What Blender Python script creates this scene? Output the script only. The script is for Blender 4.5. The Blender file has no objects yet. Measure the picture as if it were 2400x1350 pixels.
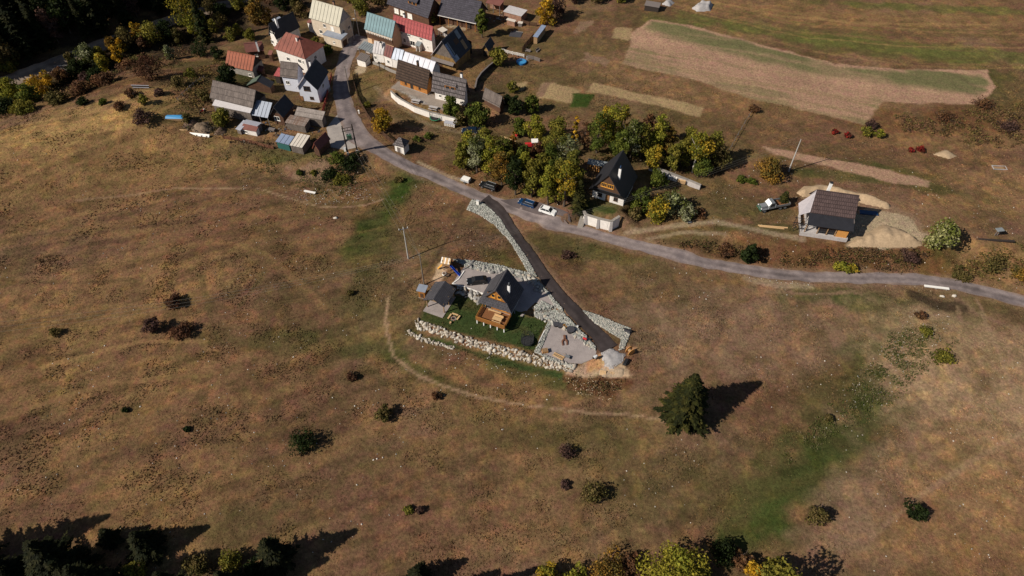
import bpy, bmesh, math, random
import numpy as np
from mathutils import Vector, Matrix
R_ = math.radians
scene = bpy.context.scene
COL = scene.collection
rng = np.random.default_rng(7)
random.seed(7)

# ------------------------------------------------------------------ camera
PITCH, CAMH, FPX = 49.5, 120.0, 1622.0
cam_d = bpy.data.cameras.new('camera'); cam = bpy.data.objects.new('camera', cam_d); COL.objects.link(cam)
cam.location = (0, 0, CAMH); cam.rotation_euler = (R_(90 - PITCH), 0, 0)
cam_d.sensor_width = 36.0; cam_d.lens = 36.0 * FPX / 2400.0
cam_d.clip_start = 1.0; cam_d.clip_end = 6000.0
scene.camera = cam

# ------------------------------------------------------------------ sky, sun, exposure
SUN_EL = 38.0
SUN_DIR = Vector((0.905, 0.425))                       # the way shadows fall
w = bpy.data.worlds.new('World'); scene.world = w; w.use_nodes = True
nt = w.node_tree; bg = nt.nodes['Background']
sk = nt.nodes.new('ShaderNodeTexSky'); sk.sky_type = 'NISHITA'; sk.sun_disc = False
sk.sun_elevation = R_(SUN_EL); sk.sun_rotation = math.atan2(-SUN_DIR.x, -SUN_DIR.y); sk.altitude = 900
nt.links.new(sk.outputs[0], bg.inputs[0]); bg.inputs[1].default_value = 0.05
sl = bpy.data.lights.new('sun', 'SUN'); sl.energy = 4.6; sl.angle = R_(0.53); sl.color = (1.0, 0.92, 0.80)
so = bpy.data.objects.new('sun', sl); COL.objects.link(so); so.location = (-100, -50, 150)
d3 = Vector((SUN_DIR.x * math.cos(R_(SUN_EL)), SUN_DIR.y * math.cos(R_(SUN_EL)), -math.sin(R_(SUN_EL))))
so.rotation_euler = d3.to_track_quat('-Z', 'Y').to_euler()
vs = scene.view_settings
vs.view_transform = 'Standard'; vs.look = 'None'; vs.gamma = 1.0; vs.exposure = 0.24; vs.use_curve_mapping = False

# ------------------------------------------------------------------ numbers: noise, polygons, the lie of the land
def _h(ix, iy, s):
    v = np.sin(ix * 127.1 + iy * 311.7 + s * 74.7) * 43758.5453
    return v - np.floor(v)
def vn(x, y, sc, s=0.0):
    X = x / sc; Y = y / sc
    ix = np.floor(X); iy = np.floor(Y); fx = X - ix; fy = Y - iy
    u = fx * fx * (3 - 2 * fx); v = fy * fy * (3 - 2 * fy)
    return (_h(ix, iy, s) * (1 - u) + _h(ix + 1, iy, s) * u) * (1 - v) + (_h(ix, iy + 1, s) * (1 - u) + _h(ix + 1, iy + 1, s) * u) * v
def fbm(x, y, sc, s=0.0, o=4):
    t = 0; a = .5; n = 0
    for k in range(o):
        t = t + a * vn(x + 17.3 * k, y - 9.1 * k, sc, s + k); n += a; a *= .55; sc *= .5
    return t / n
def sst(a, b, x):
    t = np.clip((x - a) / (b - a), 0, 1); return t * t * (3 - 2 * t)
def ray(u, v):
    a = (u - 1200) / FPX; b = (675 - v) / FPX; s = math.sin(R_(PITCH)); c = math.cos(R_(PITCH))
    return a, s * b + c, c * b - s
def at(u, v, z=0.0):
    dx, dy, dz = ray(u, v); t = (z - CAMH) / dz
    return Vector((dx * t, dy * t, z))
def P0(pts):
    return np.array([[at(*p).x, at(*p).y] for p in pts])
def seg_d(x, y, a, b):
    dx = b[0] - a[0]; dy = b[1] - a[1]; L2 = dx * dx + dy * dy + 1e-9
    t = np.clip(((x - a[0]) * dx + (y - a[1]) * dy) / L2, 0, 1)
    qx = a[0] + t * dx; qy = a[1] + t * dy
    return np.hypot(x - qx, y - qy), qx, qy
def line_d(x, y, pts):
    d = np.full(np.shape(x), 1e9)
    for i in range(len(pts) - 1): d = np.minimum(d, seg_d(x, y, pts[i], pts[i + 1])[0])
    return d
def poly_sd(x, y, P, full=False):
    n = len(P); d = np.full(np.shape(x), 1e9); ins = np.zeros(np.shape(x), bool)
    nx = np.zeros(np.shape(x)); ny = np.zeros(np.shape(x))
    for i in range(n):
        a = P[i]; b = P[(i + 1) % n]
        e, qx, qy = seg_d(x, y, a, b); m = e < d
        d = np.where(m, e, d); nx = np.where(m, x - qx, nx); ny = np.where(m, y - qy, ny)
        c = ((a[1] > y) != (b[1] > y)) & (x < (b[0] - a[0]) * (y - a[1]) / (b[1] - a[1] + 1e-12) + a[0])
        ins ^= c
    s = np.where(ins, -d, d)
    return (s, nx, ny) if full else s
# terraces: pixel outline, height, width of the southern face, width of the other slopes
TERR = [(P0(p), h, bs, bn) for p, h, bs, bn in [
    ([(985, 757), (1000, 690), (1065, 668), (1275, 690), (1395, 800), (1400, 852), (1345, 866), (1270, 846), (1160, 817), (1060, 790)], 1.2, 1.9, 14),
    ([(1060, 668), (1085, 622), (1225, 645), (1285, 690), (1300, 730), (1215, 745), (1228, 690), (1190, 690), (1180, 712), (1075, 685)], 2.1, 1.1, 16),
    ([(916, 215), (944, 238), (973, 254), (1011, 266), (1060, 278), (1080, 284), (1130, 262), (1070, 170), (940, 160)], 1.7, .7, 16),
    ([(1370, 500), (1400, 516), (1440, 524), (1452, 508), (1490, 480), (1530, 420), (1480, 370), (1390, 400)], 2.8, 1.0, 18),
    ([(1700, 560), (1880, 590), (1990, 600), (2160, 595), (2190, 550), (2050, 460), (1800, 460)], 2.3, 6, 30),
    ([(380, 330), (560, 350), (700, 372), (775, 380), (838, 366), (840, 310), (500, 260)], 2.4, 9, 22),
]]
VA = at(0, 280); VB = at(600, 88)
VDX, VDY = VB.x - VA.x, VB.y - VA.y; _l = math.hypot(VDX, VDY); VDX /= _l; VDY /= _l
HA = at(-260, 520); HB = at(330, 262); HC = at(560, 620)
def hz(x, y):
    x = np.asarray(x, float); y = np.asarray(y, float)
    z = (fbm(x, y, 38, 3, 2) - .5) * 1.3 + (fbm(x, y, 7, 5, 2) - .5) * .5 + (fbm(x, y, 2.6, 15, 2) - .5) * .26
    t = np.zeros_like(z)
    for P, h, bs, bn in TERR:
        bx0, by0 = P.min(0) - bn - 1; bx1, by1 = P.max(0) + bn + 1
        m = (x > bx0) & (x < bx1) & (y > by0) & (y < by1)
        if not np.any(m): continue
        xm = x[m] if x.ndim else x; ym = y[m] if y.ndim else y
        s, nx, ny = poly_sd(xm, ym, P, True)
        L = np.hypot(nx, ny) + 1e-6
        k = sst(-.75, -.3, ny / L)
        b = bs * (1 - k) + bn * k
        v = h * (1 - sst(0, 1, np.clip(s, 0, None) / b))
        if x.ndim: t[m] = np.maximum(t[m], v)
        else: t = np.maximum(t, v)
    z = z * (1 - .75 * np.clip(t / 1.2, 0, 1)) + t
    d = (x - VA.x) * -VDY + (y - VA.y) * VDX                 # beyond the rim of the valley
    hd_ = seg_d(x, y, (HA.x, HA.y), (HB.x, HB.y))[0]; z = z + 6.5 * np.exp(-(hd_ / 21) ** 2) + 1.6 * np.exp(-((x - HC.x) / 16) ** 2 - ((y - HC.y) / 12) ** 2)
    z = z - 8.0 * sst(0, 17, d) + np.clip(d - 27, 0, None) * .5 * sst(-60, -150, x) + .0 * x
    z = z + np.clip(-(x + 195), 0, None) * .35 * sst(12, 30, d)  # unseen western rise, added so that the wood lies in shade
    return z
_gx0, _gy0, _gs = -270.0, 4.0, .5
_X, _Y = np.meshgrid(np.arange(_gx0, 271, _gs), np.arange(_gy0, 420, _gs)); _Z = hz(_X.ravel(), _Y.ravel()).reshape(_X.shape)
_ZL = _Z.tolist(); _ny, _nx = _Z.shape
def hz1(x, y):
    a = (x - _gx0) / _gs; b = (y - _gy0) / _gs; i = int(a); j = int(b)
    if i < 0 or j < 0 or i >= _nx - 1 or j >= _ny - 1: return float(hz(np.array([x]), np.array([y]))[0])
    a -= i; b -= j; r0 = _ZL[j]; r1 = _ZL[j + 1]
    return (r0[i] * (1 - a) + r0[i + 1] * a) * (1 - b) + (r1[i] * (1 - a) + r1[i + 1] * a) * b
def G(u, v):
    dx, dy, dz = ray(u, v); t = -CAMH / dz
    for k in range(40):
        e = CAMH + dz * t - hz1(dx * t, dy * t)
        t += .6 * e / (-dz)
        if abs(e) < .004: break
    return Vector((dx * t, dy * t, CAMH + dz * t))
def GP(pts): return np.array([[G(*p).x, G(*p).y] for p in pts])

# ------------------------------------------------------------------ materials
MATS = {}
def newmat(name):
    m = bpy.data.materials.new(name); m.use_nodes = True; MATS[name] = m
    return m, m.node_tree, m.node_tree.nodes['Principled BSDF']
def N(t, typ, **kw):
    n = t.nodes.new(typ)
    for k, v in kw.items():
        if k in ('inputs',):
            for a, b in v.items(): n.inputs[a].default_value = b
        else: setattr(n, k, v)
    return n
def plain(name, c, rough=.85, var=.25, sc=3.0, metal=0.0, bump=.15, spec=.3, stretch=None):
    m, t, b = newmat(name)
    tc = N(t, 'ShaderNodeTexCoord'); no = N(t, 'ShaderNodeTexNoise', inputs={'Scale': sc, 'Detail': 5.0, 'Roughness': .65})
    if stretch:
        mp = N(t, 'ShaderNodeMapping', inputs={'Scale': stretch}); t.links.new(tc.outputs['Object'], mp.inputs[0]); t.links.new(mp.outputs[0], no.inputs['Vector'])
    else: t.links.new(tc.outputs['Object'], no.inputs['Vector'])
    mx = N(t, 'ShaderNodeMixRGB')
    mx.inputs[1].default_value = (*[v * (1 - var) for v in c], 1); mx.inputs[2].default_value = (*[min(1, v * (1 + var)) for v in c], 1)
    rr = N(t, 'ShaderNodeValToRGB'); rr.color_ramp.elements[0].position = .3; rr.color_ramp.elements[1].position = .7
    t.links.new(no.outputs[0], rr.inputs[0]); t.links.new(rr.outputs[0], mx.inputs[0]); t.links.new(mx.outputs[0], b.inputs['Base Color'])
    b.inputs['Roughness'].default_value = rough; b.inputs['Metallic'].default_value = metal; b.inputs['Specular IOR Level'].default_value = spec
    if bump:
        bp = N(t, 'ShaderNodeBump', inputs={'Strength': bump, 'Distance': .05}); t.links.new(no.outputs[0], bp.inputs['Height']); t.links.new(bp.outputs[0], b.inputs['Normal'])
    return m
def bricky(name, c1, c2, cm, bw, bh, axes='xy', rough=.85, mortar=.03, bump=.5, spec=.3):
    """courses of shingles, boards or logs in the object's own coordinates"""
    m, t, b = newmat(name)
    tc = N(t, 'ShaderNodeTexCoord'); sp = N(t, 'ShaderNodeSeparateXYZ'); cb = N(t, 'ShaderNodeCombineXYZ')
    t.links.new(tc.outputs['Object'], sp.inputs[0])
    t.links.new(sp.outputs['xyz'.index(axes[0])], cb.inputs[0]); t.links.new(sp.outputs['xyz'.index(axes[1])], cb.inputs[1])
    if len(axes) > 2:
        ad = N(t, 'ShaderNodeMath', operation='ADD'); t.links.new(sp.outputs['xyz'.index(axes[0])], ad.inputs[0]); t.links.new(sp.outputs['xyz'.index(axes[2])], ad.inputs[1]); t.links.new(ad.outputs[0], cb.inputs[0])
    br = N(t, 'ShaderNodeTexBrick', inputs={'Color1': (*c1, 1), 'Color2': (*c2, 1), 'Mortar': (*cm, 1), 'Scale': 1.0, 'Mortar Size': mortar, 'Brick Width': bw, 'Row Height': bh, 'Bias': -.1})
    t.links.new(cb.outputs[0], br.inputs[0])
    no = N(t, 'ShaderNodeTexNoise', inputs={'Scale': .9, 'Detail': 6.0, 'Roughness': .7}); t.links.new(tc.outputs['Object'], no.inputs[0])
    rr = N(t, 'ShaderNodeMapRange', inputs={'From Min': .3, 'From Max': .7, 'To Min': .7, 'To Max': 1.3}); t.links.new(no.outputs[0], rr.inputs[0])
    mu = N(t, 'ShaderNodeVectorMath', operation='SCALE'); t.links.new(br.outputs[0], mu.inputs[0]); t.links.new(rr.outputs[0], mu.inputs[3])
    t.links.new(mu.outputs[0], b.inputs['Base Color']); b.inputs['Roughness'].default_value = rough; b.inputs['Specular IOR Level'].default_value = spec
    bp = N(t, 'ShaderNodeBump', inputs={'Strength': bump, 'Distance': .06}); bp.invert = True
    t.links.new(br.outputs[1], bp.inputs['Height']); t.links.new(bp.outputs[0], b.inputs['Normal'])
    return m
def M(name): return MATS[name]

# ------------------------------------------------------------------ mesh building
class MB:
    def __init__(s): s.v = []; s.f = []
    def add(s, vs, fs):
        o = len(s.v); s.v += [tuple(p) for p in vs]; s.f += [tuple(o + i for i in f) for f in fs]; return s
    def box(s, x0, x1, y0, y1, z0, z1):
        return s.add([(x0, y0, z0), (x1, y0, z0), (x1, y1, z0), (x0, y1, z0), (x0, y0, z1), (x1, y0, z1), (x1, y1, z1), (x0, y1, z1)],
                     [(3, 2, 1, 0), (4, 5, 6, 7), (0, 1, 5, 4), (1, 2, 6, 5), (2, 3, 7, 6), (3, 0, 4, 7)])
    def taper(s, x0, x1, y0, y1, z0, z1, k=.8, ky=None):
        ky = k if ky is None else ky
        cx, cy = (x0 + x1) / 2, (y0 + y1) / 2; hx, hy = (x1 - x0) / 2 * k, (y1 - y0) / 2 * ky
        return s.add([(x0, y0, z0), (x1, y0, z0), (x1, y1, z0), (x0, y1, z0), (cx - hx, cy - hy, z1), (cx + hx, cy - hy, z1), (cx + hx, cy + hy, z1), (cx - hx, cy + hy, z1)],
                     [(3, 2, 1, 0), (4, 5, 6, 7), (0, 1, 5, 4), (1, 2, 6, 5), (2, 3, 7, 6), (3, 0, 4, 7)])
    def slab(s, pts, th, up=None):
        """a flat polygon given a thickness downwards along its normal"""
        P = [Vector(p) for p in pts]; n = Vector((0, 0, 0))
        for i in range(len(P)): n += P[i].cross(P[(i + 1) % len(P)])
        n.normalize()
        if n.z < 0 and up is None: P.reverse(); n = -n
        k = len(P); B = [p - n * th for p in P]
        return s.add(P + B, [tuple(range(k)), tuple(range(2 * k - 1, k - 1, -1))] + [(i, k + i, k + (i + 1) % k, (i + 1) % k) for i in range(k)])
    def tube(s, a, b, r, r2=None, n=6, cap=True):
        a = Vector(a); b = Vector(b); r2 = r if r2 is None else r2
        q = (b - a).to_track_quat('Z', 'Y'); V = []
        for p, rr in ((a, r), (b, r2)):
            for i in range(n):
                t = 2 * math.pi * i / n; V.append(p + q @ Vector((rr * math.cos(t), rr * math.sin(t), 0)))
        F = [(i, (i + 1) % n, n + (i + 1) % n, n + i) for i in range(n)]
        if cap: F += [tuple(range(n - 1, -1, -1)), tuple(range(n, 2 * n))]
        return s.add(V, F)
    def bar(s, a, b, w, h):
        a = Vector(a); b = Vector(b); d = (b - a).normalized(); sd = d.cross(Vector((0, 0, 1)))
        sd = Vector((1, 0, 0)) if sd.length < 1e-4 else sd.normalized(); u = sd.cross(d)
        V = [p + sd * i * w / 2 + u * j * h / 2 for p in (a, b) for i, j in ((-1, -1), (1, -1), (1, 1), (-1, 1))]
        return s.add(V, [(3, 2, 1, 0), (4, 5, 6, 7), (0, 1, 5, 4), (1, 2, 6, 5), (2, 3, 7, 6), (3, 0, 4, 7)])
    def prism(s, prof, y0, y1):
        k = len(prof); V = [(x, y0, z) for x, z in prof] + [(x, y1, z) for x, z in prof]
        return s.add(V, [tuple(range(k)), tuple(range(2 * k - 1, k - 1, -1))] + [(i, k + i, k + (i + 1) % k, (i + 1) % k) for i in range(k)])
    def build(s, name, mat, parent=None, smooth=False):
        me = bpy.data.meshes.new(name); me.from_pydata(s.v, [], s.f)
        bm = bmesh.new(); bm.from_mesh(me); bmesh.ops.recalc_face_normals(bm, faces=bm.faces); bm.to_mesh(me); bm.free()
        if smooth: me.polygons.foreach_set('use_smooth', [True] * len(me.polygons))
        me.materials.append(M(mat) if isinstance(mat, str) else mat)
        o = bpy.data.objects.new(name, me); COL.objects.link(o)
        if parent: o.parent = parent
        return o
def npmesh(name, V, F, mat, col=None, parent=None, smooth=False):
    """V (n,3), F (m,k) arrays of one face size"""
    V = np.asarray(V, np.float32); F = np.asarray(F, np.int32); k = F.shape[1]
    me = bpy.data.meshes.new(name); me.vertices.add(len(V)); me.vertices.foreach_set('co', V.ravel())
    me.loops.add(F.size); me.loops.foreach_set('vertex_index', F.ravel())
    me.polygons.add(len(F)); me.polygons.foreach_set('loop_start', np.arange(0, F.size, k, dtype=np.int32))
    if smooth: me.polygons.foreach_set('use_smooth', np.ones(len(F), bool))
    me.update(calc_edges=True)
    if col is not None:
        a = me.color_attributes.new('Col', 'FLOAT_COLOR', 'POINT')
        a.data.foreach_set('color', np.hstack([col, np.ones((len(col), 1))]).astype(np.float32).ravel())
    me.materials.append(M(mat) if isinstance(mat, str) else mat)
    o = bpy.data.objects.new(name, me); COL.objects.link(o)
    if parent: o.parent = parent
    return o
def tag(o, label=None, cat=None, group=None, kind=None):
    if label: o['label'] = label
    if cat: o['category'] = cat
    if group: o['group'] = group
    if kind: o['kind'] = kind
    return o
def thing(name, label, cat, loc=(0, 0, 0), rz=0.0, group=None):
    o = bpy.data.objects.new(name, None); COL.objects.link(o); o.empty_display_size = .5
    o.location = loc; o.rotation_euler = (0, 0, rz)
    return tag(o, label, cat, group)
def copy_tree(o, parent=None):
    c = o.copy(); COL.objects.link(c)
    if parent: c.parent = parent
    for ch in o.children: copy_tree(ch, c)
    return c
def face_dir(u0, v0, u1, v1):
    a = G(u0, v0); b = G(u1, v1); return math.atan2(b.y - a.y, b.x - a.x)
# ------------------------------------------------------------------ the ground and what grows on it
ROAD = [(840, 84, 2.6), (822, 112, 2.5), (808, 145, 2.3), (801, 175, 2.3), (800, 205, 2.4), (806, 240, 2.5), (822, 285, 2.9), (845, 322, 3.2), (880, 347, 2.4), (930, 375, 1.9), (1000, 408, 1.8), (1060, 434, 1.8), (1120, 460, 1.8),
        (1200, 489, 1.75), (1280, 516, 1.75), (1380, 545, 1.7), (1480, 572, 1.7), (1600, 602, 1.7), (1700, 624, 1.7), (1800, 640, 1.7), (1900, 649, 1.7), (2000, 652, 1.7), (2080, 653, 1.7), (2160, 656, 1.75), (2230, 666, 1.8), (2320, 686, 1.8), (2420, 713, 1.8), (2560, 760, 1.8)]
DRIVE = [(1132, 468, 2.0), (1156, 484, 1.7), (1180, 508, 1.5), (1215, 562, 1.5), (1262, 628, 1.5), (1310, 690, 1.5), (1360, 745, 1.55), (1398, 783, 1.7), (1428, 818, 2.2)]
TRACK = [(-80, 232, 2.2), (0, 200, 2.1), (70, 172, 2.0), (130, 148, 2.0), (200, 122, 2.0), (300, 85, 2.0), (400, 50, 2.0), (560, 2, 2.0), (640, -25, 2.0)]
roadP = GP([(a, b) for a, b, c in ROAD]); driveP = GP([(a, b) for a, b, c in DRIVE]); trackP = GP([(a, b) for a, b, c in TRACK])
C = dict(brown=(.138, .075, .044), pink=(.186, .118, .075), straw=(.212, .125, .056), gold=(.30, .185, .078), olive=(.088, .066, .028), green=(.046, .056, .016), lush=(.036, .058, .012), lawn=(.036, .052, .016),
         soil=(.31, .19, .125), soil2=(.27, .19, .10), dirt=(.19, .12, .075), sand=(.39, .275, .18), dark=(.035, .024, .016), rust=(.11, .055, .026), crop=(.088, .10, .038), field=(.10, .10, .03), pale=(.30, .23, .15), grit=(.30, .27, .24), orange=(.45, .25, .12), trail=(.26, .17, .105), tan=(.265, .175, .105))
C = {k: np.array(v) for k, v in C.items()}
# broad patches: pixel centre, half-sizes in metres (across, along depth), turn, colour, strength
BLOB = [
    (150, 400, 55, 22, .3, 'straw', .75), (320, 330, 40, 16, .35, 'straw', .55), (60, 322, 40, 7, .42, 'gold', .95), (250, 240, 28, 3.2, .42, 'gold', .9), (120, 285, 26, 3, .42, 'gold', .9), (450, 95, 18, 4, .6, 'gold', .8), (560, 60, 9, 3, .3, 'gold', .7),
    (120, 760, 40, 14, .1, 'straw', .35), (420, 880, 36, 8, .1, 'straw', .4), (640, 590, 30, 8, -.2, 'straw', .25), (200, 560, 60, 18, .1, 'brown', .3),
    (880, 520, 5, 20, -.45, 'green', .95), (935, 440, 4, 12, -.2, 'lush', .8), (860, 600, 12, 8, 0, 'green', .75), (850, 700, 16, 6, 0, 'olive', .5), (890, 770, 14, 8, 0, 'green', .45), (800, 810, 20, 4, -.1, 'green', .45), (600, 805, 18, 2, -.1, 'olive', .6), (770, 640, 18, 6, 0, 'olive', .4),
    (760, 480, 18, 6, 0, 'olive', .6), (690, 365, 14, 3, -.1, 'green', .7), (600, 350, 20, 3, -.1, 'olive', .5), (550, 480, 40, 9, 0, 'brown', .4), (870, 900, 12, 4, -.5, 'olive', .5), (960, 560, 10, 8, 0, 'olive', .55),
    (1010, 480, 7, 10, -.3, 'brown', .6), (1130, 545, 8, 9, -.5, 'pink', .55), (1110, 520, 12, 2.5, -.5, 'olive', .6), (1040, 430, 20, 2.2, -.42, 'green', .7), (1180, 610, 9, 3, -.6, 'green', .5),
    (1330, 580, 14, 5, -.3, 'green', .75), (1290, 560, 8, 6, -.3, 'olive', .6), (1450, 600, 12, 4, -.2, 'green', .6), (1450, 690, 26, 10, -.1, 'brown', .6), (1560, 660, 20, 8, -.1, 'olive', .4), (1560, 720, 10, 20, 0, 'olive', .4),
    (1800, 760, 32, 14, 0, 'pink', .75), (1680, 800, 24, 12, 0, 'pink', .45), (1900, 690, 8, 3, .2, 'lush', .6), (2000, 705, 5, 3, -.6, 'lush', .8), (2075, 735, 4, 6, .2, 'lush', .8), (2160, 740, 14, 8, -.2, 'green', .9), (2080, 890, 22, 7, .6, 'green', .7), (1940, 1060, 18, 6, .65, 'green', .7), (1850, 1140, 12, 6, .7, 'green', .7), (2190, 790, 14, 8, 0, 'lush', .35), (2110, 860, 14, 10, .5, 'green', .9), (2060, 930, 18, 8, .6, 'green', .85), (2000, 1010, 20, 8, .6, 'green', .85),
    (1900, 1100, 14, 8, .7, 'green', .8), (1800, 1190, 8, 6, .8, 'lush', .8), (1730, 1250, 8, 5, .8, 'lush', .6), (1950, 930, 12, 6, .6, 'olive', .8), (1620, 1160, 26, 8, .3, 'olive', .6), (1500, 1090, 20, 8, 0, 'olive', .4), (2280, 860, 18, 24, .4, 'tan', .85), (2250, 1000, 20, 18, .4, 'tan', .7), (2080, 1120, 20, 8, .6, 'pink', .7), (2320, 1150, 18, 14, 0, 'straw', .5), (1990, 1210, 10, 8, .5, 'pink', .7), (2300, 720, 20, 4, -.3, 'olive', .5),  # tan patches put the brightness of a sun-facing slope into the colour
    (1200, 1010, 26, 5, -.2, 'olive', .7), (1000, 1060, 18, 5, 0, 'olive', .4), (1250, 880, 12, 2.5, -.35, 'green', .7), (980, 870, 12, 2, -.5, 'green', .6), (700, 960, 30, 10, 0, 'brown', .5), (600, 1230, 18, 5, 0, 'olive', .6), (1050, 1200, 30, 8, 0, 'brown', .5), (1430, 1000, 16, 5, 0, 'olive', .4),
    (2200, 620, 9, 4, .6, 'lush', .9), (2330, 610, 14, 6, -.2, 'straw', .7), (2300, 440, 26, 12, -.1, 'straw', .6), (2150, 290, 30, 8, -.15, 'rust', .6), (2330, 270, 20, 10, 0, 'rust', .7), (2260, 330, 30, 5, 0, 'straw', .5), (2060, 420, 26, 3, -.18, 'green', .7), (1950, 380, 26, 2.5, -.18, 'green', .7), (1800, 340, 40, 5, -.1, 'brown', .6), (1850, 590, 40, 5, -.05, 'rust', .9), (2080, 615, 26, 4, 0, 'rust', .8), (1640, 560, 12, 3, -.2, 'olive', .6), (1680, 490, 18, 5, 0, 'olive', .7), (1620, 440, 12, 6, 0, 'olive', .6), (1820, 500, 12, 4, 0, 'green', .5), (1800, 535, 14, 2, 0, 'green', .6),
    (1500, 40, 40, 6, -.1, 'olive', .5), (1900, 30, 60, 10, -.18, 'straw', .42), (2000, 95, 60, 6, -.2, 'field', .9), (2250, 60, 50, 12, -.1, 'straw', .45), (2200, 130, 40, 6, -.1, 'field', .7), (1750, 60, 30, 4, -.2, 'field', .7), (2360, 220, 14, 14, 0, 'lush', .4), (2200, 20, 50, 3, -.1, 'field', .8),
    (1330, 110, 18, 10, 0, 'olive', .7), (1260, 170, 26, 6, -.2, 'olive', .7), (1500, 260, 40, 5, -.22, 'olive', .7), (1300, 250, 20, 6, 0, 'olive', .6), (1600, 290, 26, 6, 0, 'olive', .6), (1700, 300, 20, 8, 0, 'brown', .4), (1170, 80, 12, 8, 0, 'olive', .5), (1110, 170, 6, 9, .5, 'straw', .8), (1200, 200, 10, 6, 0, 'olive', .6),
    (870, 180, 8, 8, 0, 'olive', .8), (890, 230, 10, 5, -.4, 'pink', .6), (860, 215, 4, 9, .2, 'green', .7), (990, 300, 14, 2.5, -.35, 'pink', .6), (960, 275, 10, 2.5, -.4, 'olive', .7), (1010, 350, 14, 5, -.3, 'brown', .4), (1060, 400, 14, 4, -.4, 'rust', .5), (640, 235, 10, 8, 0, 'olive', .7), (580, 190, 14, 10, 0, 'green', .6), (430, 190, 14, 6, .4, 'olive', .7), (450, 150, 12, 3, .4, 'green', .6), (700, 80, 30, 20, 0, 'olive', .7), (480, 280, 14, 6, -.1, 'olive', .7), (1130, 330, 20, 8, 0, 'olive', .6), (1450, 340, 60, 10, 0, 'olive', .6),
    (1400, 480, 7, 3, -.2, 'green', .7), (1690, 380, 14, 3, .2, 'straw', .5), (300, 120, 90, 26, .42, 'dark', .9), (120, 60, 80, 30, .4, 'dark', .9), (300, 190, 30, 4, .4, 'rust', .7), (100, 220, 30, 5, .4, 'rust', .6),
]
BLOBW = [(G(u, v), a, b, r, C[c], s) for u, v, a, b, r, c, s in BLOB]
# worn paths, and dark lines painting in the shade of grooves and banks: pixel line, half-width, colour, strength
PATH = [([(908, 700), (905, 770), (922, 835), (980, 880), (1040, 905), (1120, 930), (1200, 945), (1300, 957), (1400, 971), (1470, 972), (1560, 985)], .3, 'trail', .8),
        ([(420, 440), (600, 440), (680, 465), (740, 482), (800, 487), (860, 480), (900, 466)], .28, 'trail', .8), ([(1800, 682), (1900, 690), (2000, 684), (2020, 690)], .35, 'dirt', .8),
        ([(2230, 690), (2290, 735), (2400, 780)], .5, 'dirt', .6), ([(1470, 545), (1560, 532), (1680, 520), (1800, 545), (1880, 560)], .7, 'pale', .6), ([(1520, 560), (1600, 545), (1700, 550)], .5, 'pale', .5), ([(0, 440), (160, 360), (320, 290), (420, 240)], .5, 'gold', .35), ([(0, 470), (180, 385), (330, 310)], .5, 'straw', .5),
        ([(640, 250), (560, 300), (470, 330), (390, 400)], .6, 'olive', .3), ([(980, 380), (1040, 410), (1090, 425)], .7, 'pale', .8), ([(1750, 650), (1790, 662), (1830, 668), (1900, 672)], .9, 'pale', .55), ([(935, 690), (1000, 640), (1050, 560), (1085, 490)], .35, 'dark', .55),
        ([(1540, 50), (1700, 100), (1900, 150), (2100, 185)], .5, 'dark', .45), ([(1700, 30), (1900, 70), (2150, 110), (2400, 130)], .4, 'brown', .4), ([(1800, 20), (2000, 55), (2200, 75), (2400, 80)], .5, 'gold', .25), ([(1900, 120), (2100, 150), (2300, 160), (2400, 158)], .5, 'gold', .25), ([(880, 205), (920, 240), (1000, 290), (1075, 310)], .6, 'pale', .3),
        ([(2140, 690), (2200, 715), (2250, 720)], 1.4, 'dark', .8), ([(2245, 720), (2250, 755)], .4, 'dirt', .8), ([(820, 620), (700, 600), (620, 640), (560, 720)], .5, 'olive', .4), ([(470, 640), (500, 770), (560, 800), (650, 815)], .8, 'olive', .5), ([(0, 655), (180, 664), (330, 655)], .5, 'dark', .35), ([(600, 590), (640, 612), (690, 655), (735, 705)], .45, 'dark', .5), ([(560, 575), (630, 600), (700, 665), (760, 720)], .8, 'straw', .5), ([(180, 470), (420, 440)], .3, 'trail', .5), ([(0, 560), (200, 500), (380, 470)], .5, 'gold', .3), ([(0, 610), (250, 540), (430, 520)], .6, 'dark', .3), ([(100, 860), (330, 800), (480, 800)], .6, 'gold', .35), ([(0, 980), (240, 900), (480, 880)], .7, 'straw', .4), ([(100, 1120), (380, 1040), (600, 1030)], .6, 'dark', .25), ([(2290, 700), (2330, 800), (2370, 900), (2400, 960)], .4, 'trail', .5), ([(1700, 720), (1690, 780), (1660, 830)], .5, 'dark', .25), ([(2400, 1010), (2280, 1080), (2160, 1160), (2040, 1260)], .5, 'trail', .4), ([(1190, 900), (1190, 1000), (1130, 1100)], .4, 'dark', .25)]
for k in range(9): PATH.append(([(1620 - 20 * k + dx_, y_ - 13 * k - k * dx_ * .001) for dx_, y_ in ((0, 50), (150, 88), (330, 128), (560, 150), (860, 154))], .4 + .3 * (k % 3), ('straw', 'olive', 'field', 'gold')[k % 4], .38))
PATHW = [(GP(p), w_, C[c], s) for p, w_, c, s in PATH] + [(roadP[8:], 2.3, C['dirt'], .6), (driveP[:7], 2.2, C['dirt'], .6)]
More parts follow.
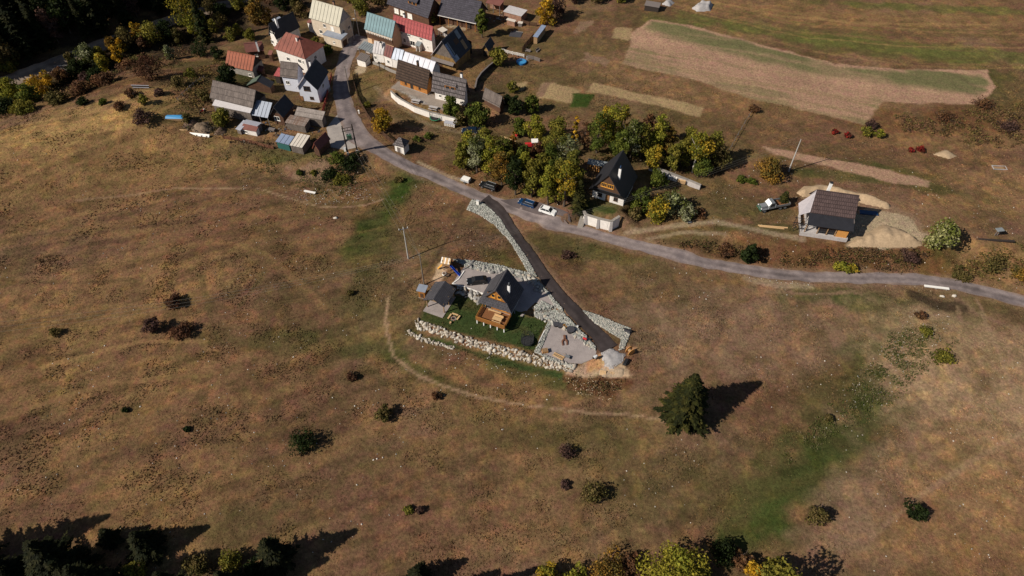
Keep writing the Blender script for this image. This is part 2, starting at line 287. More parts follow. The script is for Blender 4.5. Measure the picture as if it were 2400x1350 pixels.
# tilled and bare plots
PLOT = [([(1480, 75), (1525, 45), (1620, 60), (1800, 108), (1960, 150), (2100, 162), (2315, 163), (2330, 205), (2300, 245), (2240, 245), (2075, 238), (2050, 262), (2025, 293), (1900, 262), (1760, 230), (1640, 190), (1520, 165), (1455, 150), (1478, 105)], 'soil', .3),
        ([(1273, 195), (1300, 195), (1362, 212), (1345, 243), (1262, 228)], 'soil2', .3), ([(1390, 194), (1480, 215), (1652, 252), (1640, 274), (1530, 245), (1375, 215)], 'soil2', .3), ([(1340, 217), (1392, 222), (1375, 252), (1338, 250)], 'lush', .3), ([(1255, 222), (1275, 195), (1290, 196), (1270, 226)], 'dirt', .3),
        ([(1440, 62), (1485, 66), (1472, 95), (1432, 86)], 'soil2', .4), ([(1358, 50), (1392, 48), (1368, 72), (1345, 78)], 'dirt', .5), ([(1206, 194), (1232, 194), (1225, 213), (1200, 212)], 'soil2', .6), ([(1790, 344), (1830, 350), (2178, 425), (2170, 438), (2100, 432), (1815, 362)], 'soil', .3),
        ([(1870, 445), (1930, 434), (2000, 450), (2095, 480), (2170, 520), (2168, 560), (2160, 577), (2090, 582), (1985, 578), (1990, 520), (1880, 470)], 'dirt', .9),
        ([(1985, 578), (1990, 500), (2040, 490), (2090, 495), (2140, 520), (2168, 555), (2160, 577), (2090, 582)], 'pale', .8), ([(1010, 655), (1032, 612), (1050, 620), (1030, 664)], 'sand', .4), ([(1395, 835), (1425, 830), (1465, 850), (1472, 880), (1450, 895), (1395, 890), (1320, 885), (1330, 868), (1375, 862)], 'sand', .6), ([(1388, 836), (1412, 832), (1410, 862), (1378, 866)], 'orange', .4), ([(1500, 815), (1470, 812), (1468, 835), (1490, 838)], 'orange', .5), ([(1320, 880), (1470, 895), (1440, 935), (1370, 930), (1330, 905)], 'rust', .8),
        ([(1240, 640), (1290, 688), (1335, 735), (1350, 735), (1300, 680), (1262, 640), (1215, 560), (1200, 530)], 'sand', .8), ([(985, 750), (1000, 700), (1040, 690), (1105, 695), (1180, 705), (1230, 735), (1285, 750), (1252, 822), (1180, 805), (1090, 785), (975, 752)], 'lawn', .12), ([(955, 768), (1060, 800), (1200, 845), (1320, 872), (1316, 888), (1200, 865), (1070, 820), (950, 780)], 'lawn', .3),
        ([(700, 390), (760, 375), (800, 400), (770, 440), (700, 430), (680, 400)], 'dirt', 1.2), ([(1380, 495), (1440, 510), (1448, 492), (1395, 478)], 'green', .4), ([(845, 370), (815, 380), (800, 365), (815, 352)], 'orange', .5), ([(1375, 125), (1440, 138), (1420, 155), (1370, 142)], 'dirt', .9), ([(1030, 150), (1060, 165), (1090, 150), (1075, 130)], 'dirt', .6), ([(1060, 45), (1110, 60), (1090, 75), (1050, 62)], 'pale', .6), ([(835, 155), (860, 152), (858, 170), (838, 172)], 'pale', .5),
        ([(920, 205), (935, 190), (1010, 220), (1060, 245), (1050, 262), (990, 245)], 'grit', .3)]
PLOTW = [(GP(p), C[c], e, c) for p, c, e in PLOT]
def lerp(a, b, t): return a + (b - a) * t[:, None]
def paint(x, y):
    """colour of the ground cover at world points: what grows or lies there, with some sun and shade painted in"""
    n = len(x); c = np.tile(C['brown'], (n, 1))
    a = fbm(x, y, 26, 11, 4); b = fbm(x, y, 9, 23, 4); d = fbm(x + 40, y, 15, 31, 4); e = fbm(x, y, 2.6, 51, 3)
    c = lerp(c, C['pink'], .5 * sst(.45, .7, a)); c = lerp(c, C['olive'], .42 * sst(.5, .68, b)); c = lerp(c, C['straw'], .5 * sst(.48, .68, d))
    wob = (fbm(x, y, 5, 71, 3) - .5)
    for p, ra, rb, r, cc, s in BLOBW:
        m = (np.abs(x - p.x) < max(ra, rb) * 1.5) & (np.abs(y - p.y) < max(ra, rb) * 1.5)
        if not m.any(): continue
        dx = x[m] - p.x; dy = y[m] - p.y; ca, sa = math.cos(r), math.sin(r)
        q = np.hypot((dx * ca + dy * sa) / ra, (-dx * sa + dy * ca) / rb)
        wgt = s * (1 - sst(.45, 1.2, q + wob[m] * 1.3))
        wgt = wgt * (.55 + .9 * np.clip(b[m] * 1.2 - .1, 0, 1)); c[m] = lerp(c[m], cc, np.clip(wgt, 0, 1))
    sv = y - x * .36; su = (x + y * .36) * .14; st = fbm(su, sv, 1.7, 121, 3); s3 = fbm(su, sv, 3.6, 161, 3); lf = sst(20, -40, x); c = lerp(c, c * np.array([.58, .64, .55]), .5 * sst(.54, .72, e)); c = lerp(c, c * np.array([1.55, 1.42, 1.2]), .6 * sst(.55, .74, fbm(x, y, 1.9, 91, 2))); c = lerp(c, c * np.array([.66, .68, .66]), (.5 + .3 * lf) * sst(.54, .68, st)); c = lerp(c, C['gold'] * .72, (.08 + .26 * lf) * sst(.56, .7, s3)); c = lerp(c, C['olive'] * .9, .35 * sst(.57, .7, fbm(x, y, 4.2, 141, 3)))
    bare = np.zeros(n)
    for P, w_, cc, s in PATHW:
        m = (x > P[:, 0].min() - 4) & (x < P[:, 0].max() + 4) & (y > P[:, 1].min() - 4) & (y < P[:, 1].max() + 4)
        q = line_d(x[m], y[m], P) + wob[m] * 1.2 * w_; k = s * (1 - sst(w_ * .7, w_ * 1.4, q)); c[m] = lerp(c[m], cc, k); bare[m] = np.maximum(bare[m], k * (cc.mean() > .12))
    for P, cc, e_, nm in PLOTW:
        m = (x > P[:, 0].min() - 3) & (x < P[:, 0].max() + 3) & (y > P[:, 1].min() - 3) & (y < P[:, 1].max() + 3)
        q = poly_sd(x[m], y[m], P) + (fbm(x[m], y[m], 3, 5, 3) - .5) * 5 * e_
        k = 1 - sst(-.4, .35, q); c2 = np.tile(cc, (m.sum(), 1)) * (.85 + .3 * b[m])[:, None]; xm, ym = x[m], y[m]
        if nm == 'soil' and len(P) > 10:                    # the big field: drilled rows and a green strip
            fd = _fa[-1] - _fa[0]; fd = fd / np.hypot(*fd); sS = xm * fd[0] + ym * fd[1]; tS = -xm * fd[1] + ym * fd[0]; along = .6 * fbm(sS * .12, tS * 1.1, 3.2, 7, 3) + .4 * fbm(sS, tS, 11, 17, 3); row = fbm(sS * .05, tS, 1.3, 27, 2)
            c2 = c2 * (.86 + .28 * row)[:, None]
            edge = -q
            strip = (.62 + .38 * sst(.4, .56, along)) * sst(.5, 2.5, edge + (along - .5) * 8)
            far = FIELD_FAR(xm, ym); near = FIELD_NEAR(xm, ym)
            c2 = lerp(c2, C['crop'], np.clip(strip * .82 * far + .45 * near * sst(.47, .62, along), 0, .92)); c2 = lerp(c2, C['field'], .3 * near * sst(.4, .6, row))
        if nm == 'lawn': c2 = lerp(c2, C['olive'] * .8, .55 * sst(.5, .7, fbm(xm, ym, 5, 201, 3)))
        c[m] = lerp(c[m], c2, k)
        if nm not in ('lush', 'rust', 'green', 'lawn'): bare[m] = np.maximum(bare[m], k)
    return np.clip(c, .004, .6), bare
_fa = GP([(1540, 48), (1800, 117), (2060, 170), (2280, 182)]); _fb = GP([(1480, 150), (1700, 195), (2000, 262)])
def FIELD_FAR(x, y): return 1 - sst(4.5, 9.5, line_d(x, y, _fa) + (fbm(x, y, 12, 3, 2) - .5) * 6)
def FIELD_NEAR(x, y): return 1 - sst(8, 16, line_d(x, y, _fb))

def axis(a, b, st, far, k=1.35):
    v = list(np.arange(a, b + 1e-6, st)); s = st
    while v[-1] < far: s *= k; v.append(v[-1] + s)
    s = st
    while v[0] > -far: s *= k; v.insert(0, v[0] - s)
    return np.array(v)
gx = axis(-205, 205, .62, 1800); gy = axis(24, 262, .62, 1900)
GX, GY = np.meshgrid(gx, gy); xf, yf = GX.ravel(), GY.ravel()
gc, gbare = paint(xf, yf); gzv = hz(xf, yf)
nx_, ny_ = len(gx), len(gy); idx = np.arange(nx_ * ny_).reshape(ny_, nx_)
gF = np.stack([idx[:-1, :-1], idx[:-1, 1:], idx[1:, 1:], idx[1:, :-1]], -1).reshape(-1, 4)
m, t, b_ = newmat('ground')
tc = N(t, 'ShaderNodeTexCoord'); vc = N(t, 'ShaderNodeVertexColor', layer_name='Col')
n1 = N(t, 'ShaderNodeTexNoise', inputs={'Scale': 1.6, 'Detail': 8.0, 'Roughness': .72}); n2 = N(t, 'ShaderNodeTexNoise', inputs={'Scale': 6.0, 'Detail': 4.0, 'Roughness': .7})
n3 = N(t, 'ShaderNodeTexNoise', inputs={'Scale': .5, 'Detail': 6.0, 'Roughness': .7})
for n_ in (n1, n2, n3): t.links.new(tc.outputs['Object'], n_.inputs[0])
r1 = N(t, 'ShaderNodeMapRange', inputs={'From Min': .3, 'From Max': .7, 'To Min': .55, 'To Max': 1.5}); t.links.new(n1.outputs[0], r1.inputs[0])
r2 = N(t, 'ShaderNodeMapRange', inputs={'From Min': .3, 'From Max': .7, 'To Min': .7, 'To Max': 1.35}); t.links.new(n2.outputs[0], r2.inputs[0])
mu = N(t, 'ShaderNodeMath', operation='MULTIPLY'); t.links.new(r1.outputs[0], mu.inputs[0]); t.links.new(r2.outputs[0], mu.inputs[1])
sc_ = N(t, 'ShaderNodeVectorMath', operation='SCALE'); t.links.new(vc.outputs[0], sc_.inputs[0]); t.links.new(mu.outputs[0], sc_.inputs[3])
hs = N(t, 'ShaderNodeHueSaturation'); r3 = N(t, 'ShaderNodeMapRange', inputs={'From Min': .3, 'From Max': .7, 'To Min': .475, 'To Max': .525}); t.links.new(n3.outputs[0], r3.inputs[0])
t.links.new(r3.outputs[0], hs.inputs['Hue']); t.links.new(sc_.outputs[0], hs.inputs['Color']); t.links.new(hs.outputs[0], b_.inputs['Base Color'])
b_.inputs['Roughness'].default_value = 1.0; b_.inputs['Specular IOR Level'].default_value = .05
bp = N(t, 'ShaderNodeBump', inputs={'Strength': .8, 'Distance': .22}); t.links.new(n1.outputs[0], bp.inputs['Height']); t.links.new(bp.outputs[0], b_.inputs['Normal'])
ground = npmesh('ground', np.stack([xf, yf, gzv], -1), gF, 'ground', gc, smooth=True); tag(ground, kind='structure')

# ---- laid surfaces
LAID = []
def sheet(name, px, mat, dz, step=1.2, world=None, kind='structure'):
    P = GP(px) if world is None else world
    LAID.append(P)
    bm = bmesh.new(); f = bm.faces.new([bm.verts.new((p[0], p[1], 0)) for p in P])
    (x0, y0), (x1, y1) = P.min(0), P.max(0)
    for k in np.arange(x0 + step, x1, step): bmesh.ops.bisect_plane(bm, geom=bm.verts[:] + bm.edges[:] + bm.faces[:], plane_co=(k, 0, 0), plane_no=(1, 0, 0))
    for k in np.arange(y0 + step, y1, step): bmesh.ops.bisect_plane(bm, geom=bm.verts[:] + bm.edges[:] + bm.faces[:], plane_co=(0, k, 0), plane_no=(0, 1, 0))
    z = hz(np.array([v.co.x for v in bm.verts]), np.array([v.co.y for v in bm.verts]))
    for v, q in zip(bm.verts, z): v.co.z = q + dz
    for f in bm.faces:
        if f.normal.z < 0: f.normal_flip()
        f.smooth = True
    bm.normal_update()
    for f in bm.faces:
        if f.normal.z < 0: f.normal_flip()
    me = bpy.data.meshes.new(name); bm.to_mesh(me); bm.free(); me.materials.append(M(mat))
    o = bpy.data.objects.new(name, me); COL.objects.link(o); return tag(o, kind=kind)
def catmull(P, W, n=8):
    out = []
    P = [np.array(p, float) for p in P]; Q = [2 * P[0] - P[1]] + P + [2 * P[-1] - P[-2]]; Wq = [W[0]] + list(W) + [W[-1]]
    for i in range(1, len(Q) - 2):
        for k in range(n):
            t = k / n; a, b, c, d = Q[i - 1:i + 3]
            p = .5 * (2 * b + (c - a) * t + (2 * a - 5 * b + 4 * c - d) * t * t + (3 * b - a - 3 * c + d) * t ** 3)
            out.append((p[0], p[1], Wq[i] + (Wq[i + 1] - Wq[i]) * t))
    out.append((P[-1][0], P[-1][1], W[-1])); return np.array(out)
def ribbon(name, P, W, mat, dz, rough=.2, cols=11):
    S = catmull(P, W, 10); T = np.gradient(S[:, :2], axis=0); T /= np.linalg.norm(T, axis=1)[:, None]; Nn = np.stack([-T[:, 1], T[:, 0]], -1)
    V = []; k = len(S)
    jl = (fbm(S[:, 0], S[:, 1], 2.2, 3, 3) - .5) * rough * 4; jr = (fbm(S[:, 0], S[:, 1], 2.2, 13, 3) - .5) * rough * 4
    for j in range(cols):
        s = -1 + 2 * j / (cols - 1); w_ = S[:, 2] * s + (jl if j == 0 else jr if j == cols - 1 else 0)
        V.append(S[:, :2] + Nn * w_[:, None])
    V = np.stack(V, 1).reshape(-1, 2); z = hz(V[:, 0], V[:, 1]) + dz
    sg = np.tile(np.abs(np.linspace(-1, 1, cols)), k); lon = np.repeat(np.arange(k), cols) * .7; wv = .94 + .2 * np.exp(-((sg - .5) / .2) ** 2) - .1 * np.exp(-(sg / .2) ** 2) + .3 * (fbm(lon, np.tile(np.arange(cols) * 2., k), 9, 43, 3) - .5) - .25 * sst(.66, .74, fbm(V[:, 0], V[:, 1], 5, 63, 2))
    cw = np.stack([wv, wv, wv], -1); eg = sst(.82, 1.0, sg + (fbm(V[:, 0], V[:, 1], 3, 83, 2) - .5) * .5)[:, None] * .6; cw = cw * (1 - eg) + eg * np.array([1.15, .95, .72])
    I = np.arange(k * cols).reshape(k, cols); F = np.stack([I[:-1, :-1], I[1:, :-1], I[1:, 1:], I[:-1, 1:]], -1).reshape(-1, 4)
    o = npmesh(name, np.column_stack([V, z]), F[:, ::-1], mat, cw, smooth=True); return tag(o, kind='structure')
def asphalt(name, c, c2, attr=False):
    m, t, b = newmat(name)
    tc = N(t, 'ShaderNodeTexCoord'); n1 = N(t, 'ShaderNodeTexNoise', inputs={'Scale': .35, 'Detail': 7.0, 'Roughness': .7}); n2 = N(t, 'ShaderNodeTexNoise', inputs={'Scale': 9.0, 'Detail': 3.0})
    t.links.new(tc.outputs['Object'], n1.inputs[0]); t.links.new(tc.outputs['Object'], n2.inputs[0])
    rr = N(t, 'ShaderNodeValToRGB'); rr.color_ramp.elements[0].position = .38; rr.color_ramp.elements[1].position = .62
    rr.color_ramp.elements[0].color = (*c, 1); rr.color_ramp.elements[1].color = (*c2, 1); t.links.new(n1.outputs[0], rr.inputs[0])
    r2 = N(t, 'ShaderNodeMapRange', inputs={'From Min': .3, 'From Max': .7, 'To Min': .8, 'To Max': 1.2}); t.links.new(n2.outputs[0], r2.inputs[0])
    s = N(t, 'ShaderNodeVectorMath', operation='SCALE'); t.links.new(rr.outputs[0], s.inputs[0]); t.links.new(r2.outputs[0], s.inputs[3]); 
    if attr:
        vc = N(t, 'ShaderNodeVertexColor', layer_name='Col'); mv = N(t, 'ShaderNodeVectorMath', operation='MULTIPLY'); t.links.new(s.outputs[0], mv.inputs[0]); t.links.new(vc.outputs[0], mv.inputs[1]); s = mv
    t.links.new(s.outputs[0], b.inputs['Base Color'])
    b.inputs['Roughness'].default_value = .9; b.inputs['Specular IOR Level'].default_value = .25
    bp = N(t, 'ShaderNodeBump', inputs={'Strength': .35, 'Distance': .04}); t.links.new(n2.outputs[0], bp.inputs['Height']); t.links.new(bp.outputs[0], b.inputs['Normal'])
asphalt('asphalt_old', (.15, .121, .12), (.24, .195, .185), True); asphalt('asphalt_new', (.036, .027, .027), (.055, .043, .042), True); asphalt('asphalt_mid', (.085, .068, .068), (.12, .095, .092))
asphalt('gravel', (.26, .225, .215), (.33, .285, .27)); asphalt('dirt_track', (.20, .15, .12), (.30, .23, .17), True); asphalt('concrete', (.27, .24, .22), (.36, .32, .29)); asphalt('paving', (.22, .18, .15), (.30, .25, .21)); asphalt('rubble', (.12, .11, .095), (.2, .18, .15)); asphalt('water', (.012, .010, .009), (.03, .022, .018)); asphalt('grit_pale', (.36, .33, .32), (.44, .41, .40))
ribbon('road', roadP, [r[2] for r in ROAD], 'asphalt_old', .055)
ribbon('driveway', driveP, [r[2] for r in DRIVE], 'asphalt_new', .085)
ribbon('dirt_road', trackP, [r[2] for r in TRACK], 'dirt_track', .06, .3)
sheet('lay_by', [(1172, 470), (1222, 464), (1262, 474), (1334, 503), (1338, 522), (1270, 505), (1200, 484)], 'asphalt_mid', .075)
sheet('yard_paving', [(775, 345), (765, 300), (790, 270), (806, 262), (830, 305), (845, 330), (840, 345), (808, 352)], 'concrete', .045)
sheet('village_square', [(820, 95), (835, 80), (868, 92), (880, 108), (862, 112), (836, 118), (815, 118)], 'concrete', .047)
sheet('gravel_parking', [(1060, 668), (1076, 640), (1092, 622), (1150, 634), (1228, 650), (1262, 668), (1290, 700), (1262, 712), (1232, 700), (1216, 662), (1190, 672), (1140, 690), (1100, 676)], 'gravel', .05)
sheet('gravel_yard', [(1285, 756), (1330, 770), (1372, 795), (1398, 825), (1392, 840), (1362, 853), (1320, 850), (1256, 828), (1268, 800)], 'gravel', .05)
sheet('forecourt', [(1215, 662), (1262, 660), (1290, 695), (1320, 725), (1300, 728), (1262, 702), (1226, 742), (1205, 735)], 'gravel', .07)
sheet('terrace_paving', [(920, 205), (932, 193), (1004, 218), (1020, 224), (1070, 245), (1062, 262), (1015, 250), (985, 232), (950, 217)], 'paving', .05)

# the ground lies a little lower under what is laid on it
low = np.zeros(len(xf))
for P in LAID:
    m_ = (xf > P[:, 0].min()) & (xf < P[:, 0].max()) & (yf > P[:, 1].min()) & (yf < P[:, 1].max()); low[m_] = np.maximum(low[m_], .28 * sst(.1, .9, -poly_sd(xf[m_], yf[m_], P)))
RIB = []
for P, Wd_ in ((roadP, [r[2] for r in ROAD]), (driveP, [r[2] for r in DRIVE]), (trackP, [r[2] for r in TRACK])):
    S_ = catmull(P, Wd_, 6); m_ = (xf > S_[:, 0].min() - 4) & (xf < S_[:, 0].max() + 4) & (yf > S_[:, 1].min() - 4) & (yf < S_[:, 1].max() + 4)
    low[m_] = np.maximum(low[m_], .25 * (1 - sst(Wd_[-1] - .9, Wd_[-1] - .3, line_d(xf[m_], yf[m_], S_[:, :2])))); RIB.append(S_)
ground.data.vertices.foreach_set('co', np.stack([xf, yf, gzv - low], -1).astype(np.float32).ravel()); ground.data.update()
# ------------------------------------------------------------------ grass, stones, boulder walls
def colmat(name, rough=1.0, var=.15, trans=0.0, sc=5.0):
    m, t, b = newmat(name); vc = N(t, 'ShaderNodeVertexColor', layer_name='Col'); tc = N(t, 'ShaderNodeTexCoord')
    no = N(t, 'ShaderNodeTexNoise', inputs={'Scale': sc, 'Detail': 3.0}); t.links.new(tc.outputs['Object'], no.inputs[0])
    rr = N(t, 'ShaderNodeMapRange', inputs={'From Min': .3, 'From Max': .7, 'To Min': 1 - var, 'To Max': 1 + var}); t.links.new(no.outputs[0], rr.inputs[0])
    s = N(t, 'ShaderNodeVectorMath', operation='SCALE'); t.links.new(vc.outputs[0], s.inputs[0]); t.links.new(rr.outputs[0], s.inputs[3]); t.links.new(s.outputs[0], b.inputs['Base Color'])
    b.inputs['Roughness'].default_value = rough; b.inputs['Specular IOR Level'].default_value = .12
    if trans:
        tr = N(t, 'ShaderNodeBsdfTranslucent'); t.links.new(s.outputs[0], tr.inputs[0]); mx = N(t, 'ShaderNodeMixShader', inputs={0: trans})
        t.links.new(b.outputs[0], mx.inputs[1]); t.links.new(tr.outputs[0], mx.inputs[2]); t.links.new(mx.outputs[0], t.nodes['Material Output'].inputs[0])
colmat('grass'); colmat('leaves', .75, .12, .3); colmat('stone', .95, .22, 0, 3.0)
def clear_of(x, y, margin=.2):
    ok = np.ones(len(x), bool)
    for S_ in RIB:
        for i in range(len(S_) - 1):
            k = np.where((np.abs(x - S_[i, 0]) < 9) & (np.abs(y - S_[i, 1]) < 9))[0]
            if len(k): ok[k] &= seg_d(x[k], y[k], S_[i], S_[i + 1])[0] > S_[i, 2] + margin
    for P in LAID: ok &= poly_sd(x, y, P) > margin * .5
    return ok
def in_view(n, v0, v1, u0=-120, u1=2520):
    """random ground points spread evenly over the ground seen between two image rows"""
    ya = at(1200, v1).y; yb = at(1200, v0).y; out = []
    y = rng.uniform(ya, yb, n * 3); k = (y * math.cos(R_(PITCH)) + CAMH * math.sin(R_(PITCH))) / FPX
    x = rng.uniform(-1, 1, n * 3) * 185; ok = (x > (u0 - 1200) * k) & (x < (u1 - 1200) * k)
    return x[ok][:n], y[ok][:n]
def tufts(name, x, y, hmin, hmax, wid, dark=(.75, 1.35), gain=1.0):
    c, bare = paint(x, y); ok = (bare < .35) & clear_of(x, y); x, y, c = x[ok], y[ok], c[ok]; n = len(x); z = hz(x, y) - .03
    p = np.stack([x, y, z], -1); h = rng.uniform(hmin, hmax, n) * (.5 + .9 * sst(.42, .75, fbm(x, y, 5, 77, 3))); V = np.zeros((n, 6, 3)); 
    for k in range(2):
        a = rng.uniform(0, 2 * np.pi, n); d = np.stack([np.cos(a), np.sin(a), np.zeros(n)], -1); w_ = (wid * rng.uniform(.6, 1.3, n))[:, None]
        lean = rng.normal(0, .35, (n, 2)) * h[:, None]
        V[:, 3 * k] = p - d * w_; V[:, 3 * k + 1] = p + d * w_; V[:, 3 * k + 2] = p + np.column_stack([lean, h])
    F = np.arange(n * 6).reshape(-1, 3); cv = c * (rng.uniform(*dark, n) * gain)[:, None] * rng.uniform(.9, 1.1, (n, 3)); pk = rng.random(n); drk = c.mean(1) < .045
    for lo, hi, kk, mx in ((0, .10, 'straw', .8), (.10, .16, 'gold', .7), (.16, .23, 'olive', .6), (.26, .31, 'rust', .7), (.31, .35, 'pale', .55)):
        q = (pk >= lo) & (pk < hi) & ~(drk & ((pk > .02) & (pk < .16) | (pk > .26))); cv[q] = lerp(cv[q], C[kk] * 1.1, np.full(q.sum(), mx))
    cc = np.repeat(cv, 6, 0)
    return tag(npmesh(name, V.reshape(-1, 3), F, 'grass', cc), kind='stuff')
x, y = in_view(185000, 600, 1390); o = tufts('meadow_grass', x, y, .05, .18, .18, gain=1.3); tag(o, 'dry brown tufted grass covering the near meadow', 'grass')
x, y = in_view(130000, 150, 640); o = tufts('far_grass', x, y, .06, .2, .24, gain=1.3); tag(o, 'dry tufted grass round the road and gardens', 'grass')
# loose stones
ICO = None
def rock_shape(seed, sub=1):
    bm = bmesh.new(); bmesh.ops.create_icosphere(bm, subdivisions=sub, radius=1.0); r_ = random.Random(seed)
    for v in bm.verts: v.co *= r_.uniform(.8, 1.25)
    for k in range(7):
        n_ = Vector((r_.uniform(-1, 1), r_.uniform(-1, 1), r_.uniform(-.6, 1))).normalized(); d_ = r_.uniform(.42, .72)
        for v in bm.verts:
            e = v.co.dot(n_) - d_
            if e > 0: v.co -= n_ * e
    V = np.array([v.co[:] for v in bm.verts]); F = np.array([[v.index for v in f.verts] for f in bm.faces]); bm.free(); return V, F
ROCKS = [rock_shape(k) for k in range(8)]
TINY = []
for k in range(6):
    r_ = random.Random(k); v_ = np.array([[1, 0, 0], [-1, 0, 0], [0, 1, 0], [0, -1, 0], [0, 0, 1], [0, 0, -1]]) * np.array([[r_.uniform(.7, 1.2)] for _ in range(6)])
    TINY.append((v_, np.array([[4, 0, 2], [4, 2, 1], [4, 1, 3], [4, 3, 0], [5, 2, 0], [5, 1, 2], [5, 3, 1], [5, 0, 3]])))
def scatter_stones(name, x, y, s0, s1, cols, tiny=True, sink=.25, zoff=None):
    n = len(x); z = hz(x, y) + (0 if zoff is None else zoff); VV = []; FF = []; CC = []; o = 0; lib = TINY if tiny else ROCKS
    cols = np.array(cols)
    for k in range(n):
        V, F = lib[k % len(lib)]; s = rng.uniform(s0, s1) * np.array([1, rng.uniform(.6, 1), rng.uniform(.5, .85)]); a = rng.uniform(0, 6.28); ca, sa = math.cos(a), math.sin(a)
        q = V * s; q = np.column_stack([q[:, 0] * ca - q[:, 1] * sa + x[k], q[:, 0] * sa + q[:, 1] * ca + y[k], q[:, 2] + z[k] + s[2] * (1 - 2 * sink) * .5])
        VV.append(q); FF.append(F + o); o += len(V); CC.append(np.tile(cols[rng.integers(len(cols))] * rng.uniform(.75, 1.2), (len(V), 1)))
    return tag(npmesh(name, np.vstack(VV), np.vstack(FF), 'stone', np.vstack(CC)), kind='stuff')
def rand_in(P, n):
    (x0, y0), (x1, y1) = P.min(0), P.max(0); X = []; Y = []
    while len(X) < n:
        x = rng.uniform(x0, x1, n * 2); y = rng.uniform(y0, y1, n * 2); k = poly_sd(x, y, P) < 0; X += list(x[k]); Y += list(y[k])
    return np.array(X[:n]), np.array(Y[:n])
PALE = [(.52, .47, .40), (.42, .39, .34), (.58, .52, .44), (.34, .31, .28), (.46, .44, .42)]; GREY = [(.36, .35, .32), (.28, .28, .26), (.42, .41, .37), (.30, .32, .28), (.22, .22, .2)]; TAN = [(.46, .36, .24), (.52, .42, .29), (.36, .28, .19)]
x, y = in_view(2200, 380, 1340); k = fbm(x, y, 13, 9, 3) > .53; ok = k & clear_of(x, y); o = scatter_stones('scattered_stones', x[ok], y[ok], .06, .22, [(.52, .48, .42), (.36, .33, .29), (.6, .55, .48), (.28, .24, .2)]); tag(o, 'small pale stones scattered over the meadow', 'stones')
for P_, n in (([(690, 440), (860, 440), (880, 475), (760, 480), (690, 465)], 240), ([(2130, 730), (2200, 715), (2240, 760), (2080, 950), (2000, 960), (1970, 920)], 260), ([(1320, 885), (1465, 895), (1430, 940), (1350, 925)], 200), ([(960, 800), (1070, 830), (1320, 890), (1200, 880), (1060, 845)], 50), ([(1700, 610), (1900, 640), (1900, 668), (1760, 660)], 120)):
    x, y = rand_in(GP(P_), int(n * .8)); k = clear_of(x, y); x, y = x[k], y[k]; scatter_stones('stone_litter', x, y, .06, .19, PALE if n != 200 else TAN)
# banks of crushed stone beside the drive
for nm, P_, n, s0, s1, cl, under in (
    ('stone_bank', [(1094, 492), (1106, 468), (1130, 474), (1150, 490), (1172, 512), (1205, 562), (1248, 628), (1258, 650), (1238, 640), (1215, 598), (1190, 560), (1160, 528), (1130, 508)], 3600, .10, .30, GREY, 'rubble'),
    ('stone_bank', [(1258, 655), (1285, 685), (1325, 738), (1395, 812), (1398, 824), (1370, 800), (1330, 775), (1290, 752), (1255, 742), (1252, 720), (1270, 705), (1300, 728), (1290, 700)], 2600, .12, .34, GREY, 'rubble'),
    ('stone_bank', [(1366, 728), (1400, 738), (1450, 760), (1478, 770), (1474, 790), (1462, 818), (1450, 822), (1456, 796), (1430, 780), (1395, 758)], 2600, .10, .26, GREY + PALE[:2], 'grit_pale'),
    ('stone_bank', [(1060, 608), (1110, 612), (1170, 622), (1240, 640), (1258, 655), (1232, 655), (1170, 640), (1095, 628)], 1500, .12, .34, GREY, 'rubble'),
    ('stone_edge', [(1252, 826), (1270, 790), (1288, 748), (1296, 750), (1278, 795), (1264, 828), (1330, 852), (1350, 858), (1345, 868), (1300, 850)], 900, .10, .26, GREY, 'rubble'),
    ('gravel_heap', [(1408, 828), (1428, 818), (1462, 832), (1460, 848), (1436, 866), (1418, 858)], 900, .05, .13, [(.40, .38, .37), (.46, .44, .43), (.34, .32, .32)], 'grit_pale')):
    W_ = GP(P_); sheet(nm + '_base', None, under, .09, 1.0, W_)
    x, y = rand_in(W_, n); o = scatter_stones(nm, x, y, s0, s1, cl, zoff=.1)
LAID_N = len(LAID)
# heaps: a mound over a pixel outline
def mound(name, label, cat, P_, h, mat, step=.5, seed=1, edge=2.2, rough=.25):
    P = GP(P_); (x0, y0), (x1, y1) = P.min(0) - .6, P.max(0) + .6; ax_ = np.arange(x0, x1, step); ay = np.arange(y0, y1, step); X, Y = np.meshgrid(ax_, ay); s = poly_sd(X.ravel(), Y.ravel(), P)
    z0_ = hz(X.ravel(), Y.ravel()); e = sst(0, edge, -s); z = z0_ + e * h * (.45 + fbm(X.ravel(), Y.ravel(), 4.5, seed, 3)) + (fbm(X.ravel(), Y.ravel(), 1.1, seed + 3, 2) - .5) * rough * 2 * e + (fbm(X.ravel(), Y.ravel(), 2.4, seed + 8, 2) - .5) * h * .5 * e + np.where(s < .1, .05, -.5)
    I = np.arange(X.size).reshape(X.shape); F = np.stack([I[:-1, :-1], I[:-1, 1:], I[1:, 1:], I[1:, :-1]], -1).reshape(-1, 4)
    F = F[(s[F] < .5).any(1)]
    c = P.mean(0); cz = hz1(c[0], c[1]); o = npmesh(name, np.stack([X.ravel() - c[0], Y.ravel() - c[1], z - cz], -1), F, mat, smooth=True); o.location = (c[0], c[1], cz)
    return tag(o, label, cat)
plain('sand', (.38, .275, .175), 1.0, .2, 2.0, bump=.6, spec=.05); plain('orange_sand', (.35, .265, .185), 1.0, .32, 2.5, bump=.8, spec=.05); plain('grey_heap', (.36, .34, .335), 1.0, .2, 2, bump=.6, spec=.05); plain('hay', (.20, .145, .10), 1.0, .5, 3, bump=.8, spec=.05); plain('compost', (.13, .085, .06), 1.0, .5, 1.5, bump=.9, spec=.05)
mound('sand_heap', 'large pale sand heap right of the unfinished house', 'sand heap', [(1985, 578), (2000, 560), (2030, 545), (2070, 525), (2120, 540), (2150, 562), (2165, 565), (2160, 578), (2100, 582), (2040, 580)], 1.5, 'sand', seed=4)
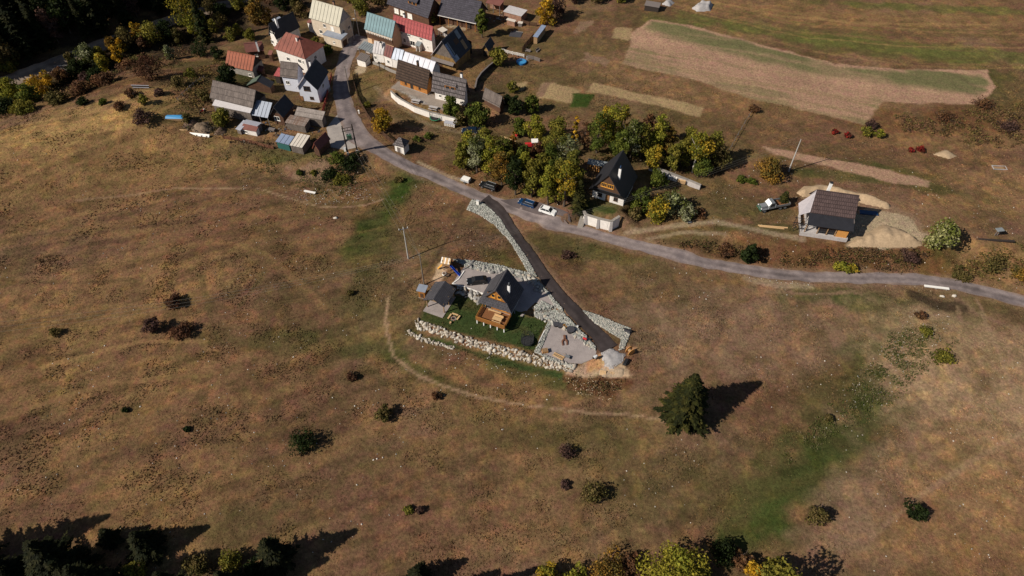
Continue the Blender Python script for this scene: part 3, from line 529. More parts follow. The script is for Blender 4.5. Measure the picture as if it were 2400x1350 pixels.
mound('sand_heap', 'sand bank behind the roof of the unfinished house', 'sand heap', [(1864, 452), (1885, 436), (1930, 434), (1990, 448), (2040, 462), (2090, 482), (2085, 492), (2010, 475), (1930, 458), (1880, 462)], 1.5, 'sand', seed=9, edge=1.6)
mound('sand_heap', 'orange-tinted spoil heap at the foot of the gravel yard', 'sand heap', [(1400, 872), (1412, 860), (1440, 866), (1462, 862), (1466, 876), (1446, 888), (1415, 886)], .4, 'orange_sand', seed=12, edge=1.4)
mound('gravel_heap_mound', 'pale grey gravel heap dumped at the end of the drive', 'gravel heap', [(1406, 830), (1430, 816), (1466, 830), (1460, 850), (1430, 868), (1416, 860)], .36, 'grey_heap', seed=15, edge=1.4)
mound('spoil_heap', 'small tan spoil heap beyond the right-hand field strip', 'spoil heap', [(2185, 362), (2215, 350), (2245, 366), (2225, 374)], .6, 'sand', seed=18, edge=1.2)
mound('rubble_heap', 'pale rubble heap at the top edge of the big field', 'rubble heap', [(1620, 20), (1640, 5), (1672, 10), (1665, 26), (1635, 28)], 1.6, 'grey_heap', seed=21, edge=1.4); mound('rubble_heap', 'white rubble heap beside the pen at the top edge', 'rubble heap', [(1550, 10), (1565, -2), (1582, 6), (1570, 16)], 1.4, 'grey_heap', seed=22, edge=1.2)
mound('hay_heap', 'brown heap of old hay and pipes held by white planks at the meadow edge', 'hay heap', [(444, 304), (458, 290), (490, 284), (500, 300), (492, 316), (462, 314)], .8, 'hay', seed=25, edge=1.5, rough=.6); mound('compost_heap', 'dark mossy tarp heap right of the hay heap', 'compost heap', [(498, 316), (515, 296), (533, 300), (530, 312), (512, 318)], 1.3, 'compost', seed=27, edge=1.3)
mound('compost_heap', 'twig and refuse heap between the blue tarp and the hay heap', 'compost heap', [(424, 300), (432, 286), (462, 282), (470, 290), (452, 302)], 1.0, 'compost', seed=29, edge=1.2, rough=.6)
# boulder walls: every boulder its own piece
bould = {}
def boulder_wall(label, L_, rows, size, mat_cols, height, setback=.5, seed=0):
    P = np.array([[G(*p).x, G(*p).y] for p in L_]); S = catmull(P, [1] * len(P), 12); seg = np.hypot(*np.diff(S[:, :2], axis=0).T); cum = np.concatenate([[0], np.cumsum(seg)]); Lt = cum[-1]
    mx, my = P.mean(0); mz = hz1(mx, my); root = thing('boulder_wall', label, 'boulder wall', (mx, my, mz)); rr = random.Random(seed); cnt = 0
    for j in range(rows):
        s = rr.uniform(0, size * .5)
        while s < Lt:
            i = min(np.searchsorted(cum, s), len(S) - 1); i0 = max(i - 1, 0); tx, ty = S[i, 0] - S[i0, 0], S[i, 1] - S[i0, 1]; l_ = math.hypot(tx, ty) + 1e-9; nx_, ny_ = -ty / l_, tx / l_
            off = (j - (rows - 1) / 2) * setback + rr.uniform(-.3, .3); x, y = S[i, 0] + nx_ * off, S[i, 1] + ny_ * off
            k = rr.randrange(8), rr.randrange(len(mat_cols)); key = (k, id(mat_cols))
            if key not in bould:
                V, F = ROCKS[k[0]]; o = npmesh('boulder', V, F, 'stone', np.tile(np.array(mat_cols[k[1]]), (len(V), 1))); bould[key] = o; o.parent = root
            else: o = bould[key].copy(); COL.objects.link(o); o.parent = root
            q = size * rr.choice((.34, .42, .5, .58, .68, .8)) * rr.uniform(.9, 1.1); o.scale = (q * rr.uniform(.95, 1.45), q * rr.uniform(.65, 1), q * rr.uniform(.6, .95)); o.rotation_euler = (rr.uniform(-.6, .6), rr.uniform(-.6, .6), rr.uniform(0, 6.28))
            z = hz1(x, y) + q * .12 + height * (j / max(1, rows - 1)) * 0; o.location = (x - mx, y - my, z - mz); s += q * rr.uniform(.85, 1.2); cnt += 1
    for_fill = np.array([[S[i, 0] + rr.uniform(-.9, .9) * setback * rows * .55, S[i, 1] + rr.uniform(-.9, .9) * setback * rows * .55] for i in [rr.randrange(len(S)) for _ in range(int(Lt * rows * 2.2))]])
    o = scatter_stones('infill_stones', for_fill[:, 0], for_fill[:, 1], .1, .26, mat_cols); o.parent = root; o.matrix_parent_inverse = Matrix.Translation((-mx, -my, -mz))
    return root
WARM = [(.42, .37, .30), (.46, .41, .34), (.34, .29, .24), (.50, .46, .40), (.28, .24, .2)]; COOL = [(.34, .32, .29), (.27, .26, .25), (.40, .38, .34), (.22, .21, .2), (.36, .31, .25)]
# clods on the tilled plots, weeds in the gully and scrub on the banks
def clods(x, y, c, h0, h1, w0):
    n = len(x); p = np.stack([x, y, hz(x, y) - .02], -1); a = rng.uniform(0, 6.28, n); d = np.stack([np.cos(a), np.sin(a), 0 * a], -1); e = np.stack([-np.sin(a), np.cos(a), 0 * a], -1); h = rng.uniform(h0, h1, n)[:, None] * np.array([[0, 0, 1.]]); w_ = (w0 * rng.uniform(.6, 1.3, n))[:, None]
    V = np.stack([p - d * w_, p + d * w_, p - e * w_, p + e * w_, p + h], 1).reshape(-1, 3); I = np.arange(n)[:, None] * 5; F = np.concatenate([I + np.array([[0, 2, 4]]), I + np.array([[2, 1, 4]]), I + np.array([[1, 3, 4]]), I + np.array([[3, 0, 4]])]); return V, F, np.repeat(c, 5, 0)
VV = []; FF = []; CC = []; o_ = 0
for P, cc, e_, nm in PLOTW:
    if nm in ('soil', 'soil2', 'dirt', 'sand'):
        ar = .5 * abs(np.dot(P[:, 0], np.roll(P[:, 1], 1)) - np.dot(P[:, 1], np.roll(P[:, 0], 1))); x, y = rand_in(P, int(min(16000, ar * (5 if nm != 'sand' else 1.5)))); c_, b_ = paint(x, y); V, F, c2 = clods(x, y, c_ * rng.uniform(.75, 1.3, (len(x), 1)), .03, .13 if nm == 'soil' else .22, .2); VV.append(V); FF.append(F + o_); CC.append(c2); o_ += len(V)
o = tag(npmesh('soil_clods', np.vstack(VV), np.vstack(FF), 'grass', np.vstack(CC)), 'loose brown clods on the tilled plots', 'soil', kind='stuff')
def weeds(name, label, P_, n, cols, s0, s1, h):
    x, y = rand_in(GP(P_), n); k = (fbm(x, y, 3.2, 33, 3) > .42) & clear_of(x, y) & (poly_sd(x, y, GP(P_)) < -rng.random(len(x)) ** 2 * 5); x, y = x[k], y[k]; n = len(x); m_ = 7; cols = np.array(cols)
    hh = rng.uniform(.3, 1, n) * h; ix = np.repeat(np.arange(n), m_); q = np.stack([x[ix], y[ix], hz(x, y)[ix]], -1) + np.stack([rng.normal(0, .32, n * m_), rng.normal(0, .32, n * m_), rng.random(n * m_) * hh[ix]], -1)
    t1 = rng.normal(size=(n * m_, 3)); t1 /= np.linalg.norm(t1, axis=1)[:, None]; t2 = np.cross(t1, rng.normal(size=(n * m_, 3))); t2 /= np.linalg.norm(t2, axis=1)[:, None] + 1e-9; s = rng.uniform(s0, s1, n * m_)[:, None]
    V = np.stack([q - t1 * s, q - t2 * s * .6, q + t1 * s, q + t2 * s * .6], 1).reshape(-1, 3); c = cols[rng.integers(len(cols), size=n)][ix] * rng.uniform(.7, 1.3, (n * m_, 1))
    return tag(npmesh(name, V, np.arange(n * m_ * 4).reshape(-1, 4), 'leaves', np.repeat(c, 4, 0)), label, 'scrub', kind='stuff')
WG = [(.13, .13, .045), (.09, .10, .024), (.065, .08, .02), (.17, .145, .075), (.055, .07, .016)]; WR = [(.15, .08, .04), (.10, .06, .03), (.20, .125, .06), (.09, .085, .025), (.06, .04, .025)]; WO = [(.20, .14, .05), (.12, .10, .03), (.26, .18, .06), (.08, .075, .022), (.14, .07, .03)]
weeds('gully_weeds', 'rough pale weeds filling the green gully', [(2080, 780), (2180, 760), (2250, 800), (2160, 880), (2080, 960), (1960, 1020), (1840, 1110), (1830, 1060), (1960, 920), (2040, 850)], 3000, WG, .08, .2, .4)
weeds('bank_scrub', 'rusty scrub covering the bank above the road', [(1520, 570), (1620, 560), (1720, 575), (1880, 585), (2160, 585), (2190, 600), (2120, 640), (1900, 632), (1720, 606), (1600, 585)], 2800, WR, .1, .26, .7)
weeds('slope_scrub', 'tawny scrub on the slope at the right edge', [(2230, 610), (2420, 560), (2460, 690), (2330, 660), (2240, 645)], 1000, WO, .12, .3, .8)
weeds('bramble_scrub', 'rusty bramble over the upper right slope', [(2090, 270), (2200, 262), (2420, 240), (2420, 350), (2280, 345), (2120, 310)], 1600, WR + WO[:2], .12, .3, .8)
weeds('rim_scrub', 'rusty scrub along the rim of the valley', [(-60, 280), (0, 255), (150, 215), (260, 170), (340, 130), (420, 110), (480, 110), (420, 160), (330, 170), (240, 205), (100, 250), (0, 285)], 2400, WR, .14, .34, 1.2)
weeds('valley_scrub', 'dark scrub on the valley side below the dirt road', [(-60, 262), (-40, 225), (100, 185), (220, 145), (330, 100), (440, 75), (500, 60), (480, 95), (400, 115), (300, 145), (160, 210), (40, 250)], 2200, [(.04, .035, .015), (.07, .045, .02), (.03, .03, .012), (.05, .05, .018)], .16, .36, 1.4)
weeds('garden_scrub', 'mixed weeds on the overgrown plots behind the barn', [(390, 215), (480, 150), (540, 120), (500, 190), (490, 240), (470, 260), (420, 255)], 900, WO, .12, .28, .7)
weeds('quarry_weeds', 'green and tan weeds on the stony bank below the sheds', [(420, 335), (560, 345), (680, 362), (850, 372), (860, 440), (780, 470), (690, 440), (540, 390)], 1500, WG + WO[:2], .08, .22, .5)
weeds('refuse_litter', 'scraps and dead stalks over the heaps at the meadow edge', [(424, 300), (440, 284), (500, 284), (532, 298), (530, 318), (490, 318), (444, 308)], 300, [(.10, .08, .07), (.2, .16, .12), (.05, .045, .03), (.09, .09, .03)], .1, .3, 1.3)
weeds('refuse_litter', 'dead stalks and scraps along the rusty fence', [(520, 318), (640, 338), (645, 352), (560, 340), (515, 332)], 260, [(.10, .07, .05), (.22, .2, .17), (.05, .045, .03), (.12, .06, .04)], .1, .3, .8)
weeds('yard_clutter', 'assorted junk and boards strewn between the sheds', [(600, 285), (660, 290), (750, 300), (770, 315), (700, 310), (640, 325), (560, 315)], 130, [(.3, .28, .26), (.12, .08, .06), (.05, .1, .2), (.2, .14, .1), (.45, .42, .4)], .12, .34, .5)
weeds('yard_clutter', 'assorted junk strewn about the upper yards', [(1035, 68), (1110, 75), (1180, 60), (1240, 50), (1250, 25), (1180, 20), (1120, 62)], 170, [(.3, .27, .25), (.12, .08, .06), (.2, .14, .1), (.45, .42, .4), (.3, .12, .07)], .12, .34, .5)
weeds('spoil_weeds', 'dry stalks growing over the spoil below the gravel yard', [(1320, 880), (1400, 885), (1470, 890), (1450, 930), (1380, 935), (1330, 910)], 420, WR, .08, .22, .5)
weeds('grove_undergrowth', 'dark undergrowth among the grove trees', [(1070, 380), (1130, 330), (1240, 350), (1330, 320), (1370, 400), (1350, 480), (1290, 470), (1180, 440), (1090, 405)], 1600, [(.06, .06, .016), (.045, .05, .012), (.09, .07, .02), (.10, .055, .025)], .14, .3, 1.0)
weeds('grove_undergrowth', 'olive undergrowth below the right grove', [(1390, 380), (1400, 300), (1480, 300), (1600, 330), (1700, 370), (1660, 420), (1560, 400), (1480, 390)], 1400, [(.06, .06, .016), (.045, .05, .012), (.09, .07, .02), (.10, .055, .025)], .14, .3, 1.0)
boulder_wall('long double row of pale boulders along the lower lawn edge', [(974, 757), (1010, 768), (1060, 787), (1110, 804), (1160, 817), (1215, 832), (1260, 845), (1310, 857), (1345, 862)], 3, .8, WARM, 1.0, .5, 1)
boulder_wall('short low row of small tan stones below the lawn strip', [(953, 779), (985, 792), (1020, 804), (1062, 817)], 2, .62, WARM, .5, .42, 2)
boulder_wall('boulder bank along the far side of the gravel parking', [(1098, 622), (1130, 630), (1170, 636), (1215, 646), (1250, 660), (1268, 682)], 3, 1.1, COOL, 1.0, .6, 3)
boulder_wall('boulder wall between the gravel parking and the lawn', [(1070, 680), (1095, 690), (1122, 698), (1118, 708)], 3, 1.05, COOL, 1.0, .55, 4)
boulder_wall('boulder bank between the drive and the gravel yard', [(1254, 730), (1272, 742), (1300, 755), (1335, 772), (1368, 795), (1390, 815)], 3, .95, COOL, 1.0, .55, 5)
# ------------------------------------------------------------------ materials of the buildings
plain('white_wall', (.72, .68, .64), .9, .13, 1.2); plain('cream_wall', (.56, .47, .37), .9, .14, 1.0); plain('blue_white_wall', (.58, .60, .68), .9, .06, 1.0); plain('grey_wall', (.36, .33, .32), .9, .12, 1.2); plain('peach_wall', (.62, .42, .26), .9, .1, 1.0)
plain('brown_wood', (.085, .045, .026), .8, .3, 2.5, stretch=(1, 1, 6)); plain('orange_wood', (.33, .14, .036), .6, .25, 2.5, stretch=(1, 1, 6)); plain('pale_wood', (.55, .36, .18), .75, .2, 3, stretch=(1, 6, 6)); plain('grey_wood', (.16, .135, .125), .9, .3, 2.5, stretch=(6, 6, 1)); plain('dark_wood', (.035, .026, .022), .9, .3, 3); plain('tan_wood', (.30, .19, .10), .85, .25, 3, stretch=(6, 6, 1)); plain('deck_wood', (.20, .085, .034), .7, .25, 3, stretch=(8, 1, 1))
bricky('log_wall', (.50, .21, .055), (.42, .17, .04), (.12, .05, .015), 30, .26, 'xzy', mortar=.03); bricky('board_wall', (.17, .14, .12), (.13, .105, .09), (.04, .03, .025), .22, 30, 'xzy', mortar=.012); bricky('brown_board', (.12, .06, .035), (.09, .045, .028), (.02, .012, .01), 30, .2, 'xzy', mortar=.012); bricky('brick_wall', (.32, .13, .07), (.26, .10, .06), (.3, .25, .2), .5, .2, 'xzy', mortar=.03); bricky('ochre_board', (.28, .17, .055), (.2, .12, .05), (.05, .03, .02), .3, 30, 'xzy', mortar=.015)
bricky('shingle_brown', (.075, .046, .032), (.055, .034, .025), (.02, .013, .01), .45, .32, 'xy', mortar=.04, bump=.8); bricky('shingle_grey', (.175, .15, .15), (.11, .095, .097), (.04, .034, .034), .5, .4, 'xy', mortar=.05, bump=.9); bricky('shingle_old', (.215, .175, .155), (.13, .105, .095), (.05, .04, .036), .22, 1.1, 'xy', mortar=.03, bump=.9); bricky('slate_roof', (.062, .057, .072), (.05, .046, .058), (.022, .02, .026), .6, .45, 'xy', mortar=.03, bump=.5); bricky('tile_roof', (.088, .058, .055), (.07, .046, .045), (.035, .022, .022), .5, .55, 'xy', mortar=.04, bump=.7)
bricky('slate_y', (.075, .072, .082), (.06, .058, .066), (.03, .028, .034), .45, .3, 'yx', mortar=.03, bump=.4)
plain('black_roof', (.022, .022, .027), .55, .15, 1.0, bump=.05, spec=.35); plain('black_metal', (.02, .02, .022), .5, .1); plain('anthracite', (.055, .053, .06), .6, .15, 1.0)
plain('red_roof', (.205, .062, .042), .65, .28, .6); plain('orange_roof', (.26, .075, .038), .7, .3, .9); plain('pink_roof', (.33, .075, .075), .7, .38, 1.6); plain('maroon_roof', (.14, .045, .04), .65, .25, .8); plain('brownred_roof', (.19, .075, .06), .7, .15, .8); plain('teal_roof', (.135, .225, .25), .55, .2, .5); plain('cream_roof', (.45, .42, .335), .6, .14, .5); plain('tin_roof', (.28, .31, .37), .5, .16, .8, metal=.15); plain('pale_tin', (.40, .40, .45), .5, .1, .8, metal=.1); plain('blue_tin', (.22, .27, .38), .5, .22, 1.5); plain('white_tin', (.58, .52, .45), .6, .1, 1.0); plain('green_roof', (.085, .115, .09), .6, .1); plain('grey_tin', (.20, .22, .23), .55, .25, 1.2); plain('blue_roof', (.04, .08, .18), .45, .1); plain('patched_white', (.48, .45, .45), .7, .12, 1.5); plain('felt_light', (.38, .35, .37), .85, .1, 2); plain('dark_roof', (.03, .031, .038), .7, .2, 1)
bricky('corrugated', (.36, .31, .28), (.30, .26, .23), (.11, .09, .08), .28, 40, 'xy', mortar=.05, bump=.8); bricky('rust_corrugated', (.25, .17, .13), (.34, .29, .26), (.09, .055, .04), .34, 40, 'xy', mortar=.07, bump=.8)
plain('trim_white', (.80, .77, .72), .7, .05); plain('trim_yellow', (.62, .30, .05), .6, .1); plain('trim_red', (.35, .07, .05), .6, .1); plain('stone_grey', (.26, .235, .21), .95, .25, 2.0, bump=.5); plain('osb', (.55, .26, .07), .8, .2, 6); plain('concrete_wall', (.42, .39, .38), .95, .14, 1.5); plain('copper_door', (.24, .12, .05), .6, .2); plain('steel', (.3, .32, .34), .4, .15, 4, metal=.6); plain('chimney_white', (.80, .79, .78), .8, .05)
m, t, b_ = newmat('glass'); b_.inputs['Base Color'].default_value = (.02, .022, .026, 1); b_.inputs['Roughness'].default_value = .12; b_.inputs['Specular IOR Level'].default_value = .6

# ------------------------------------------------------------------ building parts
def opening(root, side, a, z, w_, h_, wx, wy, frame='trim_white', kind='window', sill=True, pane='glass', bars=1):
    """a framed window or door proud of the wall on one side of a block: n, f (-y, +y), l, r (-x, +x)"""
    def q(p, d, zz): return {'n': (p, -wy - d, zz), 'f': (p, wy + d, zz), 'l': (-wx - d, p, zz), 'r': (wx + d, p, zz)}[side]
    def bx(mb, a0, a1, d0, d1, z0, z1):
        A = q(a0, d0, z0); B = q(a1, d1, z1)
        mb.box(min(A[0], B[0]), max(A[0], B[0]), min(A[1], B[1]), max(A[1], B[1]), z0, z1)
    f = MB(); t_ = .1
    bx(f, a - w_ / 2, a + w_ / 2, -.02, .08, z + h_ - t_, z + h_); bx(f, a - w_ / 2, a - w_ / 2 + t_, -.02, .08, z, z + h_ - t_); bx(f, a + w_ / 2 - t_, a + w_ / 2, -.02, .08, z, z + h_ - t_)
    if kind == 'window':
        bx(f, a - w_ / 2 + t_, a + w_ / 2 - t_, -.02, .08, z, z + t_)
        for k in range(bars):
            c = a - w_ / 2 + w_ * (k + 1) / (bars + 1); bx(f, c - .035, c + .035, -.02, .07, z + t_, z + h_ - t_)
    o = f.build(kind, frame, root)
    p = MB(); bx(p, a - w_ / 2 + t_ * .9, a + w_ / 2 - t_ * .9, -.03, .025, z + t_ * .9 if kind == 'window' else z, z + h_ - t_ * .9); p.build('pane' if kind == 'window' else 'leaf', pane, o)
    if kind == 'window' and sill:
        s = MB(); bx(s, a - w_ / 2 - .06, a + w_ / 2 + .06, 0, .16, z - .07, z - .003); s.build('sill', frame, o)
    elif kind == 'door':
        s = MB(); A = q(a + w_ * .28, .06, z + h_ * .48); s.box(A[0] - .04, A[0] + .04, A[1] - .04, A[1] + .04, A[2], A[2] + .1); s.build('handle', 'steel', o)
    return o
def chimney(root, x, y, z0, z1, s, mat='chimney_white', cap='black_metal'):
    o = MB().box(x - s / 2, x + s / 2, y - s / 2, y + s / 2, z0, z1).build('chimney', mat, root)
    MB().box(x - s / 2 - .07, x + s / 2 + .07, y - s / 2 - .07, y + s / 2 + .07, z1 + .003, z1 + .12).build('cap', cap, o)
def eave_frame(E0, E1, Rg, he, hr):
    z0 = 0.0
    for k in range(4):
        a = at(*E0, z0 + he); b = at(*E1, z0 + he); r = at(*Rg, z0 + hr)
        u = Vector((b.x - a.x, b.y - a.y)); L = u.length; u /= L; n = Vector((-u.y, u.x)); d = (Vector((r.x, r.y)) - Vector((a.x, a.y))).dot(n)
        c = Vector((a.x, a.y)) + u * L / 2 + n * d; z0 = hz1(c.x, c.y)
    return c, z0, math.atan2(u.y, u.x), L, d
def panels(root, y0, z0, y1, z1, L, n, mat, x0=None, gap=.13, th=.07, name='roof_panel', base='dark_roof', lift=0.0):
    """one plane of a sheet-metal roof, each sheet a piece of its own over a dark base"""
    x0 = -L / 2 if x0 is None else x0
    nn = Vector((0, -(z1 - z0), y1 - y0)).normalized()
    if nn.z < 0: nn = -nn
    MB().slab([(x0, y0, z0), (x0 + L, y0, z0), (x0 + L, y1, z1), (x0, y1, z1)], .1).build('roof_slope', base, root)
    wd = L / n; o0 = None
    for k in range(n):
        if o0 is None:
            e = nn * th
            o0 = MB().slab([Vector((0, y0, z0)) + e, Vector((wd - gap, y0, z0)) + e, Vector((wd - gap, y1, z1)) + e, Vector((0, y1, z1)) + e], th - .004).build(name, mat, root); o = o0
        else: o = o0.copy(); COL.objects.link(o); o.parent = root
        o.location = (x0 + wd * k + gap / 2, 0, random.uniform(-.004, .01))
def gable(name, label, E0, E1, Rg, he, hr, wall, roof, roof2=None, oh=.5, og=.35, pan=0, op=(), chim=(), base=None, wlow=None, gab=None, cat='house', ridge=None):
    """a block under a pitched roof, set out from the pixels of one eave and of the ridge"""
    c, z0, ang, L, d = eave_frame(E0, E1, Rg, he, hr)
    if d < 0: return gable(name, label, E1, E0, Rg, he, hr, wall, roof, roof2, oh, og, pan, op, chim, base, wlow, gab, cat, ridge)
    r = thing(name, label, cat, (c.x, c.y, z0), ang)
    W = d; wy = W - oh; wx = L / 2 - og; zs = he + (hr - he) * oh / W - .12; zp = hr - .14
    MB().add([(-wx, -wy, -1.5), (wx, -wy, -1.5), (wx, wy, -1.5), (-wx, wy, -1.5), (-wx, -wy, zs), (wx, -wy, zs), (wx, wy, zs), (-wx, wy, zs)], [(0, 1, 2, 3), (0, 1, 5, 4), (1, 2, 6, 5), (2, 3, 7, 6), (3, 0, 4, 7), (4, 5, 6, 7)]).build('wall', wall, r)
    for sx in (-1, 1):
        MB().slab([(sx * (wx - .02), -wy + .02, zs - .05), (sx * (wx - .02), wy - .02, zs - .05), (sx * (wx - .02), 0, zp)], .15 * sx, up=1).build('gable', gab or wall, r)
    if pan: panels(r, -W, he, 0, hr, L, pan, roof)
    else: MB().slab([(-L / 2, -W, he), (L / 2, -W, he), (L / 2, 0, hr), (-L / 2, 0, hr)], .14).build('roof_slope', roof, r)
    MB().slab([(-L / 2, W, he), (L / 2, W, he), (L / 2, .003, hr), (-L / 2, .003, hr)], .14).build('roof_slope', roof2 or roof, r)
    MB().tube((-L / 2, 0, hr + .02 + (.06 if pan else 0)), (L / 2, 0, hr + .02 + (.06 if pan else 0)), .11, n=6).build('ridge_cap', ridge or roof, r)
    if base: MB().box(-wx - .05, wx + .05, -wy - .05, wy + .05, -1.4, wlow or .6).build('plinth', base, r)
    for o in op: opening(r, o[0], o[1], o[2], o[3], o[4], wx, wy, *o[5:])
    for x, y, h_, s, *mm in chim: chimney(r, x, y, he, h_, s, *(mm or []))
    r['dims'] = (L, W, wx, wy); return r
def mono(name, label, NL, NR, FL, hn, hf, wall, roof, oh=.2, pan=0, op=(), cat='shed', th=.12, open_front=False, group=None):
    """a block under a single slope, set out from three corners of its roof"""
    z0 = 0.0
    for k in range(4):
        a = at(*NL, z0 + hn); b = at(*NR, z0 + hn); f = at(*FL, z0 + hf)
        u = Vector((b.x - a.x, b.y - a.y)); L = u.length; u /= L; n = Vector((-u.y, u.x)); d = (Vector((f.x, f.y)) - Vector((a.x, a.y))).dot(n)
        c = Vector((a.x, a.y)) + u * L / 2 + n * d / 2; z0 = hz1(c.x, c.y)
    d = abs(d); r = thing(name, label, cat, (c.x, c.y, z0), math.atan2(u.y, u.x), group); D = d / 2; wx = L / 2 - oh; wy = D - oh
    zn = hn + (hf - hn) * oh / d - th; zf = hf - (hf - hn) * oh / d - th
    if open_front:
        MB().box(-wx, wx, wy - .15, wy, -.8, zf).build('wall', wall, r)
        for sx in (-1, 0, 1): MB().box(sx * (wx - .1) - .09, sx * (wx - .1) + .09, -wy, -wy + .18, -.8, zn).build('post', 'grey_wood', r)
    else:
        MB().add([(-wx, -wy, -1), (wx, -wy, -1), (wx, wy, -1), (-wx, wy, -1), (-wx, -wy, zn), (wx, -wy, zn), (wx, wy, zf), (-wx, wy, zf)], [(3, 2, 1, 0), (4, 5, 6, 7), (0, 1, 5, 4), (1, 2, 6, 5), (2, 3, 7, 6), (3, 0, 4, 7)]).build('wall', wall, r)
    if pan: panels(r, -D, hn, D, hf, L, pan, roof)
    else: MB().slab([(-L / 2, -D, hn), (L / 2, -D, hn), (L / 2, D, hf), (-L / 2, D, hf)], th).build('roof', roof, r)
    for o in op: opening(r, o[0], o[1], o[2], o[3], o[4], wx, wy, *o[5:])
    return r

# ------------------------------------------------------------------ the village
# cream-roofed house at the top
r = gable('house', 'tall cream house under a pale cream sheet-metal roof with dark seams', (723.7, 41.7), (795, 63.3), (735, 0), 6, 10.6, 'cream_wall', 'cream_roof', pan=9, gab='grey_wall', op=[('n', -2.6, 1.2, 1.3, 1.3), ('n', 2.6, 3.4, 1.3, 1.6, 'trim_white', 'door', False, 'trim_white'), ('n', -.5, 3.9, 1.1, 1.2), ('r', 1.5, 2.8, 1.2, 1.2), ('r', -1.5, 2.8, 1.2, 1.2)], chim=[(2.0, .8, 11.6, .6, 'brick_wall')])  # grey gable: shade on the cream wall put into its colour
mono('garage', 'cream garage with a flat grey roof in front of the tall cream house', (755, 81), (799, 93.5), (778, 68), 3.2, 3.5, 'cream_wall', 'tin_roof', op=[('n', .5, 1.0, .8, .8), ('r', 0, 0, 2.2, 2.2, 'brown_wood', 'door', False, 'brown_wood')], cat='garage')
mono('lean_to', 'dark blue lean-to roof against the shaded gable of the tall cream house', (797, 63), (822, 52), (806, 47), 3.4, 4.4, 'grey_wall', 'blue_roof', cat='shed')
mono('white_annex', 'small white annex at the left corner of the tall cream house', (718, 52), (732, 57), (722, 44), 3.2, 3.6, 'white_wall', 'brownred_roof', cat='annex')
r = gable('house', 'dark house with a black roof and white-based gable behind the red roofs', (648, 93), (704, 64), (631, 56), 3.6, 8.2, 'white_wall', 'dark_roof', gab='dark_wood', op=[('l', 1.2, 1.0, 1.3, 1.2), ('l', -1.4, 1.0, 1.3, 1.2), ('l', .6, 4.6, 1.2, 1.0, 'trim_white'), ('l', -.7, 4.6, 1.2, 1.0, 'trim_white')], chim=[(-2.4, -.6, 9.4, .6)])
mono('shed_roofed_porch', 'small pale grey-blue roof peeping out behind the black-roofed house', (641, 48), (659, 41), (633, 45), 3.0, 3.2, 'white_wall', 'tin_roof', cat='shed')
# red hipped house
def hip(name, label, E0, E1, R0, R1, he, hr, wall, roof, n=8, op=(), chim=()):
    c, z0, ang, L, d = eave_frame(E0, E1, R0, he, hr); r = thing(name, label, 'house', (c.x, c.y, z0), ang)
    def loc(p): q = at(*p, z0 + hr); v = Vector((q.x - c.x, q.y - c.y)); v.rotate(Matrix.Rotation(-ang, 2)); return v.x
    xa, xb = sorted((loc(R0), loc(R1))); W = d; wx, wy = L / 2 - .5, W - .5
    MB().box(-wx, wx, -wy, wy, -1.2, he + .25).build('wall', wall, r)
    MB().slab([(-L / 2, -W, he), (L / 2, -W, he), (xb, 0, hr), (xa, 0, hr)], .14).build('roof_slope', 'dark_roof', r)
    nn = Vector((0, -(hr - he), W)).normalized() * .07
    for k in range(n):
        a = -L / 2 + L * k / n + .06; b = -L / 2 + L * (k + 1) / n - .06
        def top(x):
            if x < xa: return (x + L / 2) / (xa + L / 2)
            if x > xb: return (L / 2 - x) / (L / 2 - xb)
            return 1.0
        xs = [a] + [q for q in (xa, xb) if a < q < b] + [b]
        P = [(a, -W, he), (b, -W, he)] + [(x, -W + W * top(x), he + (hr - he) * top(x)) for x in reversed(xs)]
        MB().slab([Vector(p) + nn for p in P], .066).build('roof_panel', roof, r)
    MB().slab([(L / 2, -W, he), (L / 2, W, he), (xb, 0, hr)], .14).build('roof_hip', roof, r); MB().slab([(-L / 2, W, he), (-L / 2, -W, he), (xa, 0, hr)], .14).build('roof_hip', roof, r)
    MB().slab([(L / 2, W, he), (-L / 2, W, he), (xa, 0, hr), (xb, 0, hr)], .14).build('roof_slope', roof, r)
    for o in op: opening(r, o[0], o[1], o[2], o[3], o[4], wx, wy, *o[5:])
    for x, y, h_, s, *mm in chim: chimney(r, x, y, he, h_, s, *(mm or []))
    return r
hip('house', 'cream two-storey house under a big red hipped roof with dark seams', (641, 114), (715, 139), (671, 75), (699, 86), 5.6, 9.4, 'white_wall', 'red_roof', 8, [('n', 3.2, 3.2, 1.3, 1.3), ('n', 4.6, 3.2, .6, 1.2), ('n', -1.5, 2.6, 1.3, 1.2), ('r', 0, 3, 1.2, 1.2)], [(1.0, -1.2, 9.6, .5, 'white_wall', 'brick_wall')])
mono('porch', 'grey-blue metal porch roof right of the red hipped house', (705, 98), (738, 112), (716, 91), 3.2, 3.4, 'dark_wood', 'tin_roof', open_front=True, cat='porch')
gable('cottage', 'low cottage with a brownish red roof left of the red hipped house', (576, 123), (619, 119), (609, 98), 3, 5.6, 'brown_board', 'brownred_roof', pan=0, op=[('n', 0, 1, .9, .9)], chim=[(1.2, -.9, 6.4, .5)], cat='cottage')
mono('lean_to', 'small dark red lean-to roof below the low brownish red cottage', (627, 128), (636, 129), (636, 118), 2.4, 3.0, 'brown_board', 'brownred_roof', cat='shed')
gable('barn', 'barn with a bright orange-red seamed roof beside a dark bushy tree', (527, 154), (592, 167), (529.5, 118.5), 3, 6.2, 'stone_grey', 'orange_roof', pan=9, gab='dark_wood', op=[('n', 3, .6, 1, 1)], cat='barn')  # dark gable: black shade put into the colour
mono('lean_to', 'small maroon lean-to roof on the right end of the orange-red barn', (595, 163.5), (613, 168), (604, 152), 2.2, 2.9, 'brown_board', 'maroon_roof', cat='shed')
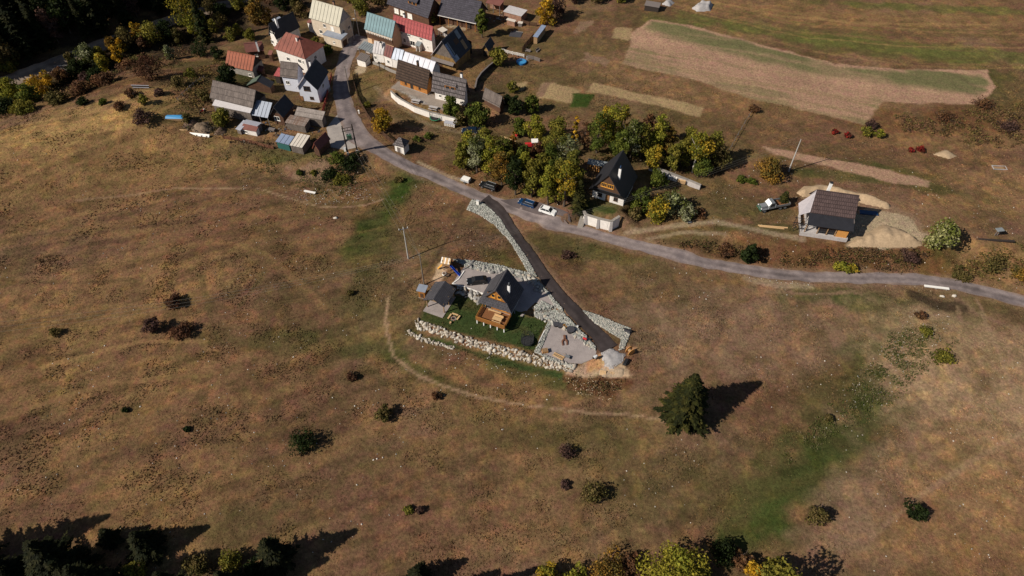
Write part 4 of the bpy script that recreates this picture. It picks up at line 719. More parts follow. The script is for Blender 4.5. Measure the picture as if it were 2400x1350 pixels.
mono('lean_to', 'small pinkish red roof against the left wall of the blue-white house', (641, 177), (655, 179.5), (641, 156), 2.8, 3.6, 'dark_wood', 'pink_roof', cat='shed')
gable('house_wing', 'wing of the blue-white house under weathered grey shingles', (656, 180), (697, 185), (656, 143.5), 5.2, 8.8, 'blue_white_wall', 'shingle_old', op=[('n', -1, 2.6, 1.2, 1.2)], cat='house')
gable('house', 'blue-white house with a dark blue-black roof and gable facing the road', (745, 212), (771, 168), (711, 182), 5.2, 9.2, 'blue_white_wall', 'dark_roof', roof2='felt_light', og=.5, op=[('l', .2, 4.4, 2.0, 1.5, 'brown_wood'), ('l', -.6, 1.6, 1.1, .9, 'brown_wood'), ('l', 2.6, .2, 1.1, 2.2, 'copper_door', 'door', False, 'copper_door'), ('n', 0, 3, 1.2, 1.2)], base='stone_grey', wlow=.5, chim=[(2, .6, 10, .5)])
gable('barn', 'long barn with a weathered grey shingle roof at the meadow edge', (491, 229.6), (592, 253.7), (497.8, 188), 4, 7.6, 'board_wall', 'shingle_old', gab='dark_wood', oh=.2, cat='barn')
mono('lean_to', 'whitewashed peeling lean-to roof along the front of the long grey barn', (497, 246.5), (586, 265), (499.5, 232), 3.2, 3.9, 'board_wall', 'patched_white', cat='shed')
gable('cottage', 'dark wooden cottage with a black roof and white-framed gable window', (663.5, 276), (690, 246), (640, 252), 3.2, 6.2, 'brown_board', 'dark_roof', gab='dark_wood', og=.6, op=[('l', .4, 1.4, 1.7, 1.3, 'trim_white', 'window', True, 'glass', 1)], cat='cottage')
mono('cart_shed', 'open cart shed under a bluish seamed tin roof left of the dark cottage', (585, 269), (628, 277), (627, 239), 2.8, 5.2, 'brown_board', 'tin_roof', pan=5, open_front=True)
mono('shed', 'long shed with a pale corrugated roof and white ridge board', (690, 270), (755, 281.5), (683, 247.5), 2.7, 3.9, 'board_wall', 'corrugated')
mono('shed', 'grey plank shed with a rusty corrugated roof in front of the pale corrugated shed', (667, 287), (714.5, 296.5), (689, 270.5), 2.4, 2.9, 'board_wall', 'rust_corrugated')
mono('shed', 'low shed with a rust-brown roof beside the silver tin shed', (564, 302), (600, 308.5), (568, 288), 1.7, 2.3, 'white_wall', 'brownred_roof', op=[('n', -1.4, .4, 1.4, .8)])
mono('shed', 'silver tin shed roof with dark patches behind the rust-brown roof', (567, 287.5), (603, 295.5), (558.5, 275.5), 2.5, 2.2, 'grey_wood', 'pale_tin')
mono('shed', 'narrow silver tin roof at the left end of the rust-brown shed', (551.5, 302), (563, 306), (559, 277), 1.6, 2.2, 'grey_wood', 'pale_tin')
mono('container', 'dark green box with a dull blue tin roof beside the cream-striped roof', (645, 332), (677, 340), (655, 311.5), 2.3, 2.8, 'teal_wall' if 'teal_wall' in MATS else plain('teal_wall', (.03, .11, .10), .6, .1) and 'teal_wall', 'blue_tin', pan=3)
mono('shed', 'dark plank shed with a cream white roof striped by dark seams', (678, 340.5), (708.5, 347), (693, 311), 2.3, 2.9, 'board_wall', 'white_tin', pan=4)
gable('shed', 'gabled maroon shed at the roadside below the transformer poles', (747.5, 353), (775, 326), (734, 337.5), 2.3, 4.3, 'brown_board', 'maroon_roof', roof2='red_roof', oh=.3, og=.3, cat='shed')
gable('shed', 'small garden shed with a grey-green roof above the long barn', (587, 187), (577.5, 200), (604, 185), 2.2, 4.2, 'brown_board', 'green_roof', roof2='dark_roof', oh=.3, og=.3, cat='shed')  # second slope darkened: its shade is put into the roof colour
# the twin houses
r = gable('house', 'peach house with a light teal seamed roof and railed gallery under the eave', (853, 68), (919, 90), (866.7, 31), 5, 9.4, 'peach_wall', 'teal_roof', pan=10, oh=.6, op=[('n', -3, .2, 1.0, 2.0, 'copper_door', 'door', False, 'copper_door'), ('n', 1, 1.0, 1.2, 1.2)])
L, W, wx, wy = r['dims']; MB().box(-wx, wx, -wy - .35, -wy - .004, 3.1, 3.9).build('gallery', 'brown_wood', r)
for k in range(16): MB().box(-wx + .3 + k * (2 * wx - .6) / 15 - .12, -wx + .3 + k * (2 * wx - .6) / 15 + .12, -wy - .42, -wy - .36, 3.95, 4.5).build('baluster', 'trim_white', r)
MB().box(-wx, wx, -wy - .44, -wy - .34, 4.52, 4.62).build('handrail', 'trim_white', r); MB().box(-wx, wx, -wy - .06, -wy - .003, 1.9, 3.0).build('cladding', 'brown_board', r)
r = gable('house', 'cream house with a mottled pinkish red seamed roof beside the teal roof', (920, 67.5), (1012, 95.5), (929, 37.5), 5.2, 9.2, 'white_wall', 'pink_roof', pan=13, oh=.5, gab='grey_wall', base='brick_wall', wlow=.5, op=[('n', -4.6, 3.9, 1.1, .8), ('n', -1.6, 3.9, 1.1, .8), ('n', 3.0, 3.9, 1.1, .8), ('n', 5.3, 1.6, .5, .9), ('n', -3.6, 1.3, 1.0, 1.5), ('n', -.5, 1.0, 1.9, 1.7)], chim=[(-4, 1, 10, .6)])
L, W, wx, wy = r['dims']
for x, nm in ((-5.8, 'tin_roof'), (2.4, 'grey_tin')):
    MB().slab([(x - .9, -wy - 1.7, 2.6), (x + .9, -wy - 1.7, 2.6), (x + .9, -wy - .02, 3.3), (x - .9, -wy - .02, 3.3)], .1).build('porch_roof', nm, r)
    MB().box(x - .7, x - .55, -wy - 1.5, -wy - .02, -.5, 2.55).box(x + .55, x + .7, -wy - 1.5, -wy - .02, -.5, 2.55).build('porch_wall', 'white_wall', r)
    opening(r, 'n', x, .1, 1.0, 2.0, wx, wy, 'brown_wood', 'door', False, 'dark_wood')
r = gable('barn', 'tall weathered barn with patched dark roof and plank gable right of the pink roof', (1068, 147), (1107, 110), (1032.5, 98), 3.4, 9.4, 'ochre_board', 'dark_roof', roof2='felt_light', og=.6, gab='board_wall', op=[('l', 2.2, .2, 2.6, 2.6, 'brown_wood', 'door', False, 'brown_wood'), ('l', -1.4, .2, 2.0, 2.6, 'ochre_board', 'door', False, 'ochre_board')], cat='barn')
L, W, wx, wy = r['dims']; sl = (9.4 - 3.4) / W
def patch(x0, x1, t0, t1, mt):
    a, b = -W + W * t0, -W + W * t1; MB().slab([(x0, a, 3.4 + sl * (a + W) + .05), (x1, a, 3.4 + sl * (a + W) + .05), (x1, b, 3.4 + sl * (b + W) + .05), (x0, b, 3.4 + sl * (b + W) + .05)], .04).build('roof_sheet', mt, r)
patch(-L / 2 + .2, -L / 2 + 1.1, .1, .8, 'blue_tin'); patch(-L / 2 + .1, -L / 2 + 2.4, .0, .22, 'tin_roof'); patch(-L / 2 + 1.4, -L / 2 + 1.9, .25, .8, 'grey_tin'); patch(1.8, 3.2, .1, .5, 'tan_wood'); patch(L / 2 - 3.4, L / 2 - 1.8, .6, .95, 'grey_tin'); patch(-.8, 1.2, .5, .72, 'brown_wood')
MB().slab([(-L / 2 - .05, -W * .9, 3.2), (-L / 2 - .05, W * .9, 3.2), (-L / 2 - 1.1, W * .9, 2.6), (-L / 2 - 1.1, -W * .9, 2.6)], .1).build('pent_roof', 'grey_wood', r)
# the long low row
mono('carport', 'carport with a grey-green slatted tin roof at the road corner', (838, 112), (871.5, 124), (850, 95), 3.0, 3.6, 'grey_wall', 'grey_tin', pan=7, open_front=True, cat='carport')
gable('farmhouse', 'white farmhouse section with a dirty white tin roof in the long row', (872.5, 123.5), (898, 129), (876, 96), 3.2, 6, 'white_wall', 'patched_white', pan=4, oh=.25, og=.05, op=[('n', -1.2, 1.0, .9, 1.1)], chim=[(1, -.9, 6.6, .5, 'white_wall')])
gable('farmhouse', 'short dark red tin-roofed section in the long white row', (898.5, 130.5), (916.5, 137.5), (904, 104.5), 3.2, 6, 'white_wall', 'maroon_roof', pan=3, oh=.25, og=.05, op=[('n', 0, .9, .9, 1.2)])
gable('farmhouse', 'light blue-grey tin-roofed section in the long white row', (917, 138), (941.5, 144.5), (928, 113.5), 3.0, 5.6, 'white_wall', 'tin_roof', pan=3, oh=.25, og=.05, op=[('n', .6, .9, .9, 1.2)])
gable('farmhouse', 'long pale silver tin-roofed end of the white row', (941.5, 144.5), (1014, 169), (953, 123), 3.0, 5.2, 'white_wall', 'pale_tin', pan=6, oh=.25, og=.2, cat='farmhouse')
mono('shed', 'low white-walled shed with a dark slatted roof below the carport', (834, 138), (856, 145.5), (845.5, 122.5), 2.2, 3.0, 'white_wall', 'grey_wood', pan=7)
r = gable('log_house', 'orange log house with a steep brown shingle roof above the white wall', (926.4, 184.5), (1000.6, 210.5), (942.8, 143), 2.7, 7.8, 'log_wall', 'shingle_brown', oh=1.0, og=.8, gab='brown_board', base='stone_grey', wlow=.35, op=[('n', -.6, .4, 1.0, 1.9, 'brown_wood', 'door', False, 'dark_wood'), ('n', 2.2, 1.1, .7, .7, 'brown_wood'), ('n', -2.8, 1.1, .7, .7, 'brown_wood')], chim=[(1.0, .7, 8.9, .55, 'brown_wood')])
r = gable('chalet', 'white cottage with a grey shingle roof and wide eyebrow dormer', (1011, 214), (1089, 233), (1030, 171.5), 2.9, 8.2, 'white_wall', 'shingle_grey', oh=.9, og=.6, gab='brown_board', op=[('n', -3, .9, .9, .9), ('n', 0, .9, .9, .9)], chim=[(3.2, 1.2, 9, .6)], cat='cottage')
L, W, wx, wy = r['dims']; sl = (8.2 - 2.9) / W
ya, yb = -W * .70, -W * .28; za, zb = 2.9 + sl * (ya + W), 2.9 + sl * (yb + W)
MB().slab([(-1.6, ya - .1, za + 1.25), (2.6, ya - .1, za + 1.25), (2.3, yb, zb + .06), (-1.3, yb, zb + .06)], .12).build('dormer_roof', 'shingle_grey', r)
MB().box(-1.2, 2.2, ya + .1, ya + .25, za - .3, za + 1.12).build('dormer_face', 'orange_wood', r); MB().slab([(2.2, ya + .1, za - .2), (2.2, yb, zb), (2.2, ya + .1, za + 1.1)], .1, up=1).build('dormer_cheek', 'shingle_grey', r); MB().slab([(-1.2, ya + .1, za - .2), (-1.2, yb, zb), (-1.2, ya + .1, za + 1.1)], .1, up=1).build('dormer_cheek', 'shingle_grey', r)
MB().box(-.9, .3, ya + .06, ya + .09, za + .25, za + .9).build('dormer_window', 'glass', r); MB().box(.7, 1.9, ya + .06, ya + .09, za + .25, za + .9).build('dormer_window', 'glass', r)
gable('hut', 'small hut with a ragged grey shingle roof among the garden trees', (1130, 232), (1171, 253), (1140, 207.5), 2.1, 5.2, 'brown_board', 'shingle_old', oh=.6, og=.3, cat='hut')
# top edge of the photograph
r = gable('house', 'dark slate-roofed timber house with an orange dormer at the top edge', (906, 9), (1003, 43), (930, -32), 3.6, 8.6, 'brown_board', 'slate_roof', oh=.7, op=[('n', -5.4, .9, 1.9, 1.7, 'trim_white', 'window', True, 'trim_white'), ('n', -2.8, .9, 1.9, 1.7, 'trim_white', 'window', True, 'trim_white'), ('n', .4, .7, 2.0, 1.8, 'trim_white', 'window', True, 'trim_white')])
L, W, wx, wy = r['dims']; sl = (8.6 - 3.6) / W; ya = -W * .62; za = 3.6 + sl * (ya + W)
MB().slab([(-1.0, ya - .4, za + 1.3), (3.6, ya - .4, za + 1.3), (3.6, -W * .1, 8.3), (-1.0, -W * .1, 8.3)], .12).build('dormer_roof', 'slate_roof', r); MB().box(-.5, 3.1, ya + .05, ya + .3, za - .4, za + 1.2).build('dormer_face', 'orange_wood', r)
MB().box(-.1, 1.1, ya, ya + .04, za + .2, za + .95).build('dormer_window', 'glass', r); MB().box(1.5, 2.7, ya, ya + .04, za + .2, za + .95).build('dormer_window', 'glass', r)
r = gable('barn', 'big slate-roofed barn with a white gutter and open porch at the top edge', (1025, 35), (1116, 55.5), (1046, -14), 3.4, 8.6, 'brown_board', 'slate_roof', oh=1.6, og=.4, gab='dark_wood', op=[('n', 4, .2, 1.6, 2.2, 'brown_wood', 'door', False, 'dark_wood')], cat='barn')
L, W, wx, wy = r['dims']; MB().box(-L / 2, L / 2, -W - .12, -W - .002, 3.28, 3.42).build('gutter', 'trim_white', r)
for k in range(5): MB().box(-wx + .2 + k * (2 * wx - .4) / 4 - .1, -wx + .2 + k * (2 * wx - .4) / 4 + .1, -W + .3, -W + .5, -.6, 3.35).build('post', 'orange_wood', r)
mono('shed', 'brick shed with a white-grey sheet roof beside the slate-roofed barn', (1179, 26.5), (1222, 38), (1193, 12), 2.8, 2.9, 'brick_wall', 'patched_white')
mono('coop', 'small brick hutch with a white top in the shaded yard', (1186, 46), (1206.5, 51.5), (1190, 41.5), 1.9, 2.0, 'brick_wall', 'white_tin', cat='hutch'); mono('coop', 'tiny wooden hutch with a pale lid next to the brick hutch', (1213, 54), (1224, 55.5), (1214.5, 49), 1.3, 1.4, 'grey_wood', 'white_tin', cat='hutch')
mono('shed', 'long narrow wooden box shed with a bluish tin roof by the vegetable plots', (1249, 85), (1260, 87.5), (1269, 57.5), 2.5, 2.7, 'tan_wood', 'blue_tin')
r = gable('shed', 'A-roofed wooden shed with a dark open doorway on the garden slope', (1146, 121), (1160, 102.5), (1135, 106), 2.5, 4.6, 'ochre_board', 'dark_roof', oh=.35, og=.5, op=[('l', .1, 0, 1.6, 2.3, 'tan_wood', 'door', False, 'dark_wood')], cat='shed')  # dark leaf stands for the shade inside the open doorway
mono('shed', 'small blue-grey roof tucked right of the patched barn', (1096, 105), (1106, 110), (1088, 98), 2.4, 2.9, 'dark_wood', 'grey_tin')
mono('porch', 'white flat porch roof behind the barn beside the pinkish red roof', (1025, 68), (1037, 76), (1036, 61), 2.8, 2.9, 'grey_wall', 'white_tin', open_front=True, cat='porch')
mono('pen', 'dark pen with a rubble-strewn roof at the top edge of the field', (1510, 12), (1545, 18), (1512, 0), 1.9, 2.2, 'dark_wood', 'grey_wood', cat='pen')
mono('shed', 'brick-fronted shed cut off by the top edge above the yard', (1138, 6), (1172, 14), (1142, -8), 3.2, 3.6, 'brick_wall', 'brownred_roof', open_front=True)

# ------------------------------------------------------------------ the black-roofed house and the timber chalet (gable with a skirt roof towards us)
def skirt_house(name, label, GL, GR, RF, RB, he, hr, ts, wall, gabm, roof, base_h, cat='house', wall2=None, inset=.7, front=1.2):
    z0 = 0.
    for k in range(5):
        a = at(*GL, z0 + he); b = at(*GR, z0 + he); f = at(*RF, z0 + hr); q = at(*RB, z0 + hr)
        u = Vector((b.x - a.x, b.y - a.y)); W = u.length; u /= W; e_ = Vector((q.y - f.y, f.x - q.x)).normalized(); u = (u + e_).normalized(); n = Vector((-u.y, u.x)); mid = Vector(((a.x + b.x) / 2, (a.y + b.y) / 2))
        yr = (Vector((f.x, f.y)) - mid).dot(n); yb = (Vector((q.x, q.y)) - mid).dot(n); c = mid + n * yb / 2; z0 = hz1(c.x, c.y)
    r = thing(name, label, cat, (mid.x, mid.y, z0), math.atan2(u.y, u.x)); H = W / 2; hs = he + (hr - he) * ts; xs = H * (1 - ts)
    for s in (-1, 1): MB().slab([(s * H, 0, he), (s * H, yb, he), (s * .003, yb, hr), (s * .003, yr, hr), (s * xs, yr, hs)], .16).build('roof_slope', roof, r)
    MB().slab([(-H, .0, he), (H, .0, he), (xs, yr, hs), (-xs, yr, hs)], .15).build('skirt_roof', roof, r)
    MB().slab([(-xs + .15, yr + .35, hs - .3), (xs - .15, yr + .35, hs - .3), (0, yr + .35, hr - .25)], .15, up=1).build('gable', gabm, r)
    MB().slab([(-H + .6, yb - .5, he + .2), (H - .6, yb - .5, he + .2), (0, yb - .5, hr - .4)], .15, up=1).build('gable', gabm, r)
    wx = H - inset; MB().box(-wx, wx, front, yb - .6, base_h, he + .35).build('wall', wall, r)
    MB().box(-wx - .03, wx + .03, front - .03, yb - .57, -2.0, base_h - .003).build('ground_floor', wall2 or wall, r)
    r['dims'] = (H, yr, yb, hs, wx); return r
r = skirt_house('house', 'white-based house with a tall pointed black roof among the trees', (1380, 443.5), (1467, 466), (1432, 411), (1471, 354), 3.4, 10.2, .26, 'brown_board', 'brown_wood', 'black_roof', 2.5, wall2='white_wall')
H, yr, yb, hs, wx = r['dims']
def front_op(y, *a): return a
for x, w_ in ((-2.1, 1.1), (2.0, 1.1)): opening(r, 'n', x, .9, w_, 1.1, wx, -1.17, 'brown_wood')
opening(r, 'n', -.1, 0, 1.0, 2.1, wx, -1.17, 'copper_door', 'door', False, 'copper_door')
for x in (-.95, .75): opening(r, 'n', x, hs + .75, 1.5, 1.2, wx, -(yr + .35), 'trim_yellow', 'window', True, 'glass', 2)
chimney(r, 1.8, yr + 3.0, 6, 10.6, .6)
MB().tube((1.8, yr + 3.0, 10.7), (1.8, yr + 3.0, 11.3), .12).build('flue', 'blue_roof', r)
r = chal = skirt_house('chalet', 'timber chalet with a steep dark roof and orange balcony on the lawn', (1119, 710), (1199, 733.7), (1162.3, 680.4), (1193, 631), 4.2, 9.2, .34, 'orange_wood', 'orange_wood', 'slate_y', 1.7, cat='chalet', wall2='concrete_wall', inset=.9, front=1.4)
H, yr, yb, hs, wx = r['dims']
for x in (-.72, .72): opening(r, 'n', x, hs + .3, .9, 1.1, wx, -(yr + .35), 'trim_yellow', 'window', True, 'glass', 0)
chimney(r, 1.9, yr + 2.7, 5, 8.9, .55)
MB().tube((1.9, yr + 2.7, 9.0), (1.9, yr + 2.7, 9.5), .13).build('flue', 'steel', r)
sl = (9.2 - 4.2) / H                                                       # the long dormer on the sunny side
MB().slab([(-H * .16, yr + .5, 9.2 - sl * H * .16 + .14), (-H * .16, yb - .6, 9.2 - sl * H * .16 + .14), (-H * .60, yb - .9, 9.2 - sl * H * .60 + .9), (-H * .60, yr + .5, 9.2 - sl * H * .60 + .9)], .12).build('dormer_roof', 'anthracite', r)
MB().box(-H * .57, -H * .56 + .1, yr + .8, yb - 1.1, 9.2 - sl * H * .60 - .2, 9.2 - sl * H * .60 + .78).build('dormer_face', 'orange_wood', r)
MB().box(-H, -H + .09, .05, yb, 4.0, 4.13).build('gutter', 'anthracite', r)
bw = wx + .35; by = -2.5                                                  # balcony
MB().box(-bw, bw, by, 1.36, 1.45, 1.62).build('deck', 'deck_wood', r)
for k in range(22): MB().box(-bw + .05, bw - .05, by + .06 + k * .172, by + .06 + k * .172 + .15, 1.624, 1.655).build('deck_plank', 'deck_wood', r)
rl = MB().box(-bw, bw, by, by + .1, 2.5, 2.62).box(-bw, -bw + .1, by + .102, 1.3, 2.5, 2.62).box(bw - .1, bw, by + .102, 1.3, 2.5, 2.62).build('handrail', 'orange_wood', r)
for k in range(34):
    x = -bw + .08 + k * (2 * bw - .16) / 33; MB().box(x - .07, x + .07, by + .02, by + .06, 1.3, 2.49).build('baluster', 'orange_wood', rl)
for s in (-1, 1):
    for k in range(15): MB().box(s * (bw - .05) - .02, s * (bw - .05) + .02, by + .2 + k * .235, by + .34 + k * .235, 1.3, 2.49).build('baluster', 'orange_wood', rl)
for k in range(5): MB().box(-bw + .1 + k * (2 * bw - .4) / 4, -bw + .3 + k * (2 * bw - .4) / 4, by + .15, by + .35, -2.6, 1.446).build('post', 'chimney_white', r)
for k in range(4): MB().box(-bw + .02 + k * (2 * bw - .24) / 3, -bw + .2 + k * (2 * bw - .24) / 3, by + .13, by + .3, 2.63, 4.35).build('roof_post', 'orange_wood', r) if k in (0, 3) and False else None
opening(r, 'n', -2.0, 1.7, 1.6, 2.0, wx, -1.4, 'trim_yellow', 'door', False, 'glass'); opening(r, 'n', 1.6, 2.4, 1.3, 1.1, wx, -1.4, 'trim_yellow')
MB().box(-bw - .6, bw + .2, by - .9, 1.3, -1.25, -.72).build('terrace_slab', 'paving', r)
# furniture on the balcony stands in the chalet's frame but is its own
def on(root, x, y, z, dz=0.): return root.matrix_basis @ Vector((x, y, z)) if False else Matrix.Translation(root.location) @ Matrix.Rotation(root.rotation_euler.z, 4, 'Z') @ Vector((x, y, z))
def table(p, rz, label, l=2.0, w_=.8, mat='pale_wood'):
    t_ = thing('table', label, 'table', p, rz)
    for k in range(4): MB().box(-l / 2, l / 2, -w_ / 2 + k * w_ / 4 + .01, -w_ / 2 + (k + 1) * w_ / 4 - .01, .7, .76).build('top_board', mat, t_)
    for x in (-l / 2 + .15, l / 2 - .25):
        for y in (-w_ / 2 + .08, w_ / 2 - .18): MB().box(x, x + .1, y, y + .1, 0, .698).build('leg', mat, t_)
def bench(p, rz, label, l=2.0, w_=.38, mat='pale_wood', back=False, h=.45, cat='bench', group=None):
    t_ = thing('bench', label, cat, p, rz, group)
    MB().box(-l / 2, l / 2, -w_ / 2, w_ / 2, h - .07, h).build('seat', mat, t_)
    for x in (-l / 2 + .15, l / 2 - .27): MB().box(x, x + .12, -w_ / 2 + .03, w_ / 2 - .03, 0, h - .072).build('leg', mat, t_)
    if back: MB().box(-l / 2, l / 2, w_ / 2 + .002, w_ / 2 + .07, h, h + .45).build('backrest', mat, t_)
    return t_
ca = chal.rotation_euler.z
table(on(chal, 1.1, -1.15, 1.66), ca, 'pale wooden table on the chalet balcony', 2.0, .9)
bench(on(chal, 1.1, -.35, 1.66), ca, 'pale bench with a curved-looking back behind the balcony table', 2.1, .4, back=True); bench(on(chal, 1.1, -1.9, 1.66), ca, 'pale bench between the balcony table and the railing', 2.0, .36)
bench(on(chal, -.3, .75, 1.66), ca, 'long pale plank bench against the chalet wall on the balcony', 3.0, .35)
# ------------------------------------------------------------------ the unfinished house
z0 = hz1(*at(1945, 545).xy); 
def rc(u, v, h): return at(u, v, z0 + h)
A, B = rc(1892, 527, 4.0), rc(2001, 543, 4.0); u = Vector((B.x - A.x, B.y - A.y)); L = u.length; ang = math.atan2(u.y, u.x); u /= L; n = Vector((-u.y, u.x))
def ly(p): return (Vector((p.x, p.y)) - Vector((A.x, A.y))).dot(n)
yk = ly(rc(1902, 499, 5.0)); yR = ly(rc(1919, 444, 9.4)); r = thing('unfinished_house', 'unfinished house with a brown tiled roof and open front on pale sand', 'house', (A.x, A.y, z0), ang)
MB().slab([(.6, yk, 5.0), (L + .2, yk, 5.0), (L, yR, 9.4), (.9, yR, 9.4)], .16).build('roof_slope', 'tile_roof', r); MB().slab([(.9, yR + .003, 9.4), (L, yR + .003, 9.4), (L, 2 * yR - yk, 5.0), (.6, 2 * yR - yk, 5.0)], .16).build('roof_slope', 'tile_roof', r)
MB().slab([(0, 0, 4.0), (L, 0, 4.0), (L + .1, yk - .004, 4.95), (.4, yk - .004, 4.95)], .14).build('porch_roof', 'black_roof', r)
MB().slab([(.55, yk + .3, 4.9), (.85, yR - .3, 8.8), (-1.9, yR - .2, 4.6), (-1.7, yk - .2, 3.9)], .12).build('side_roof', 'felt_light', r)
MB().box(.9, L - .7, yk + .2, 2 * yR - yk - .5, -1, 5.0).build('wall', 'concrete_wall', r)
for x in (1.0, L - .75): MB().slab([(x, yk + .3, 5.0), (x, 2 * yR - yk - .5, 5.0), (x, yR, 9.2)], .14, up=1).build('gable', 'grey_wood' if x > 2 else 'felt_light', r)
fy = ly(rc(1889, 546, 1.15))
MB().box(-.6, L - .3, fy, fy + .25, -2.6, 1.15).build('foundation_wall', 'concrete_wall', r); MB().box(-.6, L - .3, fy + .253, yk, -2.4, .9).build('floor_slab', 'concrete_wall', r); MB().box(L - .55, L - .3, fy + .253, yk + .2, -2.4, 1.15).build('foundation_wall', 'concrete_wall', r); MB().box(-.6, -.35, fy + .253, yk + 4, -2.4, 1.1).build('foundation_wall', 'concrete_wall', r)
for x in (.3, L * .30, L * .5, L * .68, L - .6): MB().box(x - .09, x + .09, fy + .5, fy + .68, .9, 4.1).build('post', 'tan_wood', r)
MB().box(L * .70, L - .7, fy + .3, fy + .4, .95, 3.1).build('board_panel', 'osb', r); MB().box(L - .69, L - .6, fy + .45, yk, .95, 3.3).build('board_panel', 'osb', r)
MB().box(L * .32, L * .48, fy + .72, fy + .76, 1.2, 3.3).build('window', 'glass', r); MB().box(L * .52, L * .66, fy + .72, fy + .76, 1.2, 3.3).build('window', 'glass', r)
MB().box(.6, L * .3, yk - .4, yk - .3, .95, 3.4).build('wall', 'white_wall', r)
chimney(r, L * .36, yR + 1.2, 7, 10.9, .6)
MB().box(L + .0, L + .1, yk - 1.2, yk + .2, 3.2, 5.0).build('bargeboard', 'grey_wood', r)
sc = thing('scaffold', 'dark timber scaffold at the left corner of the unfinished house', 'scaffold', on(r, -1.2, fy + 1.2, 0), ang)
for x in (-.8, .6, 2.0):
    for y in (0, 1.6): MB().box(x - .05, x + .05, y - .05, y + .05, -2.0, 3.4).build('upright', 'black_metal', sc)
for z in (1.3, 2.9):
    for y in (-.07, 1.67): MB().box(-1.2, 2.4, y - .04, y + .04, z, z + .1).build('ledger', 'black_metal', sc)
    for x in (-.72, .68, 1.92): MB().box(x - .04, x + .04, -.4, 2.0, z + .104, z + .2).build('transom', 'black_metal', sc)
uf = r
# ------------------------------------------------------------------ pavilion, smokehouse, roadside hut
def pavilion():
    c, z0, ang, L, d = eave_frame((1026 - 34, 704), (1027, 662), (1043.5, 658.5), 2.9, 4.2); return c, z0, ang, L, d
cF = at(1016, 704, hz1(*at(1016, 704).xy) + 4.1); gL = (992, 704); gR = (1042, 719)
z0 = hz1(*at(1030, 710).xy)
a = at(*gL, z0 + 2.8); b = at(1040, 718.5, z0 + 2.8); pk = at(1015, 701.5, z0 + 4.3); bk = at(1043.5, 658.5, z0 + 4.3)
ax = Vector((bk.x - pk.x, bk.y - pk.y)); L = ax.length; ax /= L; sd = Vector((ax.y, -ax.x)); Wd = max(2.6, (b.xy - pk.xy).dot(sd)); ang = math.atan2(sd.y, sd.x)
r = pav = thing('pavilion', 'open garden pavilion with a dark gable roof on a paved slab', 'pavilion', (pk.x, pk.y, z0), ang)
for s in (-1, 1): MB().slab([(s * Wd, 0, 2.8), (s * Wd, L, 2.8), (s * .003, L, 4.3), (s * .003, 0, 4.3)], .13).build('roof_slope', 'slate_y', r)
for y in (.55, L / 2, L - .5):
    for s in (-1, 1): MB().box(s * (Wd - .55) - .09, s * (Wd - .55) + .09, y - .09, y + .09, -.6, 2.95).build('post', 'tan_wood', r)
    MB().box(-Wd + .4, Wd - .4, y - .08, y + .08, 2.96, 3.1).build('tie_beam', 'tan_wood', r)
MB().box(-Wd + .2, Wd - .2, -.9, L - .2, -1.0, .16).build('floor_slab', 'gravel', r)
MB().box(-Wd + .5, Wd - .5, L - .9, L - .7, .16, 2.6).build('back_wall', 'stone_grey', r)
table(on(r, .3, L * .45, .16), ang, 'dark table in the shade of the garden pavilion', 2.2, .9, 'brown_wood')
g = G(992, 693); r = thing('smokehouse', 'orange smokehouse tower with a flat grey cap beside the pavilion', 'smokehouse', g, R_(-14))
MB().taper(-.75, .75, -.75, .75, -.6, 2.5, .95).build('body', 'orange_wood', r); MB().box(-1.05, 1.05, -1.05, 1.05, 2.5, 2.62).build('roof', 'tin_roof', r); MB().box(-.35, .35, -.79, -.76, .2, 1.6).build('door', 'brown_wood', r); MB().box(-.85, .85, -.85, .85, -.7, .05).build('plinth', 'stone_grey', r)
g = G(943, 352); r = thing('roadside_hut', 'tiny white roadside hut with a grey shingle hipped roof', 'hut', g, R_(-22))
MB().box(-1.4, 1.4, -1.3, 1.3, -1, 2.6).build('wall', 'white_wall', r)
MB().slab([(-1.8, -1.7, 2.5), (1.8, -1.7, 2.5), (.3, -.2, 4.3), (-.3, -.2, 4.3)], .1).build('roof_slope', 'shingle_grey', r); MB().slab([(1.8, 1.7, 2.5), (-1.8, 1.7, 2.5), (-.3, .0, 4.3), (.3, .0, 4.3)], .1).build('roof_slope', 'shingle_grey', r)
for s in (-1, 1): MB().slab([(s * 1.8, -1.7, 2.5), (s * 1.8, 1.7, 2.5), (s * .3, .0, 4.3), (s * .3, -.2, 4.3)], .1).build('roof_hip', 'shingle_grey', r)
opening(r, 'n', -.2, 0, 1.2, 2.0, 1.4, 1.3, 'trim_white', 'door', False, 'grey_wood'); MB().box(-1.55, 1.55, -1.5, -1.304, 2.3, 2.48).build('fascia', 'trim_white', r); MB().box(1.25, 1.45, -1.5, -1.304, -.6, 2.29).build('post', 'trim_white', r)
# ------------------------------------------------------------------ vehicles
for nm, c, ro in (('paint_black', (.010, .011, .013), .18), ('paint_white', (.80, .80, .79), .25), ('paint_blue', (.008, .036, .10), .2), ('paint_navy', (.008, .018, .04), .2), ('paint_red', (.48, .025, .03), .35), ('paint_grey', (.16, .17, .18), .4), ('paint_silver', (.46, .47, .48), .3), ('plastic_blue', (.01, .06, .42), .35), ('plastic_green', (.02, .22, .10), .45), ('tarp_blue', (.05, .25, .50), .5), ('paint_green', (.04, .11, .07), .5), ('pool_blue', (.02, .16, .40), .4)):
    plain(nm, c, ro, .05, 2, bump=0, spec=.5)
plain('tyre', (.018, .018, .018), .9, .2); plain('rim', (.34, .34, .35), .35, .1, metal=.6); plain('net', (.03, .03, .032), .8, .1); plain('rust', (.16, .07, .04), .9, .3)
m, t, b_ = newmat('headlight'); b_.inputs['Base Color'].default_value = (.75, .76, .78, 1); b_.inputs['Roughness'].default_value = .1
